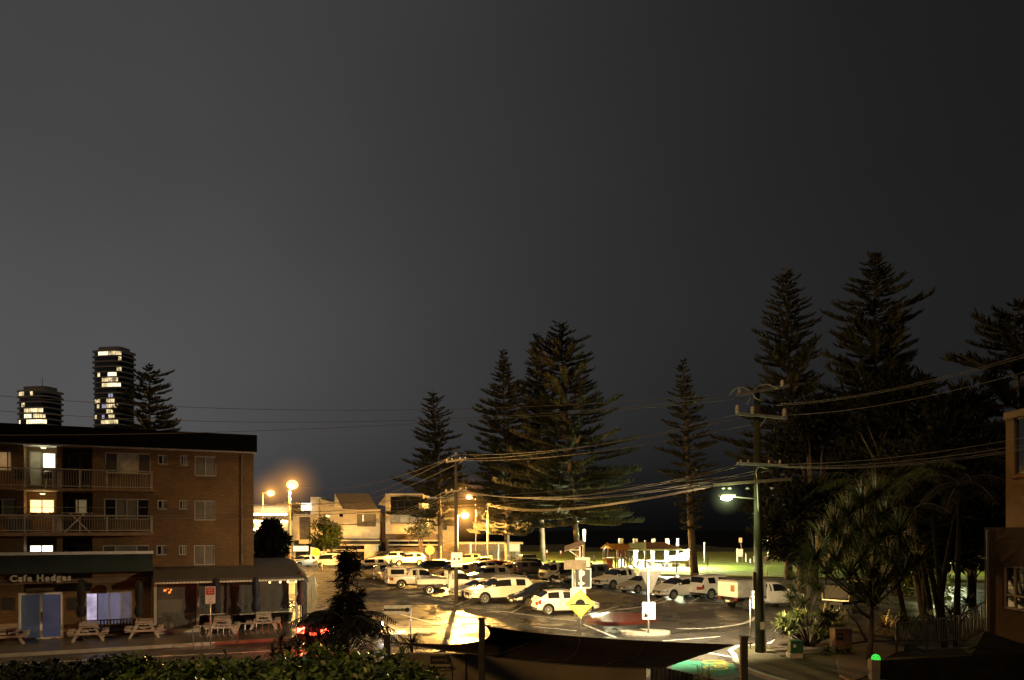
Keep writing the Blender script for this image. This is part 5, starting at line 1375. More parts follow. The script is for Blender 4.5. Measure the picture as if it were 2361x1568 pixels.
for k in range(5): g_.bpx(898+k*23, 918+k*23, 1248.6, 1254.6, HD-.62, .1)
wb(g_, 'window', M['glass'], sw2)
fe = wthing('paling_fence', 'long dark paling fence behind the far row of cars', 'fence', 960, HD-4)
f_ = MB()
for k in range(150): f_.bpx(869+k*2.2, 869+k*2.2+1.9, 1271+(k % 3)*.2, 1296, HD-4, .06)
wb(f_, 'palings', mat('dark_palings', (.085, .065, .045), .8, var=.3, island=.3), fe); wb(MB().bpx(869, 1200, 1274, 1276, HD-3.9, .08), 'rail', M['wood'], fe)
lb = wthing('park_kiosk', 'low dark flat roofed building behind the pine trunks', 'building', 1130, HD+6)
w_ = MB(); w_.bpx(1048, 1200, 1256, 1290, HD+4, 7); wb(w_, 'wall', mat('kiosk_wall', (.10, .075, .05), .8, var=.3), lb)
wb(MB().bpx(1040, 1206, 1251, 1255, HD+3, 9), 'roof', mat('kiosk_roof', (.22, .18, .13), .7), lb); wb(MB().bpx(1170, 1198, 1254.6, 1286, HD+3.6, .3), 'roller_door', M['pale'], lb)
h4 = wthing('house', 'dim pale house behind the short pine right of the box house', 'house', 1000, 150)
w_ = MB(); w_.bpx(976, 1048, 1150, 1290, 150, 8); wb(w_, 'wall', mat('dim_render', (.35, .29, .2), .8), h4); wb(MB().bpx(974, 1050, 1146, 1150, 149.6, 9), 'roof', M['pale'], h4)
hwin(h4, 985, 1000, 1165, 1185, 150, M['glass'], 2); hwin(h4, 1020, 1040, 1165, 1185, 150, M['glass'], 2); hwin(h4, 1015, 1030, 1200, 1222, 150, M['glass'], 2)
# shops with string lights
SD = 138.0
sh = wthing('shop_building', 'lit corner shops with rows of string lights beside the brick block', 'shop', 620, SD)
w_ = MB(); w_.bpx(540, 678, 1200, 1310, SD, 8); w_.bpx(540, 672, 1170, 1184, SD+1, 8); wb(w_, 'wall', M['cream'], sh)
wb(MB().bpx(540, 672, 1164, 1170, SD+.5, 9), 'roof', M['pale'], sh); wb(MB().bpx(540, 668, 1184.5, 1199.6, SD+1.4, .3), 'balcony_wall', dimw, sh)
for vv, n in ((1186, 34), (1202, 30), (1220, 26)):
    s_ = MB()
    for k in range(n): s_.ball(W(586+k*(76.0 if vv < 1215 else 60)/n, vv+random.uniform(-.5, .5), SD-.6), .20, 6, 4)
    wb(s_, 'string_lights', M['bulb'], sh)
wb(MB().bpx(588, 600, 1203, 1222, SD-.1, .08), 'lit_window', M['lit_warm'], sh); wb(MB().bpx(603, 655, 1226, 1262, SD-.1, .08), 'shop_window', mat('shop_glow', (.6, .4, .2), .4, var=.5, scale=.5, emit=(1, .62, .25), es=.8), sh)
wb(MB().bpx(583, 596, 1285, 1308, SD-.1, .06), 'shop_window', mat('shop_white', (.8, .7, .6), .4, var=.2, emit=(1, .88, .7), es=2.2), sh)
bx = wthing('light_box_sign', 'bright blank square light box on the pale wing', 'sign', 705, HD+1)
wb(MB().bpx(694, 717, 1160, 1176.5, HD+1, .3), 'light_panel', mat('lightbox', (.8, .75, .6), .5, var=.05, emit=(1, .93, .72), es=2.0), bx); wb(MB().bpx(693.5, 717.5, 1167.4, 1168.4, HD+.97, .02), 'divider', M['cream'], bx)
aw2 = wthing('shop_awning', 'bright lit white shop fascia below the pale wing', 'awning', 690, 124)
wb(MB().bpx(676, 709, 1259, 1271, 124, .6), 'fascia', mat('lit_fascia', (.8, .7, .5), .5, var=.1, emit=(1, .85, .5), es=1.3), aw2); wb(MB().bpx(678, 680, 1271.4, 1296, 124.1, .3), 'post', M['cream'], aw2)
aw3 = wthing('information_board', 'bright tall panel beside the left crossing sign', 'sign', 724, 122)
wb(MB().bpx(716, 728, 1261, 1280, 122, .2), 'panel', mat('lit_board', (.8, .7, .5), .5, emit=(1, .8, .45), es=.8), aw3); wb(MB().bpx(717.5, 719, 1280.4, 1302, 122.02, .15), 'post', M['cream'], aw3); wb(MB().bpx(725, 726.5, 1280.4, 1302, 122.02, .15), 'post', M['cream'], aw3)
for k, u in enumerate((727, 734, 743)):
    d = DG(1317); t = thing('bollard', 'pale bollard in front of the white van, '+['leftmost', 'middle', 'rightmost'][k]+' of three', 'bollard', (XU(u-4+k*1.5, d), d, 0), 0, 'pale bollards before the white van')
    MB().tube([(0, 0, 0), (0, 0, 1.2)], .09, 10).build('post', M['cream'], t, smooth=True); MB().ball((0, 0, 1.22), .11, 10, 6).build('cap', M['white'], t)
# ---------------------------------------------------------------- towers far behind
def tower(u0, u1, vt, vb, d, nfl, label, lit, seed, wave):
    random.seed(seed)
    t = wthing('apartment_tower', label, 'tower', (u0+u1)/2, d); t.rotation_euler = (0, 0, R(-12))
    w = (u1-u0)/F*d*.5; zt = ZV(vt, d); fh = (zt-ZV(vb, d))/nfl
    def outline(k, sc=1.0, n=40):
        out = []
        for i in range(n):
            a = 2*math.pi*i/n; c, s = math.cos(a), math.sin(a)
            x = abs(c)**.5*(1 if c >= 0 else -1); y = abs(s)**.5*(1 if s >= 0 else -1)
            q = 1+wave*math.sin(2*a+k*.35)
            out.append((x*w*sc*q*.98, y*w*.72*sc*q))
        return out
    nlow = int((ZV(vb, d))/fh)
    core = MB(); core.prism(outline(0, .90), 0, zt-fh*.3, 'Z'); core.build('core', mat('tower_glass', (.008, .008, .009), .15, var=.5), t)
    for k in range(-1, nfl):
        z = zt-fh*k-fh*1.0
        MB().prism(outline(k, 1.0), z, z+fh*.24, 'Z').build('floor_slab', mat('tower_slab', (.05, .043, .036), .8, emit=(1, .8, .6), es=.012), t)
    for (fl, x0, x1, kind) in lit:
        z = zt-fh*fl-fh*.74
        lw_ = MB()
        n = max(1, int(round((x1-x0)*14)))
        for i in range(n):
            a = lerp(x0, x1, i/n); b = lerp(x0, x1, (i+.86)/n)
            def edge(q):
                x = (q*2-1)*w*.9; m_ = (max(0, 1-(abs(x)/(w*.9))**4))**.25; return Vector((x, -w*.72*.905*m_-.25, 0))
            p, q = edge(a), edge(b)
            lw_.add([p+Vector((0, 0, z)), q+Vector((0, 0, z)), q+Vector((0, 0, z+fh*.7)), p+Vector((0, 0, z+fh*.7))], [(0, 1, 2, 3)])
        lw_.build('lit_window', {'w': M['lit_tower'], 'b': mat('lit_tower_cool', (.5, .5, .6), .4, var=.5, scale=.4, emit=(.6, .65, 1), es=.45), 'h': mat('lit_tower_hot', (.8, .7, .5), .4, var=.4, scale=.4, emit=(1, .85, .55), es=1.8)}[kind], t)
    rf = MB(); o = outline(2, .72); rf.prism(o, zt+fh*.24, zt+fh*1.0, 'Z'); rf.build('roof_plant', mat('tower_cap', (.02, .018, .016), .7, emit=(1, .8, .6), es=.01), t)
    return t, zt, fh, w
t1, zt, fh, w = tower(221, 306, 816, 984, 450, 14, 'tall dark curved apartment tower with lit rooms at left', [(0, .25, .60, 'h'), (0, .62, .97, 'w'), (1, .9, .97, 'w'), (3, .86, .97, 'w'), (4, .22, .32, 'w'), (4, .58, .86, 'h'), (5, .38, .6, 'w'), (5, .6, .9, 'w'), (6, .38, .6, 'w'), (6, .6, .96, 'h'), (6, .0, .06, 'w'), (9, .1, .32, 'w'), (9, .53, .8, 'w'), (10, .38, .53, 'b'), (10, .53, .9, 'w'), (10, .2, .3, 'w'), (11, .53, .75, 'w'), (12, .1, .2, 'w'), (12, .38, .48, 'b'), (12, .6, .8, 'w'), (13, .35, .9, 'w'), (8, .6, .75, 'b')], 2, .035)
t2, zt, fh, w = tower(49, 138, 907, 984, 395, 6.0.__int__(), 'shorter curved apartment tower with bright lower floors, far left', [(0, .05, .3, 'w'), (0, .5, .6, 'w'), (2, .2, .32, 'w'), (3, .3, .9, 'w'), (4, .3, .55, 'h'), (4, .6, .95, 'w'), (5, .02, .16, 'h'), (5, .38, .97, 'h'), (3, .62, .72, 'h'), (3, .8, .9, 'h')], 3, .03)
MB().tube([(1, 0, zt+fh), (1, 0, zt+fh*1.0+5)], .12, 6).build('aerial', M['dark'], t2)
# ================================================================== the park
PD = DG(1308)
sh = wthing('picnic_shelter', 'lit picnic shelter with low hipped roof and bright white columns', 'shelter', 1500, PD)
# hipped roof
ev = ZV(1265, PD); rg = ZV(1249, PD+3)
x0, x1 = XU(1440, PD), XU(1565, PD)
rr = MB(); rr.v = [Vector(p) for p in ((x0, PD-3.4, ev), (x1, PD-3.4, ev), (x1, PD+4, ev), (x0, PD+4, ev), (lerp(x0, x1, .25), PD+.3, rg), (lerp(x0, x1, .72), PD+.3, rg))]; rr.f = [(0, 1, 5, 4), (1, 2, 5), (2, 3, 4, 5), (3, 0, 4), (3, 2, 1, 0)]
wb(rr, 'roof', mat('shelter_roof', (.20, .10, .055), .6), sh)
wb(MB().b2((x0-.1, PD-3.5, ev-.2), (x1+.1, PD-3.42, ev+.05)), 'gutter', M['pale'], sh)
for u, dd in ((1429.5, 1), (1434, 1), (1463, 1), (1467, 1), (1504, -2.6), (1507, -2.3), (1536, -2.6), (1539, -2.3), (1562, -2.6)):
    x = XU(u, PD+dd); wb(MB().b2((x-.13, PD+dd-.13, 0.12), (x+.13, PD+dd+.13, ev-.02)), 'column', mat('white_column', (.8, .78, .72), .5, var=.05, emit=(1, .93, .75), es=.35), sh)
for u in (1429, 1434, 1462, 1468, 1505, 1508, 1537, 1540, 1562):
    x = XU(u, PD+.3); wb(MB().b2((x-.14, PD+.2, lerp(ev, rg, .45)), (x+.14, PD+.45, ZV(1242, PD))), 'roof_post', M['timber'], sh)
sg = MB().add([W(1450, 1252, PD-4.2), W(1487, 1251, PD-4.2), W(1487, 1266, PD-4.2), W(1450, 1263, PD-4.2)], [(0, 1, 2, 3)])
wb(sg, 'side_panel', mat('grey_sail_panel', (.3, .28, .27), .6), sh); 
wb(MB().bpx(1486, 1490, 1246, 1310, PD-4.3, .25), 'post', M['timber'], sh)
slabm = MB().b2((x0-.5, PD-4.6, .1), (x1+1, PD+4.5, .17)); wb(slabm, 'floor_slab', M['pale'], sh)
for x in (lerp(x0, x1, .25), lerp(x0, x1, .6), lerp(x0, x1, .9)):
    light('shelter_light', 'POINT', Vector((x, PD-.6, ev-.5))-sh.location, 6500, (1, .95, .72), .25, sh)
    wb(MB().b2((x-.5, PD-.7, ev-.12), (x+.5, PD-.5, ev-.06)), 'tube_lamp', mat('tube_lamp', (.9, .9, .8), .4, emit=(1, .97, .8), es=12), sh)
wb(MB().ball((x1+.5, PD-3.2, ev-.12), .16, 10, 6, (1.4, 1, .7)), 'flood_lamp', mat('tube_lamp', (.9, .9, .8), .4, emit=(1, .97, .8), es=12), sh)
light('shelter_flood', 'POINT', Vector((x1+.9, PD-3.4, ev-.1))-sh.location, 16000, (.88, 1, .42), .2, sh)
def ptable(u, v, lab):
    d = DG(v); t = wthing('park_table', lab, 'table', u, d, 'white tables under the picnic shelter'); t.location.z = .17
    MB().b2((-1.3, -.4, .70), (1.3, .4, .78)).build('tabletop', M['white'], t)
    for y in (-.75, .75): MB().b2((-1.2, y-.15, .42), (1.2, y+.15, .48)).build('bench_seat', M['white'], t)
    for x in (-.9, .9): MB().b2((x-.08, -.7, 0), (x+.08, .7, .41)).build('leg', M['white'], t); 
    MB().b2((-.95, -.08, .411), (.95, .08, .699)).build('pedestal', M['white'], t)
ptable(1483, 1308.5, 'white picnic table at the left end of the lit shelter'); ptable(1512, 1309.5, 'white picnic table under the two paired columns of the shelter')
ptable(1545, 1310, 'white picnic table nearest the stone barbecue wall')
bq = wthing('barbecue_wall', 'brightly lit sandstone barbecue wall with sloping top', 'wall', 1567, PD-1)
d = PD-1.5
bw = MB().prism([(XU(1544, d), .12), (XU(1591, d), .12), (XU(1592, d), ZV(1270, d)), (XU(1584, d), ZV(1270, d)), (XU(1560, d), ZV(1282, d)), (XU(1544, d), ZV(1283, d))], d, d+.5, 'Y')
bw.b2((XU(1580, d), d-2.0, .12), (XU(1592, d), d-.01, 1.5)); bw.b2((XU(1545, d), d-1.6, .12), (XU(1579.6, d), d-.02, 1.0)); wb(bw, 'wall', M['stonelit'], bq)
wb(MB().b2((XU(1546, d), d-1.7, 1.004), (XU(1579, d), d-.04, 1.09)), 'bench_top', M['pale'], bq)
# playground fort and slide
FD = DG(1312)
ft = wthing('playground_fort', 'timber playground fort with orange gable roof and red panels', 'play equipment', 1412, FD)
fx0, fx1 = XU(1393, FD), XU(1450, FD)
for u, y in ((1395, 0), (1408, 2.4), (1419, 0), (1429, 2.2), (1433, 0), (1446, 0), (1446, 2.4), (1397, 2.4)):
    x = XU(u, FD); wb(MB().b2((x-.1, FD+y-.1, .1), (x+.1, FD+y+.1, ZV(1266, FD))), 'post', mat('fort_timber', (.16, .09, .06), .7), ft)
ez, rz_ = ZV(1266, FD), ZV(1254, FD)
rf = MB(); gx0, gx1 = XU(1391, FD), XU(1452, FD)
rf.v = [Vector(p) for p in ((gx0+.9, FD-.7, ez), (gx1, FD-.7, ez), (gx1, FD+1.2, rz_), (gx0+.5, FD+1.2, rz_), (gx1, FD+3.1, ez), (gx0-.1, FD+3.1, ez))]; rf.f = [(0, 1, 2, 3), (3, 2, 4, 5)]
wb(rf, 'roof', mat('orange_roof', (.42, .20, .04), .6), ft)
gb = MB(); gb.bar((gx0-.05, FD-.75, ez), (gx0+.55, FD+.4, rz_+.05), .1, .18); gb.bar((gx0+1.0, FD-.75, ez), (gx0+.55, FD+.4, rz_+.05), .1, .18); wb(gb, 'bargeboard', mat('orange_trim', (.5, .27, .07), .6), ft)
wb(MB().bpx(1398, 1413, 1289, 1310, FD-.12, .08), 'red_panel', mat('fort_red', (.12, .015, .012), .6), ft); wb(MB().bpx(1426, 1440, 1262, 1290, FD+1.0, .08), 'red_panel', mat('fort_red', (.12, .015, .012), .6), ft)
wb(MB().bpx(1396, 1446, 1286.5, 1289, FD-.2, 2.6), 'deck', M['timber'], ft); wb(MB().bpx(1415, 1423, 1284, 1287, FD-.25, .1), 'yellow_rail', M['yellow'], ft)
wb(MB().bpx(1417, 1423, 1291, 1297, FD-.1, .06), 'play_panel', mat('pale_green_panel', (.3, .5, .4), .5), ft)
sl = MB(); 
for sd in (-.3, .3):
    a, b, c = W(1436, 1285, FD-.3), W(1452, 1300, FD-1.8), W(1463, 1311, FD-2.5)
    sl.tube([a+Vector((0, sd, .12)), b+Vector((0, sd, .12)), c+Vector((0, sd, .1))], .09, 6)
sl.add([W(1436, 1285, FD-.3)+Vector((0, s_, 0)) for s_ in (-.3, .3)]+[W(1452, 1300, FD-1.8)+Vector((0, s_, 0)) for s_ in (-.3, .3)]+[W(1463, 1311, FD-2.5)+Vector((0, s_, 0)) for s_ in (-.3, .3)], [(0, 1, 3, 2), (2, 3, 5, 4)])
wb(sl, 'slide', mat('brown_slide', (.10, .07, .05), .4), ft)
cn = wthing('climbing_net', 'dark climbing frame with criss cross ropes right of the slide', 'play equipment', 1462, FD)
c_ = MB()
for u in (1453, 1472): c_.bpx(u-.8, u+.8, 1272, 1313, FD+1, .15)
c_.bpx(1453, 1472, 1272, 1274, FD+1.02, .1)
for k in range(4):
    c_.bar(W(1454+k*5, 1274, FD+1.1), W(1460+k*5 if k < 3 else 1472, 1300, FD+1.1), .05); c_.bar(W(1472-k*5, 1274, FD+1.05), W(1464-k*5 if k < 3 else 1454, 1300, FD+1.05), .05)
wb(c_, 'frame', M['dark'], cn)
# chain wire fence
fn = wthing('chain_wire_fence', 'low black chain wire fence around the playground', 'fence', 1560, DG(1325))
pa = [G(1370, 1312), G(1450, 1316), G(1560, 1322), G(1632, 1318)]
for p in pa: wb(MB().tube([(p.x, p.y, 0), (p.x, p.y, 1.75)], .07, 8), 'post', M['dark'], fn)
ms = MB()
for a, b in zip(pa, pa[1:]):
    n = int((b-a).length/.22)
    for k in range(n):
        p = a.lerp(b, k/n); ms.tube([(p.x, p.y, .1), (p.x, p.y, 1.45)], .012, 3, cap=False)
    for z in (.15, .45, .8, 1.1, 1.45): ms.tube([(a.x, a.y, z), (b.x, b.y, z)], .012, 3, cap=False)
wb(ms, 'wire_mesh', M['dark'], fn)
# exercise bar, board and bollards on the lawn
LD = DG(1299)
eb = wthing('pull_up_bar', 'white exercise bar frame on the far lawn right of the power pole', 'exercise bar', 1778, LD)
for u in (1760, 1801-0): pass
xa_, xb_ = XU(1789, LD)-eb.location.x-1.2, XU(1789, LD)-eb.location.x+1.4
for x in (xa_, xb_): MB().tube([(x, 0, 0), (x, 0, ZV(1245, LD))], .09, 8).build('post', M['white'], eb)
MB().tube([(xa_, 0, ZV(1250, LD)), (xb_, 0, ZV(1250, LD))], .04, 8).build('bar', M['galv'], eb)
nb = wthing('notice_board', 'pale reddish notice board beside a white post on the far lawn', 'sign', 1705, LD)
nb_ = MB().bpx(1699, 1701.5, 1265, 1299, LD, .2); wb(nb_, 'post', M['white'], nb); wb(MB().bpx(1702, 1713, 1266, 1284, LD+.02, .1), 'panel', mat('faded_board', (.55, .38, .3), .6), nb)
bl_ = MB()
for k in range(3): bl_.bpx(1703.5, 1711.5, 1269+k*5, 1271+k*5, LD-.02, .02)
wb(bl_, 'lettering', M['white'], nb)
os_ = wthing('warning_sign', 'small tilted orange topped sign above the notice board', 'sign', 1709, LD+3)
wb(MB().bpx(1704, 1711, 1240, 1251, LD+3, .1), 'sign_plate', mat('orange_board', (.6, .35, .2), .5), os_); wb(MB().bar(W(1708, 1251, LD+3.1), W(1712, 1297, LD+3.1), .12), 'post', M['wood'], os_)
for k, (u, v0, v1) in enumerate(((1720, 1276, 1297), (1730, 1289, 1300), (1739, 1283, 1298), (1770, 1282, 1299), (1809, 1276, 1297), (1835, 1278, 1298), (1852, 1285, 1297))):
    d = DG(v1); t = wthing('bollard', 'small white bollard on the far lawn, '+['first', 'second', 'third', 'fourth', 'fifth', 'sixth', 'seventh'][k]+' from the left beyond the road', 'bollard', u, d, 'white bollards on the far lawn')
    hh = ZV(v0, d); MB().tube([(0, 0, 0), (0, 0, hh)], .09, 8).build('post', M['white'], t); MB().ball((0, 0, hh), .1, 8, 5).build('cap', M['galv'], t)
for k, (u, v0, v1) in enumerate(((1052, 1273, 1291), (1194, 1272, 1290), (1344, 1268, 1290), (1251, 1266, 1290), (1261, 1268, 1293), (1293, 1270, 1291))):
    d = 150 if k > 1 else 126; t = wthing('bollard', 'white topped red bollard on the dark far lawn, '+['first', 'second', 'fifth', 'sixth', 'third', 'fourth'][k]+' from the left', 'bollard', u, d, 'red bollards with white tops')
    zt_ = ZV(v0, d); MB().tube([(0, 0, 0), (0, 0, zt_-.5)], .13, 8).build('post', M['red'], t); MB().tube([(0, 0, zt_-.49), (0, 0, zt_)], .14, 8).build('cap', mat('reflective_cap', (.8, .78, .7), .5, emit=(1, .95, .8), es=.4), t)
lp_ = wthing('park_light', 'slim park light column glowing white behind the palms at right', 'street lamp', 2193, 90)
zz0 = ZV(1198, 90); MB().tube([(0, 0, 0), (0, 0, zz0-.9)], .08, 8).build('pole', M['galv'], lp_); MB().tube([(0, 0, zz0-.88), (0, 0, zz0+.3)], .16, 10).build('light_column', mat('column_glow', (.9, .9, .8), .4, emit=(1, .97, .85), es=6), lp_); light('column_light', 'POINT', (0, -.6, zz0), 1500, (.9, 1, .55), .2, lp_)
# bins / play trailer: red ute trailer in shadow behind the parking sign
sb = wthing('skip_trailer', 'dark red box trailer in shadow behind the parking sign', 'trailer', 1362, DG(1340))
MB().prism([(-1.6, .55), (1.6, .55), (1.75, 1.7), (-1.75, 1.7)], -.9, .9, 'Y').build('tub', mat('trailer_red', (.10, .012, .01), .5), sb)
add_wheels(sb, .33, 1.9, [-.4, .45], True); MB().b2((-2.6, -.05, .5), (-1.5, .05, .58)).build('drawbar', M['dark'], sb)
# ================================================================== right hand building and garden walls
RD = 26.0
rb = wthing('apartment_building', 'dark brown rendered building cut off by the right edge of the photo', 'building', 2330, RD)
def sideplane(mb, x, y0, y1, z0, z1, t=.25): return mb.b2((x, y0, z0), (x+t, y1, z1))
XA = XU(2319, 30.0); XB = XU(2270, 28.0)
def ya(u): return XA*F/(u-CX)
def yb(u): return XB*F/(u-CX)
zt_ = ZV(952, 30); zb1 = ZV(1216, 30)
w_ = MB(); sideplane(w_, XA, ya(2337), 30, zb1, zt_-.25); w_.b2((XA+.25, 29.8, zb1), (XA+9, 30, zt_-.25)); sideplane(w_, XA, 14, ya(2337), zb1, ZV(1095, 29.5)); sideplane(w_, XA, 14, ya(2337), ZV(964, 29.5), zt_-.25)
wb(w_, 'upper_wall', mat('ochre_render', (.17, .10, .03), .85, var=.25, scale=.6, bump=.2), rb)
wb(MB().b2((XA-.06, 14, zt_-.248), (XA+9, 30.06, zt_)), 'parapet', mat('ochre_cap', (.2, .12, .04), .8, var=.3), rb)
f = MB(); z0, z1 = ZV(1095, 29.5)+.003, ZV(964, 29.5)-.003; y1 = ya(2337)-.003
f.b2((XA+.06, y1-.08, z0), (XA+.16, y1, z1)); f.b2((XA+.06, 20, z0), (XA+.16, y1-.081, z0+.08)); f.b2((XA+.06, 20, z1-.08), (XA+.16, y1-.081, z1)); f.b2((XA+.07, ya(2358)-.05, z0+.081), (XA+.15, ya(2358), z1-.081))
f = wb(f, 'window', M['dark'], rb); q = MB().b2((XA+.1, 20, z0+.05), (XA+.12, y1-.05, z1-.05)).build('pane', M['glass'], f); q.data.transform(Matrix.Translation(-Vector(rb.location)))
wb(MB().b2((XA-.05, 20, z0-.12), (XA+.05, y1+.06, z0-.01)), 'window_sill', mat('brick_sill', (.2, .085, .03), .8), rb)
zl = ZV(1216, 28)
wz0, wz1 = ZV(1402, 27), ZV(1303, 27); wy = yb(2311)
w_ = MB(); sideplane(w_, XB, wy, 28, -.05, zl); w_.b2((XB+.25, 27.8, -.05), (XB+10, 28, zl)); sideplane(w_, XB, 14, wy, -.05, wz0); sideplane(w_, XB, 14, wy, wz1, zl); w_.b2((XB+.25, 14, zl-.2), (XB+10, 27.8, zl)); wb(w_, 'lower_wall', mat('dark_render', (.03, .017, .011), .9, var=.35, scale=.7, spec=.1, bump=.3, bscale=8), rb)
f = MB(); f.b2((XB+.05, wy-.08, wz0), (XB+.15, wy-.002, wz1)); f.b2((XB+.05, 20, wz0), (XB+.15, wy-.081, wz0+.07)); f.b2((XB+.05, 20, wz1-.07), (XB+.15, wy-.081, wz1)); f.b2((XB+.06, 20, lerp(wz0, wz1, .30)), (XB+.14, wy-.081, lerp(wz0, wz1, .34))); f.b2((XB+.055, yb(2334)-.06, wz0+.071), (XB+.145, yb(2334), wz1-.071))
f = wb(f, 'window', M['wood'], rb); q = MB().b2((XB+.1, 20, wz0+.05), (XB+.12, wy-.05, wz1-.05)).build('pane', M['glass'], f); q.data.transform(Matrix.Translation(-Vector(rb.location)))
wb(MB().tube([(XB-.06, 27.7, 0), (XB-.06, 27.7, zl-.1)], .05, 8), 'downpipe', M['dark'], rb)
# railing fence
rl = wthing('railing_fence', 'grey vertical bar railing along the raised driveway at right', 'fence', 2170, 28)
A_, B_, C_ = Vector((XU(2067, 30), 30, 0)), Vector((XU(2212, 27.3), 27.3, 0)), Vector((XU(2271, 27.0), 27.0, 0))
def pz(u, v, d): return ZV(v, d)
segs = [(A_, B_, ZV(1491, 30), ZV(1478, 27.3), ZV(1437, 30), ZV(1421, 27.3)), (B_, C_, ZV(1478, 27.3), ZV(1445, 27.0), ZV(1421, 27.3), ZV(1387, 27.0))]
r_ = MB()
for a, b, za, zb_, ta, tb in segs:
    L_ = (b-a).length; n = int(L_/.1)
    for k in range(n+1):
        q = k/n; p = a.lerp(b, q); r_.b2((p.x-.011, p.y-.011, lerp(za, zb_, q)), (p.x+.011, p.y+.011, lerp(ta, tb, q)-.02))
    r_.bar((a.x, a.y, ta), (b.x, b.y, tb), .045); r_.bar((a.x, a.y, za+.08), (b.x, b.y, zb_+.08), .035)
rlm = mat('dark_railing', (.022, .024, .028), .6, spec=.3)
wb(r_, 'bars', rlm, rl)
for p, z0, z1 in ((A_, ZV(1503, 30), ZV(1434, 30)), (B_, ZV(1492, 27.3), ZV(1419, 27.3)), (A_.lerp(B_, .5), ZV(1498, 28.6), ZV(1428, 28.6))): wb(MB().b2((p.x-.03, p.y-.03, z0), (p.x+.03, p.y+.03, z1)), 'post', rlm, rl)
# low retaining wall with a green helmet shaped light on its end pier
rw = wthing('retaining_wall', 'dark low driveway wall with an end pier on the right', 'wall', 2100, 28)
w_ = MB()
fr_ = [W(2030, 1523, 26.9), W(2120, 1518, 26.0), W(2240, 1512, 25.2), W(2420, 1505, 24.0)]
bk_ = [W(2067, 1503, 30.0), W(2140, 1497, 28.6), W(2212, 1490, 27.3), W(2271, 1455, 27.0)]
for k in range(3):
    w_.quad(fr_[k], fr_[k+1], bk_[k+1], bk_[k])
    w_.quad(fr_[k], fr_[k+1], Vector((fr_[k+1].x, fr_[k+1].y, -.05)), Vector((fr_[k].x, fr_[k].y, -.05)))
w_.quad(bk_[0], fr_[0], Vector((fr_[0].x, fr_[0].y, -.05)), Vector((bk_[0].x, bk_[0].y, -.05)))
wb(w_, 'wall', mat('dark_wall', (.006, .0055, .005), .9, var=.3, spec=.05), rw)
wb(MB().bpx(2010, 2029, 1522, 1600, 26.6, .3), 'pier', mat('pier_grey', (.14, .13, .12), .8), rw)
gd = wthing('dome_light', 'glowing green dotted dome light on the wall pier', 'garden lamp', 2019.5, 26.75)
gd.location = W(2019.5, 1521, 26.75)
g_ = MB().lathe([(.145, 0), (.148, .05), (.13, .11), (.09, .16), (.03, .185)], 18); g_.build('dome', mat('green_glow', (.03, .5, .06), .25, var=.15, emit=(.06, 1, .10), es=.75), gd, smooth=True)
dt = MB()
for k in range(12):
    a = k*math.pi/6; dt.ball((.125*math.cos(a), .125*math.sin(a), .11 if k % 2 else .06), .018 if k % 2 else .024, 8, 5)
dt.build('dot', mat('dome_dot', (.01, .06, .02), .5), gd)
lt = wthing('letterbox_pillar', 'pinkish brick letterbox pillar beside the garden bushes', 'letterbox', 1938, DG(1512)); lt.location.z = .15
MB().b2((-.32, -.25, 0), (.36, .3, .98)).build('pillar', mat('pink_brick', (.24, .13, .10), .8, var=.25, scale=5), lt)
MB().b2((-.25, -.262, .52), (.0, -.252, .8)).build('letter_slot', M['dark'], lt); MB().b2((-.2, -.268, .66), (-.05, -.263, .72)).build('flap', M['galv'], lt)
gc = wthing('utility_cabinet', 'small green service cabinet on a pale base by the tall pole', 'cabinet', 1833, DG(1522)); gc.location.z = .11
MB().b2((-.28, -.24, 0), (.22, .22, .18)).build('base', M['pale'], gc); MB().b2((-.24, -.2, .182), (.26, .2, .62)).build('cabinet_body', M['greenbox'], gc, bevel=.02); MB().b2((-.26, -.22, .622), (.28, .22, .68)).build('lid', M['greenbox'], gc, bevel=.02)
MB().b2((-.14, -.207, .42), (-.03, -.202, .53)).build('label_plate', M['white'], gc)
# ================================================================== foreground: wall, posts, sail
WD = 20.0
bw = wthing('boundary_wall', 'pale rendered block wall below the shade sail', 'wall', 1250, WD)
w_ = MB()
for k, (u0, u1) in enumerate(((905, 1073), (1073, 1110), (1110, 1290), (1290, 1490))):
    w_.bpx(u0, u1, 1508+(k > 1)*4, 1760, WD+(.06 if k == 1 else 0), .25)
wb(w_, 'wall', M['block'], bw)
ws = wthing('pool_notice', 'small notice board on the boundary wall left of the sail post', 'sign', 1036, WD-.02)
wb(MB().bpx(992, 1036, 1512, 1531, WD-.03, .02), 'dark_panel', M['dark'], ws); wb(MB().bpx(990, 1038, 1531.5, 1545, WD-.03, .02), 'pale_panel', mat('notice_pale', (.3, .25, .17), .6), ws)
text_obj('before entering pool', .085, ink, ws, (XU(1014, WD-.04)-ws.location.x, -.018, ZV(1538, WD)), (R(90), 0, 0), bold=.003)
text_obj('swimming', .09, mat('faded_letters', (.3, .25, .18), .6), ws, (XU(1014, WD-.04)-ws.location.x, -.018, ZV(1521, WD)), (R(90), 0, 0))
gp = wthing('garden_spotlight', 'small dark garden spotlight on a thin stem above the boundary wall', 'garden lamp', 1040, WD-.6)
wb(MB().tube([W(1043, 1600, WD-.6), W(1043, 1540, WD-.6), W(1041, 1528, WD-.6), W(1037, 1517, WD-.6)], .018, 6), 'stem', M['dark'], gp); wb(MB().bpx(1027, 1038, 1511, 1517, WD-.7, .14), 'lamp_head', M['dark'], gp)
wb(MB().b2(W(1043, 1760, WD-.63), W(1045, 1600, WD-.57)), 'stake', M['dark'], gp)
postm = mat('sail_post_dark', (.045, .038, .032), .6, var=.3)
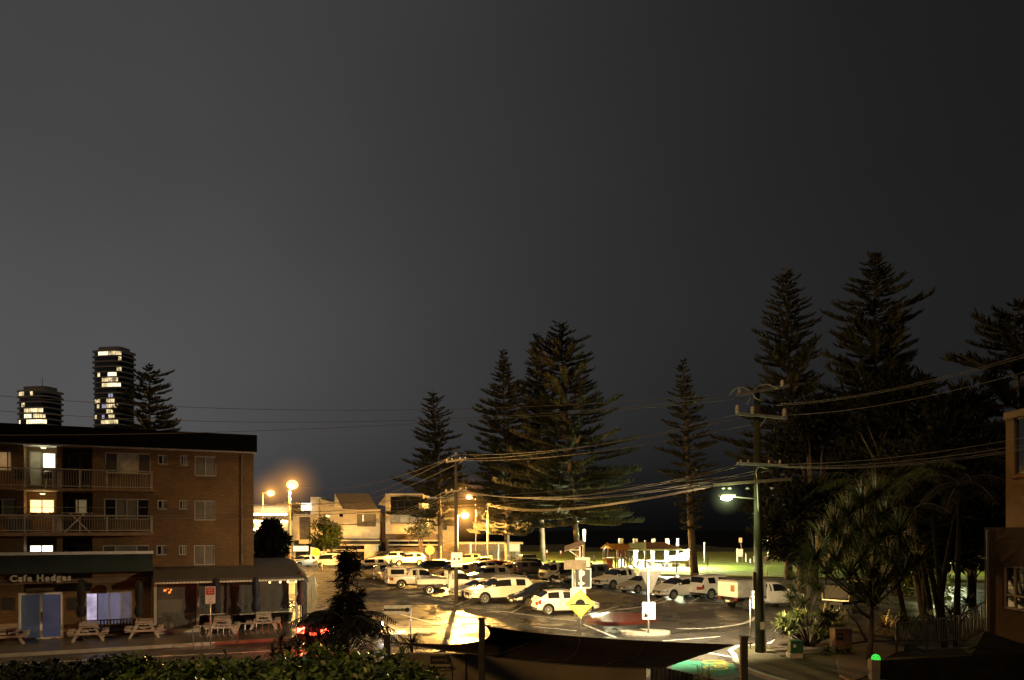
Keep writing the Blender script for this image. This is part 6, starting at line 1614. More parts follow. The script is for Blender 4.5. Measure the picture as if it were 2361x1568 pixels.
def spost(u, vt, d, w, lab):
    t = wthing('shade_sail_post', lab, 'post', u, d, 'dark posts around the shade sail')
    hw = w/2*d/F; MB().b2((-hw, -hw, 0), (hw, hw, ZV(vt, d))).build('post', postm, t, bevel=.02)
    MB().b2((-hw-.015, -hw-.015, ZV(vt, d)+.002), (hw+.015, hw+.015, ZV(vt, d)+.04)).build('cap', postm, t); MB().tube([(hw, 0, ZV(vt+14, d)), (hw+.12, 0, ZV(vt+14, d))], .02, 6).build('eye_bolt', M['galv'], t)
spost(1111, 1428, 18.5, 15, 'dark square post at the left corner of the shade sail'); spost(1715, 1470, 18, 16, 'dark square post right of the shade sail in front of the road')
spost(893, 1466, 21, 15, 'short dark post beside the spiky plant left of the sail')
ss = wthing('shade_sail', 'dark triangular looking shade sail stretched over the boundary wall', 'shade sail', 1300, 18)
def bez(a, c, b, t): return a*(1-t)**2+c*2*t*(1-t)+b*t*t
A = W(900, 1480, 21); B = W(1121, 1443, 18.6); C = W(1692, 1487, 18); D = W(1528, 1541, 16.2)
cAB = W(1178, 1502, 19.6); cBC = W(1262, 1472, 18.4); cDC = W(1580, 1520, 17); cAD = W(1290, 1545, 18)
n = 28; sm = MB()
for i in range(n+1):
    u = i/n
    for j in range(n+1):
        v = j/n
        top = bez(B, cBC, C, u); bot = bez(A, cAD, D, u); le = bez(B, cAB, A, v); ri = bez(C, cDC, D, v)
        fold = .03*math.sin(u*9+v*4)*(1-v)+.022*math.sin(v*17+u*3)*u+.035*math.sin((u+v)*7)
        fold *= 16*u*(1-u)*v*(1-v)
        p = Vector((0, fold, -fold*2))+top*(1-v)+bot*v+le*(1-u)+ri*u-(B*(1-u)*(1-v)+C*u*(1-v)+A*(1-u)*v+D*u*v)
        sm.v.append(p)
for i in range(n):
    for j in range(n): a = i*(n+1)+j; sm.f.append((a, a+1, a+n+2, a+n+1))
wb(sm, 'canvas', M['sailm'], ss, smooth=True)
rp = MB()
for f_ in (lambda q: bez(B, cBC, C, q), lambda q: bez(A, cAD, D, q), lambda q: bez(B, cAB, A, q), lambda q: bez(C, cDC, D, q)): rp.tube([f_(k/20) for k in range(21)], .012, 5)
wb(rp, 'edge_cable', postm, ss)
sl_ = MB()
for q in (.25, .5, .75):
    i = int(q*n); col = [sm.v[i*(n+1)+j] for j in range(n+1)]
    sl_.tube([p+Vector((0, -.012, .012)) for p in col], .014, 4)
wb(sl_, 'seam', mat('sail_seam', (.03, .024, .018), .8), ss)
fg = wthing('low_fence', 'dark low timber fence at the bottom right of the boundary wall', 'fence', 1600, 19)
f_ = MB()
for k in range(26):
    q = k/25; d = lerp(19.6, 17.4, q); u = lerp(1500, 1745, q); f_.bpx(u, u+9, lerp(1533, 1590, q), 1800, d, .03)
wb(f_, 'palings', mat('fence_dark', (.03, .03, .028), .8, island=.3), fg)
# ================================================================== trees and plants
def pine(u_top, v_top, u_base, d, prof, label, seed, group='tall norfolk pines around the car park', dens=1.0, z_low=6.0, mleaf=None, branch_up=.25, trunk_r=.42):
    """whorled conifer: trunk with rings of branches carrying upswept ropes of needles"""
    random.seed(seed)
    H_ = ZV(v_top, d); base = Vector((XU(u_base, d), d, 0)); lean = XU(u_top, d)-base.x
    t = thing('pine_tree', label, 'tree', base, 0, group)
    def axis(z): q = z/H_; return Vector((lean*q+.25*math.sin(q*5+seed)*(1-q)*.6, .2*math.sin(q*4+seed*2)*(1-q), z))
    MB().tube([axis(H_*k/14) for k in range(15)], [max(.03, trunk_r*(1-k/14)**.85) for k in range(15)], 9).build('trunk', M['bark'], t, smooth=True)
    cr = MB(); br = MB(); z = z_low
    while z < H_-.4:
        q = (z-z_low)/(H_-z_low)
        hw = 1.2*pl(prof, q)*random.uniform(.88, 1.1)
        nb = random.choice((6, 7, 7, 8)); a0 = random.uniform(0, 6.28)
        for k in range(nb):
            a = a0+2*math.pi*k/nb+random.uniform(-.2, .2)
            hw2 = hw*(1+.22*math.sin(a*2+z*.35+seed)+.14*math.sin(a*3-z*.8+seed*1.7))
            L_ = max(.25, hw2*random.uniform(.60, 1.08)*(1 if random.random() > .12 else .5))
            if random.random() < .06: continue
            c = axis(min(H_-.2, z+random.uniform(-.42, .42))); dr = Vector((math.cos(a), math.sin(a), 0)); sd = Vector((-dr.y, dr.x, 0))
            up0 = branch_up*(.4+q*1.6); droop = -.10*(1-q)+random.uniform(-.10, .08)
            def bp(s): return c+dr*(L_*s)+Vector((0, 0, L_*(droop*s+up0*s*s*.75)))
            br.tube([bp(0), bp(.5), bp(.95)], [.05+.012*L_*.5, .04, .015], 4, cap=False)
            n = max(6, int((L_*13+5)*dens))
            for i in range(n):
                s = .22+.80*(i+random.random())/n
                p = bp(s); side = random.choice((-1, 1))
                ln = (.30+.60*min(1, L_/4)*(1.0-.45*abs(s-.6)))*random.uniform(.75, 1.25)*(.8+.35*(1-q))
                dv = (dr*.75+sd*side*random.uniform(.25, .9)+Vector((0, 0, random.uniform(.1, .55)))).normalized()
                e = p+dv*ln+Vector((0, 0, ln*.28)); m_ = p+dv*ln*.5
                w = .045+.035*random.random()+(.02 if L_ > 3 else 0)
                nn = Vector((random.uniform(-.4, .4), random.uniform(-.4, .4), 1))
                cr.strip([p, m_, e], [w*.9, w*1.7, w*.5], nn)
                cr.strip([p, m_, e], [w*.9, w*1.7, w*.5], dv.cross(nn))
        z += lerp(.85, .5, q)*random.uniform(.85, 1.15)
    br.build('branch', M['bark'], t, raw=True)
    cr.build('crown', mleaf or M['needles'], t, raw=True)
    return t
P_A = [(0, .55), (.08, 1), (.3, .86), (.55, .58), (.75, .36), (.9, .17), (1, .03)]
def pf(w, P=P_A): return [(a, b*w) for a, b in P]
P_col = [(0, .8), (.1, 1), (.4, .85), (.7, .62), (.85, .42), (.95, .2), (1, .04)]
pine(344, 836, 344, 100, pf(3.3, [(0, 1), (.5, 1), (.65, .8), (.8, .52), (.9, .42), (.93, .12), (1, .05)]), 'dark pine rising behind the flat roof beside the tall tower', 11, z_low=10, dens=1.5)
pine(998, 898, 1018, 125, pf(5.6), 'short lone pine left of the dark power pole', 12, z_low=6)
pine(1160, 803, 1168, 118, pf(6.0), 'left pine of the tall clump with a bare spire top', 13, z_low=7, dens=1.1)
pine(1236, 766, 1250, 120, pf(5.6), 'middle pine of the tall clump, partly behind its neighbour', 14, z_low=7, dens=1.1)
pine(1290, 740, 1334, 108, pf(9.4, [(0, .9), (.12, 1), (.3, .82), (.45, .6), (.6, .48), (.8, .36), (.92, .16), (1, .03)]), 'tallest pine of the central clump with wide lower branches and leaning trunk', 15, z_low=6.2, dens=1.15)
pine(1572, 825, 1604, 86, pf(2.35, [(0, .35), (.1, .7), (.3, 1), (.5, .82), (.7, .62), (.88, .34), (1, .05)]), 'thin sparse pine standing alone with a dark bare trunk', 16, z_low=5.5, dens=.8, trunk_r=.45)
pine(1813, 616, 1822, 80, pf(4.9, [(0, .9), (.2, 1), (.45, .8), (.62, .62), (.8, .4), (.92, .2), (1, .03)]), 'tall slender pine directly behind the tall power pole', 17, z_low=5, dens=.9)
pine(2016, 583, 2022, 74, pf(5.6, [(0, 1), (.3, 1), (.5, .88), (.7, .6), (.85, .4), (.94, .2), (1, .03)]), 'tallest pine on the right with a dense dark lower crown', 18, z_low=4, dens=1.15)
pine(2348, 680, 2350, 58, pf(5.6, [(0, 1), (.35, 1), (.6, .82), (.8, .5), (.92, .25), (1, .04)]), 'dark pine cut off by the right edge of the photo', 19, z_low=5, dens=1.1)
# the bright low branch lit by the orange lamp belongs to a small pine behind it
pine(1168, 1150, 1168, 104, pf(5.2, [(0, .9), (.2, 1), (.5, .7), (1, .1)]), 'small pine with orange lit lower branches right of the service post', 21, z_low=4.6, dens=1.7, trunk_r=.3)
# ---------------------------------------------------------------- broadleaf trees
def broadleaf(u, vb, vt, w_px, d, label, seed, m, n=2600, ls=.32, trunk_r=.2, group=None, vb_c=None, name='leafy_tree', flat=.8):
    random.seed(seed)
    t = thing(name, label, 'tree', (XU(u, d), d, 0), 0, group)
    H_ = ZV(vt, d); zb = ZV(vb_c, d) if vb_c else H_*.35; w = w_px/F*d/2
    tr = MB(); tips = []
    for k in range(7):
        a = random.uniform(0, 6.28); r = w*random.uniform(.2, .75); e = Vector((r*math.cos(a), r*math.sin(a)*flat, lerp(zb, H_, random.uniform(.25, .85))))
        tr.tube([(.08*math.cos(a), .08*math.sin(a), 0), (r*.2*math.cos(a), r*.2*math.sin(a), zb*.8), e*.6+Vector((0, 0, e.z*.25)), e], [trunk_r*.6, trunk_r*.5, trunk_r*.3, .02], 6); tips.append(e)
    tr.build('trunk', M['bark'], t, smooth=True)
    clumps = []
    for k in range(34):
        a = random.uniform(0, 6.28); rr = math.sqrt(random.random()); zq = random.random()
        prof = math.sin(math.pi*min(1, .12+zq*.85))**.7
        clumps.append((Vector((w*rr*prof*math.cos(a), w*rr*prof*flat*math.sin(a), lerp(zb, H_, zq))), random.uniform(.16, .34)*w))
    lf = MB()
    for i in range(n):
        c, r = random.choice(clumps); v = Vector((random.gauss(0, 1), random.gauss(0, 1), random.gauss(0, .8))).normalized()*r*random.random()**.4
        p = c+v; dv = (v.normalized()+Vector((random.uniform(-.6, .6), random.uniform(-.6, .6), random.uniform(-.4, .7)))).normalized()*ls*random.uniform(.6, 1.3)
        lf.strip([p, p+dv*.5, p+dv], [ls*.08, ls*.34, ls*.05], Vector((random.gauss(0, 1), random.gauss(0, 1), random.gauss(0, 1))))
    lf.build('crown', m, t, raw=True)
    return t
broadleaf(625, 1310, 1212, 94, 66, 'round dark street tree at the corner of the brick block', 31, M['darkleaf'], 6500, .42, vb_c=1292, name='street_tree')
broadleaf(742, 1300, 1200, 50, 121, 'wispy garden tree in front of the pale wing', 32, M['strap'], 1500, .6, vb_c=1262)
broadleaf(765, 1300, 1208, 44, 119, 'garden tree covering the stone wall left of the striped roof house', 33, M['strap'], 1300, .6, vb_c=1262)
broadleaf(970, 1300, 1206, 70, 112, 'small tree under the box shaped house', 34, M['needles'], 700, .5, vb_c=1236)
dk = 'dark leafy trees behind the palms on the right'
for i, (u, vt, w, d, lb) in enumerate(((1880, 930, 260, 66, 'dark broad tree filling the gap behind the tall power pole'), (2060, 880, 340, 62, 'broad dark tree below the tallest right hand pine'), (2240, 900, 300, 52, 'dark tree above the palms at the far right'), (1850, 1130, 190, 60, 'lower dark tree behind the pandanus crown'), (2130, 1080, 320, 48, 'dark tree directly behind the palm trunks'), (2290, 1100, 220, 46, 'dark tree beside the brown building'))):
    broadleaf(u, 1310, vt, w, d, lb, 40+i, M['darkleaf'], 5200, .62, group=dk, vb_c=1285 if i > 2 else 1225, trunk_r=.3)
for k, (u, d, w, vt) in enumerate(((2160, 58, 90, 1318), (2100, 62, 70, 1325))):
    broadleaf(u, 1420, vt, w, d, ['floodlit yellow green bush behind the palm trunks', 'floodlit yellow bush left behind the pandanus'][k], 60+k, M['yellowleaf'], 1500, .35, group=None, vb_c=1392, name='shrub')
lt_ = light('garden_flood', 'POINT', W(2140, 1385, 55), 170, (.95, 1, .45), .15)
gfl = wthing('garden_floodlight', 'small garden floodlight lighting the yellow bush behind the palms', 'garden lamp', 2140, 55); lt_.parent = gfl; lt_.location = (0, 0, 1.0)
MB().tube([(0, 0, 0), (0, 0, .5)], .04, 8).build('stake', M['dark'], gfl); MB().lathe([(.06, .5), (.11, .62), (.11, .65)], 12).build('lamp_head', mat('flood_face', (.8, .8, .6), .4, emit=(.95, 1, .6), es=6), gfl)
# ---------------------------------------------------------------- rosettes of strap leaves
def rosette(mb, c, n, L_, w, up=.5, tilt=None, seed=None, dead=0.0, spread=1.0, droop=.42):
    for i in range(n):
        a = random.uniform(0, 6.28); el = random.uniform(-.25, 1.35)*up*1.4
        dr = Vector((math.cos(a)*math.cos(el), math.sin(a)*math.cos(el), math.sin(el)))
        if tilt is not None: dr = (dr+tilt*.6).normalized()
        l = L_*random.uniform(.7, 1.1); pts = []; nseg = 5
        for k in range(nseg+1):
            s = k/nseg; pts.append(Vector(c)+dr*l*s*spread+Vector((0, 0, -l*droop*s*s*s*random.uniform(.6, 1.4))))
        mb.strip(pts, [w*.6, w, w*.95, w*.75, w*.45, .004], Vector((0, 0, 1)) if abs(dr.z) < .85 else Vector((1, 0, 0)))
def plant(name, label, cat, p, heads, m, n, L_, w, stems=True, group=None, seed=1, up=.5, stem_r=.05, stem_m=None, stem_from=None, droop=.42):
    random.seed(seed)
    t = thing(name, label, cat, p, 0, group); lf = MB(); st = MB()
    for h_ in heads:
        h_ = Vector(h_); rosette(lf, h_, n, L_, w, up, droop=droop)
        if stems and h_.z > .15:
            if stem_from is not None:
                sf = Vector(stem_from); st.tube([sf, sf.lerp(h_, .5)+Vector((0, 0, -.1)), h_], [stem_r*1.2, stem_r, stem_r*.8], 7); continue
            mid = Vector((h_.x*.45, h_.y*.45, h_.z*.5)); st.tube([(h_.x*.1, h_.y*.1, 0), mid, h_], [stem_r*1.2, stem_r, stem_r*.8], 7)
    lf.build('foliage', m, t, raw=True)
    if st.v: st.build('stem', stem_m or M['bark'], t, smooth=True)
    return t
# the big pandanus
DP = 30.5
def rel(u, v, d, p): q = W(u, v, d); return (q.x-p.x, q.y-p.y, q.z-p.z)
pp = Vector((XU(2003, DP), DP, .15))
random.seed(5); heads = []
for (u, v) in ((1990, 1165), (2020, 1150), (1955, 1195), (2040, 1200), (1925, 1225), (1985, 1225), (2070, 1235), (2020, 1255), (1900, 1255), (1950, 1262), (2090, 1270), (1880, 1290), (1930, 1300), (1985, 1292), (2050, 1295), (2115, 1300), (1960, 1330), (2010, 1335), (2080, 1330), (1905, 1325), (2040, 1350), (2000, 1372)):
    heads.append(rel(u, v, DP+random.uniform(-1.2, 1.2), pp))
pt = plant('pandanus_tree', 'large dark pandanus with spiky crowns and a forked trunk at right', 'tree', pp, heads, M['strap'], 120, 1.5, .055, seed=6, up=.78, stem_r=.04, stem_from=rel(2010, 1400, DP, pp), droop=.25)
tk = MB(); q = lambda u, v: rel(u, v, DP, pp)
tk.tube([(0, 0, -.1), q(2008, 1440), q(2010, 1395)], [.13, .11, .08], 8); tk.tube([q(1998, 1478), q(1975, 1435), q(1955, 1415)], [.05, .05, .04], 7); tk.tube([q(2006, 1425), q(1985, 1412), q(1968, 1395)], [.07, .06, .05], 7)
tk.build('trunk', mat('pandanus_trunk', (.12, .085, .06), .85, var=.3), pt, smooth=True)
# spiky plants around it
bushm = mat('bright_strap_leaf', (.10, .125, .03), .4, var=.3, island=.5)
p = G(1866, 1490, .15); pl1 = plant('spiky_bush', 'dense bush of dark strap leaves left of the letterbox pillar', 'bush', p, [(random.uniform(-1.25, 1.1), random.uniform(-.4, .6), random.uniform(.35, 1.45)) for k in range(34)], bushm, 34, .62, .06, seed=8, up=.7, stem_r=.03, droop=.3)
p = G(1862, 1440, .15); plant('yucca', 'tall dark green yucca left of the pandanus with brown skirt', 'bush', p, [(.0, 0, 2.2), (-.6, .2, 1.7), (.6, .1, 1.8), (-.3, -.2, 1.1), (.15, 0, 2.7), (-.7, 0, 2.4), (-.9, .1, 1.3)], M['strap'], 80, .95, .05, seed=9, up=.6, stem_r=.08, droop=.25)
p = G(1925, 1462, .15); plant('flax_plant', 'pale upright flax leaves beside the letterbox pillar', 'bush', p, [(0, 0, .25), (.3, 0, .2), (-.25, 0, .3)], M['straplight'], 26, 1.75, .08, stems=False, seed=10, up=.85, droop=.3)
p = G(2038, 1462, .15); plant('agave', 'yellowish spiky plant to the right of the pandanus trunk', 'bush', p, [(0, 0, .3), (.2, 0, .2)], mat('yellow_strap', (.26, .18, .05), .45, island=.3), 34, 1.25, .085, stems=False, seed=11, up=.7, droop=.3)
p = G(1940, 1505, .15); plant('grass_clump', 'low dark grassy clump at the foot of the letterbox pillar', 'bush', p+Vector((-.3, -.4, 0)), [(-.4, 0, .1), (0, 0, .1), (.4, 0, .1)], M['strap'], 60, .5, .03, stems=False, seed=12, up=.7)
p = G(2110, 1470, .15); plant('spiky_bush', 'dark spiky bush behind the grey railing', 'bush', p, [(0, .3, .6), (.5, .4, .4), (-.5, .3, .8), (.9, .5, .9)], M['strap'], 34, .9, .06, seed=13, up=.6)
p = G(2200, 1462, .15); plant('spiky_bush', 'dark bush between the railing and the brown building', 'bush', p, [(0, .3, .9), (.6, .4, .6), (-.5, .3, 1.2), (.9, .5, 1.4)], M['darkleaf'], 34, 1.0, .07, seed=14, up=.6)
# ---------------------------------------------------------------- palms
def palm(u_b, v_b, u_t, v_t, d, label, seed, L_=2.6, nf=13, m=None, lean_y=0.0, group='palms behind the pandanus', tr=.11, nleaf=26):
    random.seed(seed)
    base = Vector((XU(u_b, d), d, 0)); top = W(u_t, v_t, d+lean_y)-base
    t = thing('palm_tree', label, 'tree', base, 0, group)
    MB().tube([Vector((top.x*q*q*.6+top.x*q*.4, top.y*q, top.z*q)) for q in [k/8 for k in range(9)]], [tr*1.3-(tr*.55)*k/8 for k in range(9)], 9).build('trunk', mat('palm_trunk', (.010, .008, .005), .9, spec=.1, var=.35, scale=2), t, smooth=True)
    lf = MB(); st = MB()
    for i in range(nf):
        a = 2*math.pi*i/nf+random.uniform(-.25, .25); el = random.uniform(.1, 1.2); l = L_*random.uniform(.8, 1.1)
        dr = Vector((math.cos(a), math.sin(a), 0)); pts = []
        for k in range(9):
            s = k/8; pts.append(top+dr*(l*s*math.cos(el*(1-s*.6)))+Vector((0, 0, l*(math.sin(el)*s-1.0*s*s*.85))))
        st.tube(pts, [.03-.0028*k for k in range(9)], 4, cap=False)
        for k in range(nleaf):
            s = .12+.86*k/nleaf; i0 = min(7, int(s*8)); p = pts[i0].lerp(pts[i0+1], s*8-i0); tg = (pts[i0+1]-pts[i0]).normalized()
            sd = tg.cross(Vector((0, 0, 1)))
            if sd.length < .1: sd = Vector((-dr.y, dr.x, 0))
            sd.normalize()
            for q in (-1, 1):
                ll = l*.26*math.sin(math.pi*min(.97, .15+s*.8))+.08; dv = (sd*q*.85+tg*.45+Vector((0, 0, random.uniform(-.45, .05)))).normalized()
                lf.strip([p, p+dv*ll*.5, p+dv*ll+Vector((0, 0, -ll*.25))], [.03, .045, .008], tg.cross(dv))
    lf.build('crown', m or M['frond'], t, raw=True); st.build('frond_stem', M['bark'], t, raw=True)
    return t
palm(2090, 1400, 1985, 1120, 40, 'palm with a pale drooping frond behind the pandanus crown', 71, 2.8, m=M['strap'])
palm(2150, 1400, 2060, 1075, 42, 'palm left of the leaning palm trunks', 72, 2.6)
palm(2175, 1400, 2135, 1090, 36, 'palm with a pale crown shaft in the middle of the group', 73, 2.2, m=M['strap'])
palm(2160, 1400, 2240, 1060, 38, 'palm leaning right toward the cream building', 74, 2.3)
palm(2205, 1390, 2215, 1120, 33, 'thin upright palm nearest the brown building', 75, 2.0)
palm(2180, 1410, 2105, 1180, 31, 'thin palm leaning left over the floodlit bush', 76, 1.6, nf=10)
# ---------------------------------------------------------------- plants in front of the street
PX = 26.0
bp_ = palm(778, 1560, 800, 1440, 25, 'dark young palm standing before the street with spreading fronds', 81, 2.0, nf=15, m=M['frond'], group=None, tr=.16)
random.seed(82)
tt = thing('dark_shrub', 'tall black columnar shrub rising above the young palm', 'bush', (XU(798, 25.4), 25.4, 0), 0)
cl_ = MB(); H0, H1 = ZV(1462, 25.4), ZV(1278, 25.4)
tufts = []
for k in range(46):
    q = random.random()**.9; hw = lerp(.36, .10, max(0, (q-.3)/.7))*random.uniform(.4, 1.35); a = random.uniform(0, 6.28)
    tufts.append((Vector((hw*math.cos(a)+.12*q, hw*math.sin(a), lerp(H0, H1, q))), random.uniform(.08, .2), a))
for i in range(3000):
    c, r, a = random.choice(tufts); p = c+Vector((random.gauss(0, r*.5), random.gauss(0, r*.5), random.gauss(0, r*.9)))
    dv = Vector((math.cos(a)*.7+random.gauss(0, .5), math.sin(a)*.7+random.gauss(0, .5), random.uniform(-.7, .6))).normalized()*random.uniform(.14, .38)
    cl_.strip([p, p+dv*.5, p+dv+Vector((0, 0, -.05))], [.015, .035, .004], Vector((random.gauss(0, 1), random.gauss(0, 1), random.gauss(0, 1))))
cl_.build('foliage', M['frond'], tt, raw=True); MB().tube([(0, 0, 0), (.03, 0, H0), (.1, 0, H1-.2)], [.08, .06, .02], 8).build('stem', M['bark'], tt)
def gp(u, v_c, d): return Vector((XU(u, d), d, 0)), ZV(v_c, d)
p, z = gp(950, 1484, 21.6); plant('yucca', 'spiky yucca star beside the short dark post', 'bush', p, [(0, 0, z)], M['strap'], 110, .62, .038, seed=83, up=.75, stem_r=.04)
p, z = gp(688, 1490, 24); plant('yucca', 'dark spiky yucca left of the young palm before the red kerb', 'bush', p, [(0, 0, z), (-.35, .1, z-.2), (.4, 0, z-.15)], M['darkleaf'], 60, .62, .04, seed=84, up=.7)
p, z = gp(647, 1478, 25); plant('grass_tree', 'dark feathery shrub at the right end of the bike racks', 'bush', p, [(0, 0, z), (-.25, 0, z-.35), (.25, 0, z-.3), (0, .2, z-.55)], M['darkleaf'], 90, .62, .02, seed=85, up=.9)
p, z = gp(735, 1468, 25); plant('yucca', 'thin stemmed dark plant just left of the young palm trunk', 'bush', p, [(0, 0, z), (.2, .1, z-.3), (-.25, .1, z-.15), (-.4, 0, z+.05)], M['darkleaf'], 34, .40, .04, seed=86, up=.6)
p, z = gp(1622, 1563, 17.2); plant('grass_clump', 'upright ornamental grass under the right end of the shade sail', 'bush', p, [(-.12, 0, z), (.12, 0, z), (0, .1, z)], mat('pale_grass', (.18, .15, .08), .7, island=.3), 42, .55, .012, seed=87, up=1.0)
# ---------------------------------------------------------------- the hedge
random.seed(90)
hg = thing('hedge', 'glossy green hedge running along the bottom of the photo', 'hedge', (XU(450, 15), 15, 0), 0)
def hz(x, y):
    u = CX+x/y*F
    z = 2.52+.10*math.sin(x*1.3)+.06*math.sin(x*3.1+y*2)+.05*math.sin(y*3.7+x)+.05*math.sin(x*7.3+y*5.1)*math.sin(y*6.1-x*2)
    e = max(0, min(1, (x+8.6)/1.8)); z -= .22*(1-e)
    xe = -2.0*(1-(y-10.5)/7.0)
    z -= max(0, (u-880)/230)**1.4*.62
    return z
hd = thing('hedge', 'hedge end at the bottom left corner with shade put into its leaf colour', 'hedge', (XU(60, 15), 15, 0), 0)
lf = MB(); ld_ = MB()
ox, oy = hg.location.x, hg.location.y
for i in range(21000):
    y = random.uniform(10.8, 17.2); x = random.uniform(-12.2*(y/17), -.4*(y/17))
    u = CX+x/y*F
    if u > 1128 or u < -40: continue
    z = hz(x, y)
    dz = random.random()**1.6*.5 if y < 16.9 else random.random()*1.2
    p = Vector((x-ox, y-oy, z-dz*.55+random.gauss(0, .035)))
    L_ = random.choice((.06, .08, .10, .13, .17))*random.uniform(.8, 1.2); a = random.uniform(0, 6.28)
    dv = Vector((math.cos(a)*.8, math.sin(a)*.8, random.uniform(-.2, .9))).normalized()*L_
    nn = Vector((random.gauss(0, .7), random.gauss(0, .7), 1))
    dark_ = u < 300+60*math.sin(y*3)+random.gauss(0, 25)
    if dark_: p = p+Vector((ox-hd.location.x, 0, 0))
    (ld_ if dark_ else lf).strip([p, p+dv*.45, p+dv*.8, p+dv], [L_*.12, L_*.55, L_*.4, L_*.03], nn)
lf.build('foliage', M['leaf'], hg, raw=True)
ld_.build('foliage', mat('shade_painted_hedge_leaf', (.010, .016, .005), .6, var=.3, island=.6, spec=.25), hd, raw=True)  # darker copy of the hedge leaf, shade put into its colour
st_ = MB()
for k in range(14): st_.tube([(-2.4+k*.37, .9, 0), (-2.4+k*.37+random.uniform(-.1, .1), 1.0, 2.0)], .03, 5)
st_.build('stems', M['bark'], hd)
cb = MB(); nx, ny = 40, 16
for j in range(ny+1):
    for i in range(nx+1):
        y = lerp(10.6, 17.1, j/ny); x = lerp(-12.4, -.5, i/nx)*(y/17); cb.v.append(Vector((x-ox, y-oy, hz(x, y)-.22)))
for j in range(ny):
    for i in range(nx): a = j*(nx+1)+i; cb.f.append((a, a+1, a+nx+2, a+nx+1))
y = 17.1
for i in range(nx):
    a = ny*(nx+1)+i; v0, v1 = cb.v[a], cb.v[a+1]; cb.quad(v0, v1, Vector((v1.x, v1.y, 0)), Vector((v0.x, v0.y, 0)))
cb.build('stems', mat('hedge_inside', (.008, .010, .004), .9), hg)
# ================================================================== sky, added street fill, camera
world = bpy.data.worlds.new('World'); scene.world = world; world.use_nodes = True
nt = world.node_tree; N = nt.nodes; L = nt.links
bg = N['Background']
tc = N.new('ShaderNodeTexCoord'); sp = N.new('ShaderNodeSeparateXYZ'); L.new(tc.outputs['Generated'], sp.inputs[0])
def ramp(pts, src, lo, hi):
    mr = N.new('ShaderNodeMapRange'); mr.inputs[1].default_value = lo; mr.inputs[2].default_value = hi; L.new(src, mr.inputs[0])
    r = N.new('ShaderNodeValToRGB'); e = r.color_ramp.elements
    while len(e) < len(pts): e.new(.5)
    for q, (p, c) in zip(e, pts): q.position = p; q.color = (*c, 1) if isinstance(c, tuple) else (c, c, c, 1)
    r.color_ramp.interpolation = 'B_SPLINE'
    L.new(mr.outputs[0], r.inputs[0]); return r.outputs[0]
# city glow low at the left, dark sea sky at the right
side = ramp([(0.0, (.066, .066, .066)), (.25, (.056, .056, .056)), (.5, (.037, .037, .0375)), (.75, (.0185, .0185, .0187)), (1.0, (.0125, .0125, .0125))], sp.outputs['X'], -.54, .54)
low = ramp([(0.0, (.02, .02, .022)), (.09, (.22, .22, .24)), (.22, (.8, .8, .82)), (.42, (.96, .96, .96)), (.6, (.95, .95, .95)), (1.0, (.80, .80, .80))], sp.outputs['Z'], 0, .52)
mul = N.new('ShaderNodeMix'); mul.data_type = 'RGBA'; mul.blend_type = 'MULTIPLY'; mul.inputs['Factor'].default_value = 1
L.new(side, mul.inputs['A']); L.new(low, mul.inputs['B'])
gx = ramp([(0.0, 1.0), (.4, .6), (.7, .12), (1.0, 0.0)], sp.outputs['X'], -.54, .1)
gz = ramp([(0.0, (.070, .064, .066)), (.35, (.036, .035, .0345)), (1.0, (0.0, 0.0, 0.0))], sp.outputs['Z'], 0, .4)
m2 = N.new('ShaderNodeMix'); m2.data_type = 'RGBA'; m2.blend_type = 'MULTIPLY'; m2.inputs['Factor'].default_value = 1
L.new(gx, m2.inputs['A']); L.new(gz, m2.inputs['B'])
ad = N.new('ShaderNodeMix'); ad.data_type = 'RGBA'; ad.blend_type = 'ADD'; ad.inputs['Factor'].default_value = 1
L.new(mul.outputs['Result'], ad.inputs['A']); L.new(m2.outputs['Result'], ad.inputs['B'])
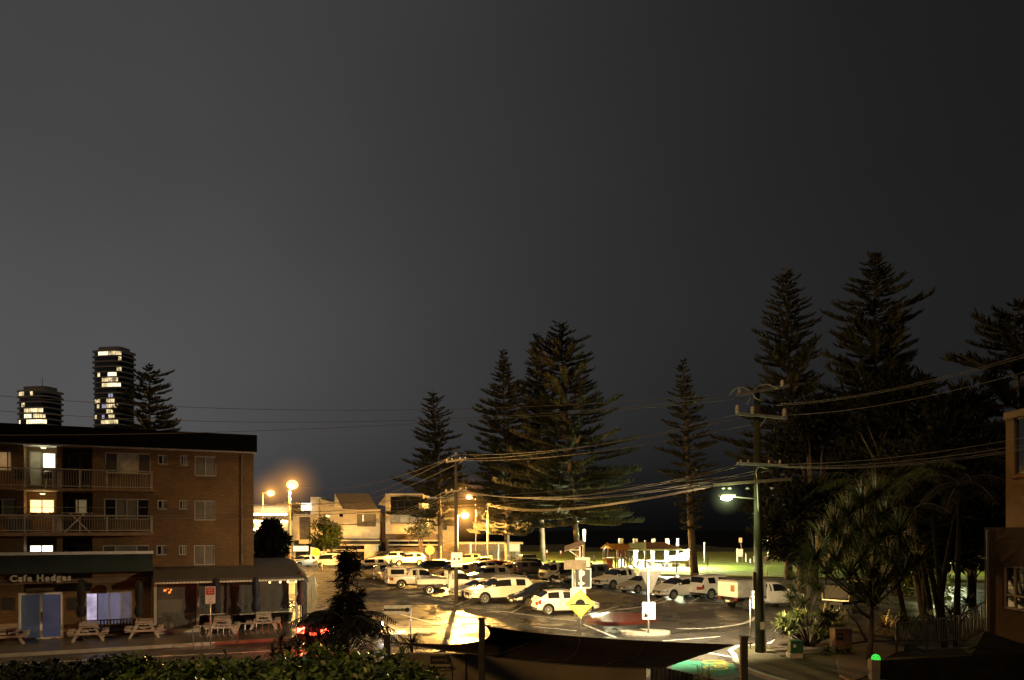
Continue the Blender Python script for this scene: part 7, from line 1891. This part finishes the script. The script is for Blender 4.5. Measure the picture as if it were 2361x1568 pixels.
# faint uneven cloud
nz = N.new('ShaderNodeTexNoise'); nz.inputs['Scale'].default_value = 2.4; nz.inputs['Detail'].default_value = 6; L.new(tc.outputs['Generated'], nz.inputs['Vector'])
mr = N.new('ShaderNodeMapRange'); mr.inputs[1].default_value = .3; mr.inputs[2].default_value = .7; mr.inputs[3].default_value = .90; mr.inputs[4].default_value = 1.09; L.new(nz.outputs['Fac'], mr.inputs[0])
sc = N.new('ShaderNodeVectorMath'); sc.operation = 'SCALE'; L.new(ad.outputs['Result'], sc.inputs[0]); L.new(mr.outputs[0], sc.inputs['Scale'])
L.new(sc.outputs[0], bg.inputs['Color']); bg.inputs['Strength'].default_value = 1.0
SUN_EL, SUN_AZ = R(42), R(215)
sky = N.new('ShaderNodeTexSky'); sky.sky_type = 'NISHITA'; sky.sun_disc = False; sky.sun_elevation = SUN_EL; sky.sun_rotation = SUN_AZ
bg2 = N.new('ShaderNodeBackground'); bg2.inputs['Strength'].default_value = .00012; L.new(sky.outputs[0], bg2.inputs['Color'])
sh_ = N.new('ShaderNodeAddShader'); L.new(bg.outputs[0], sh_.inputs[0]); L.new(bg2.outputs[0], sh_.inputs[1]); L.new(sh_.outputs[0], N['World Output'].inputs['Surface'])
sun = bpy.data.lights.new('street_fill_sun', 'SUN'); sun.energy = .85; sun.angle = R(14); sun.color = (1, .55, .16)  # warm sun added to stand in for unseen street lighting behind the camera
so = bpy.data.objects.new('street_fill_sun', sun); COL.objects.link(so)
sd = Vector((math.sin(SUN_AZ)*math.cos(SUN_EL), math.cos(SUN_AZ)*math.cos(SUN_EL), math.sin(SUN_EL)))
so.rotation_euler = (-sd).to_track_quat('-Z', 'Y').to_euler(); so.location = (10, -10, 40)
cam = bpy.data.cameras.new('camera'); cam.sensor_width = 36; cam.lens = 36*F/2361; cam.shift_y = (YH-784)/2361; cam.clip_start = .1; cam.clip_end = 3000
co = bpy.data.objects.new('camera', cam); COL.objects.link(co); co.location = (0, 0, H); co.rotation_euler = (R(90), 0, 0); scene.camera = co
scene.render.engine = 'CYCLES'; scene.cycles.use_denoising = True
try: scene.cycles.denoiser = 'OPENIMAGEDENOISE'
except Exception: pass
scene.cycles.max_bounces = 6; scene.cycles.transparent_max_bounces = 8; scene.cycles.sample_clamp_indirect = 4; scene.cycles.caustics_reflective = False; scene.cycles.caustics_refractive = False
scene.view_settings.view_transform = 'Standard'; scene.view_settings.look = 'None'; scene.view_settings.exposure = 0; scene.view_settings.gamma = 1
for me in list(bpy.data.meshes):
    if me.users == 0: bpy.data.meshes.remove(me)
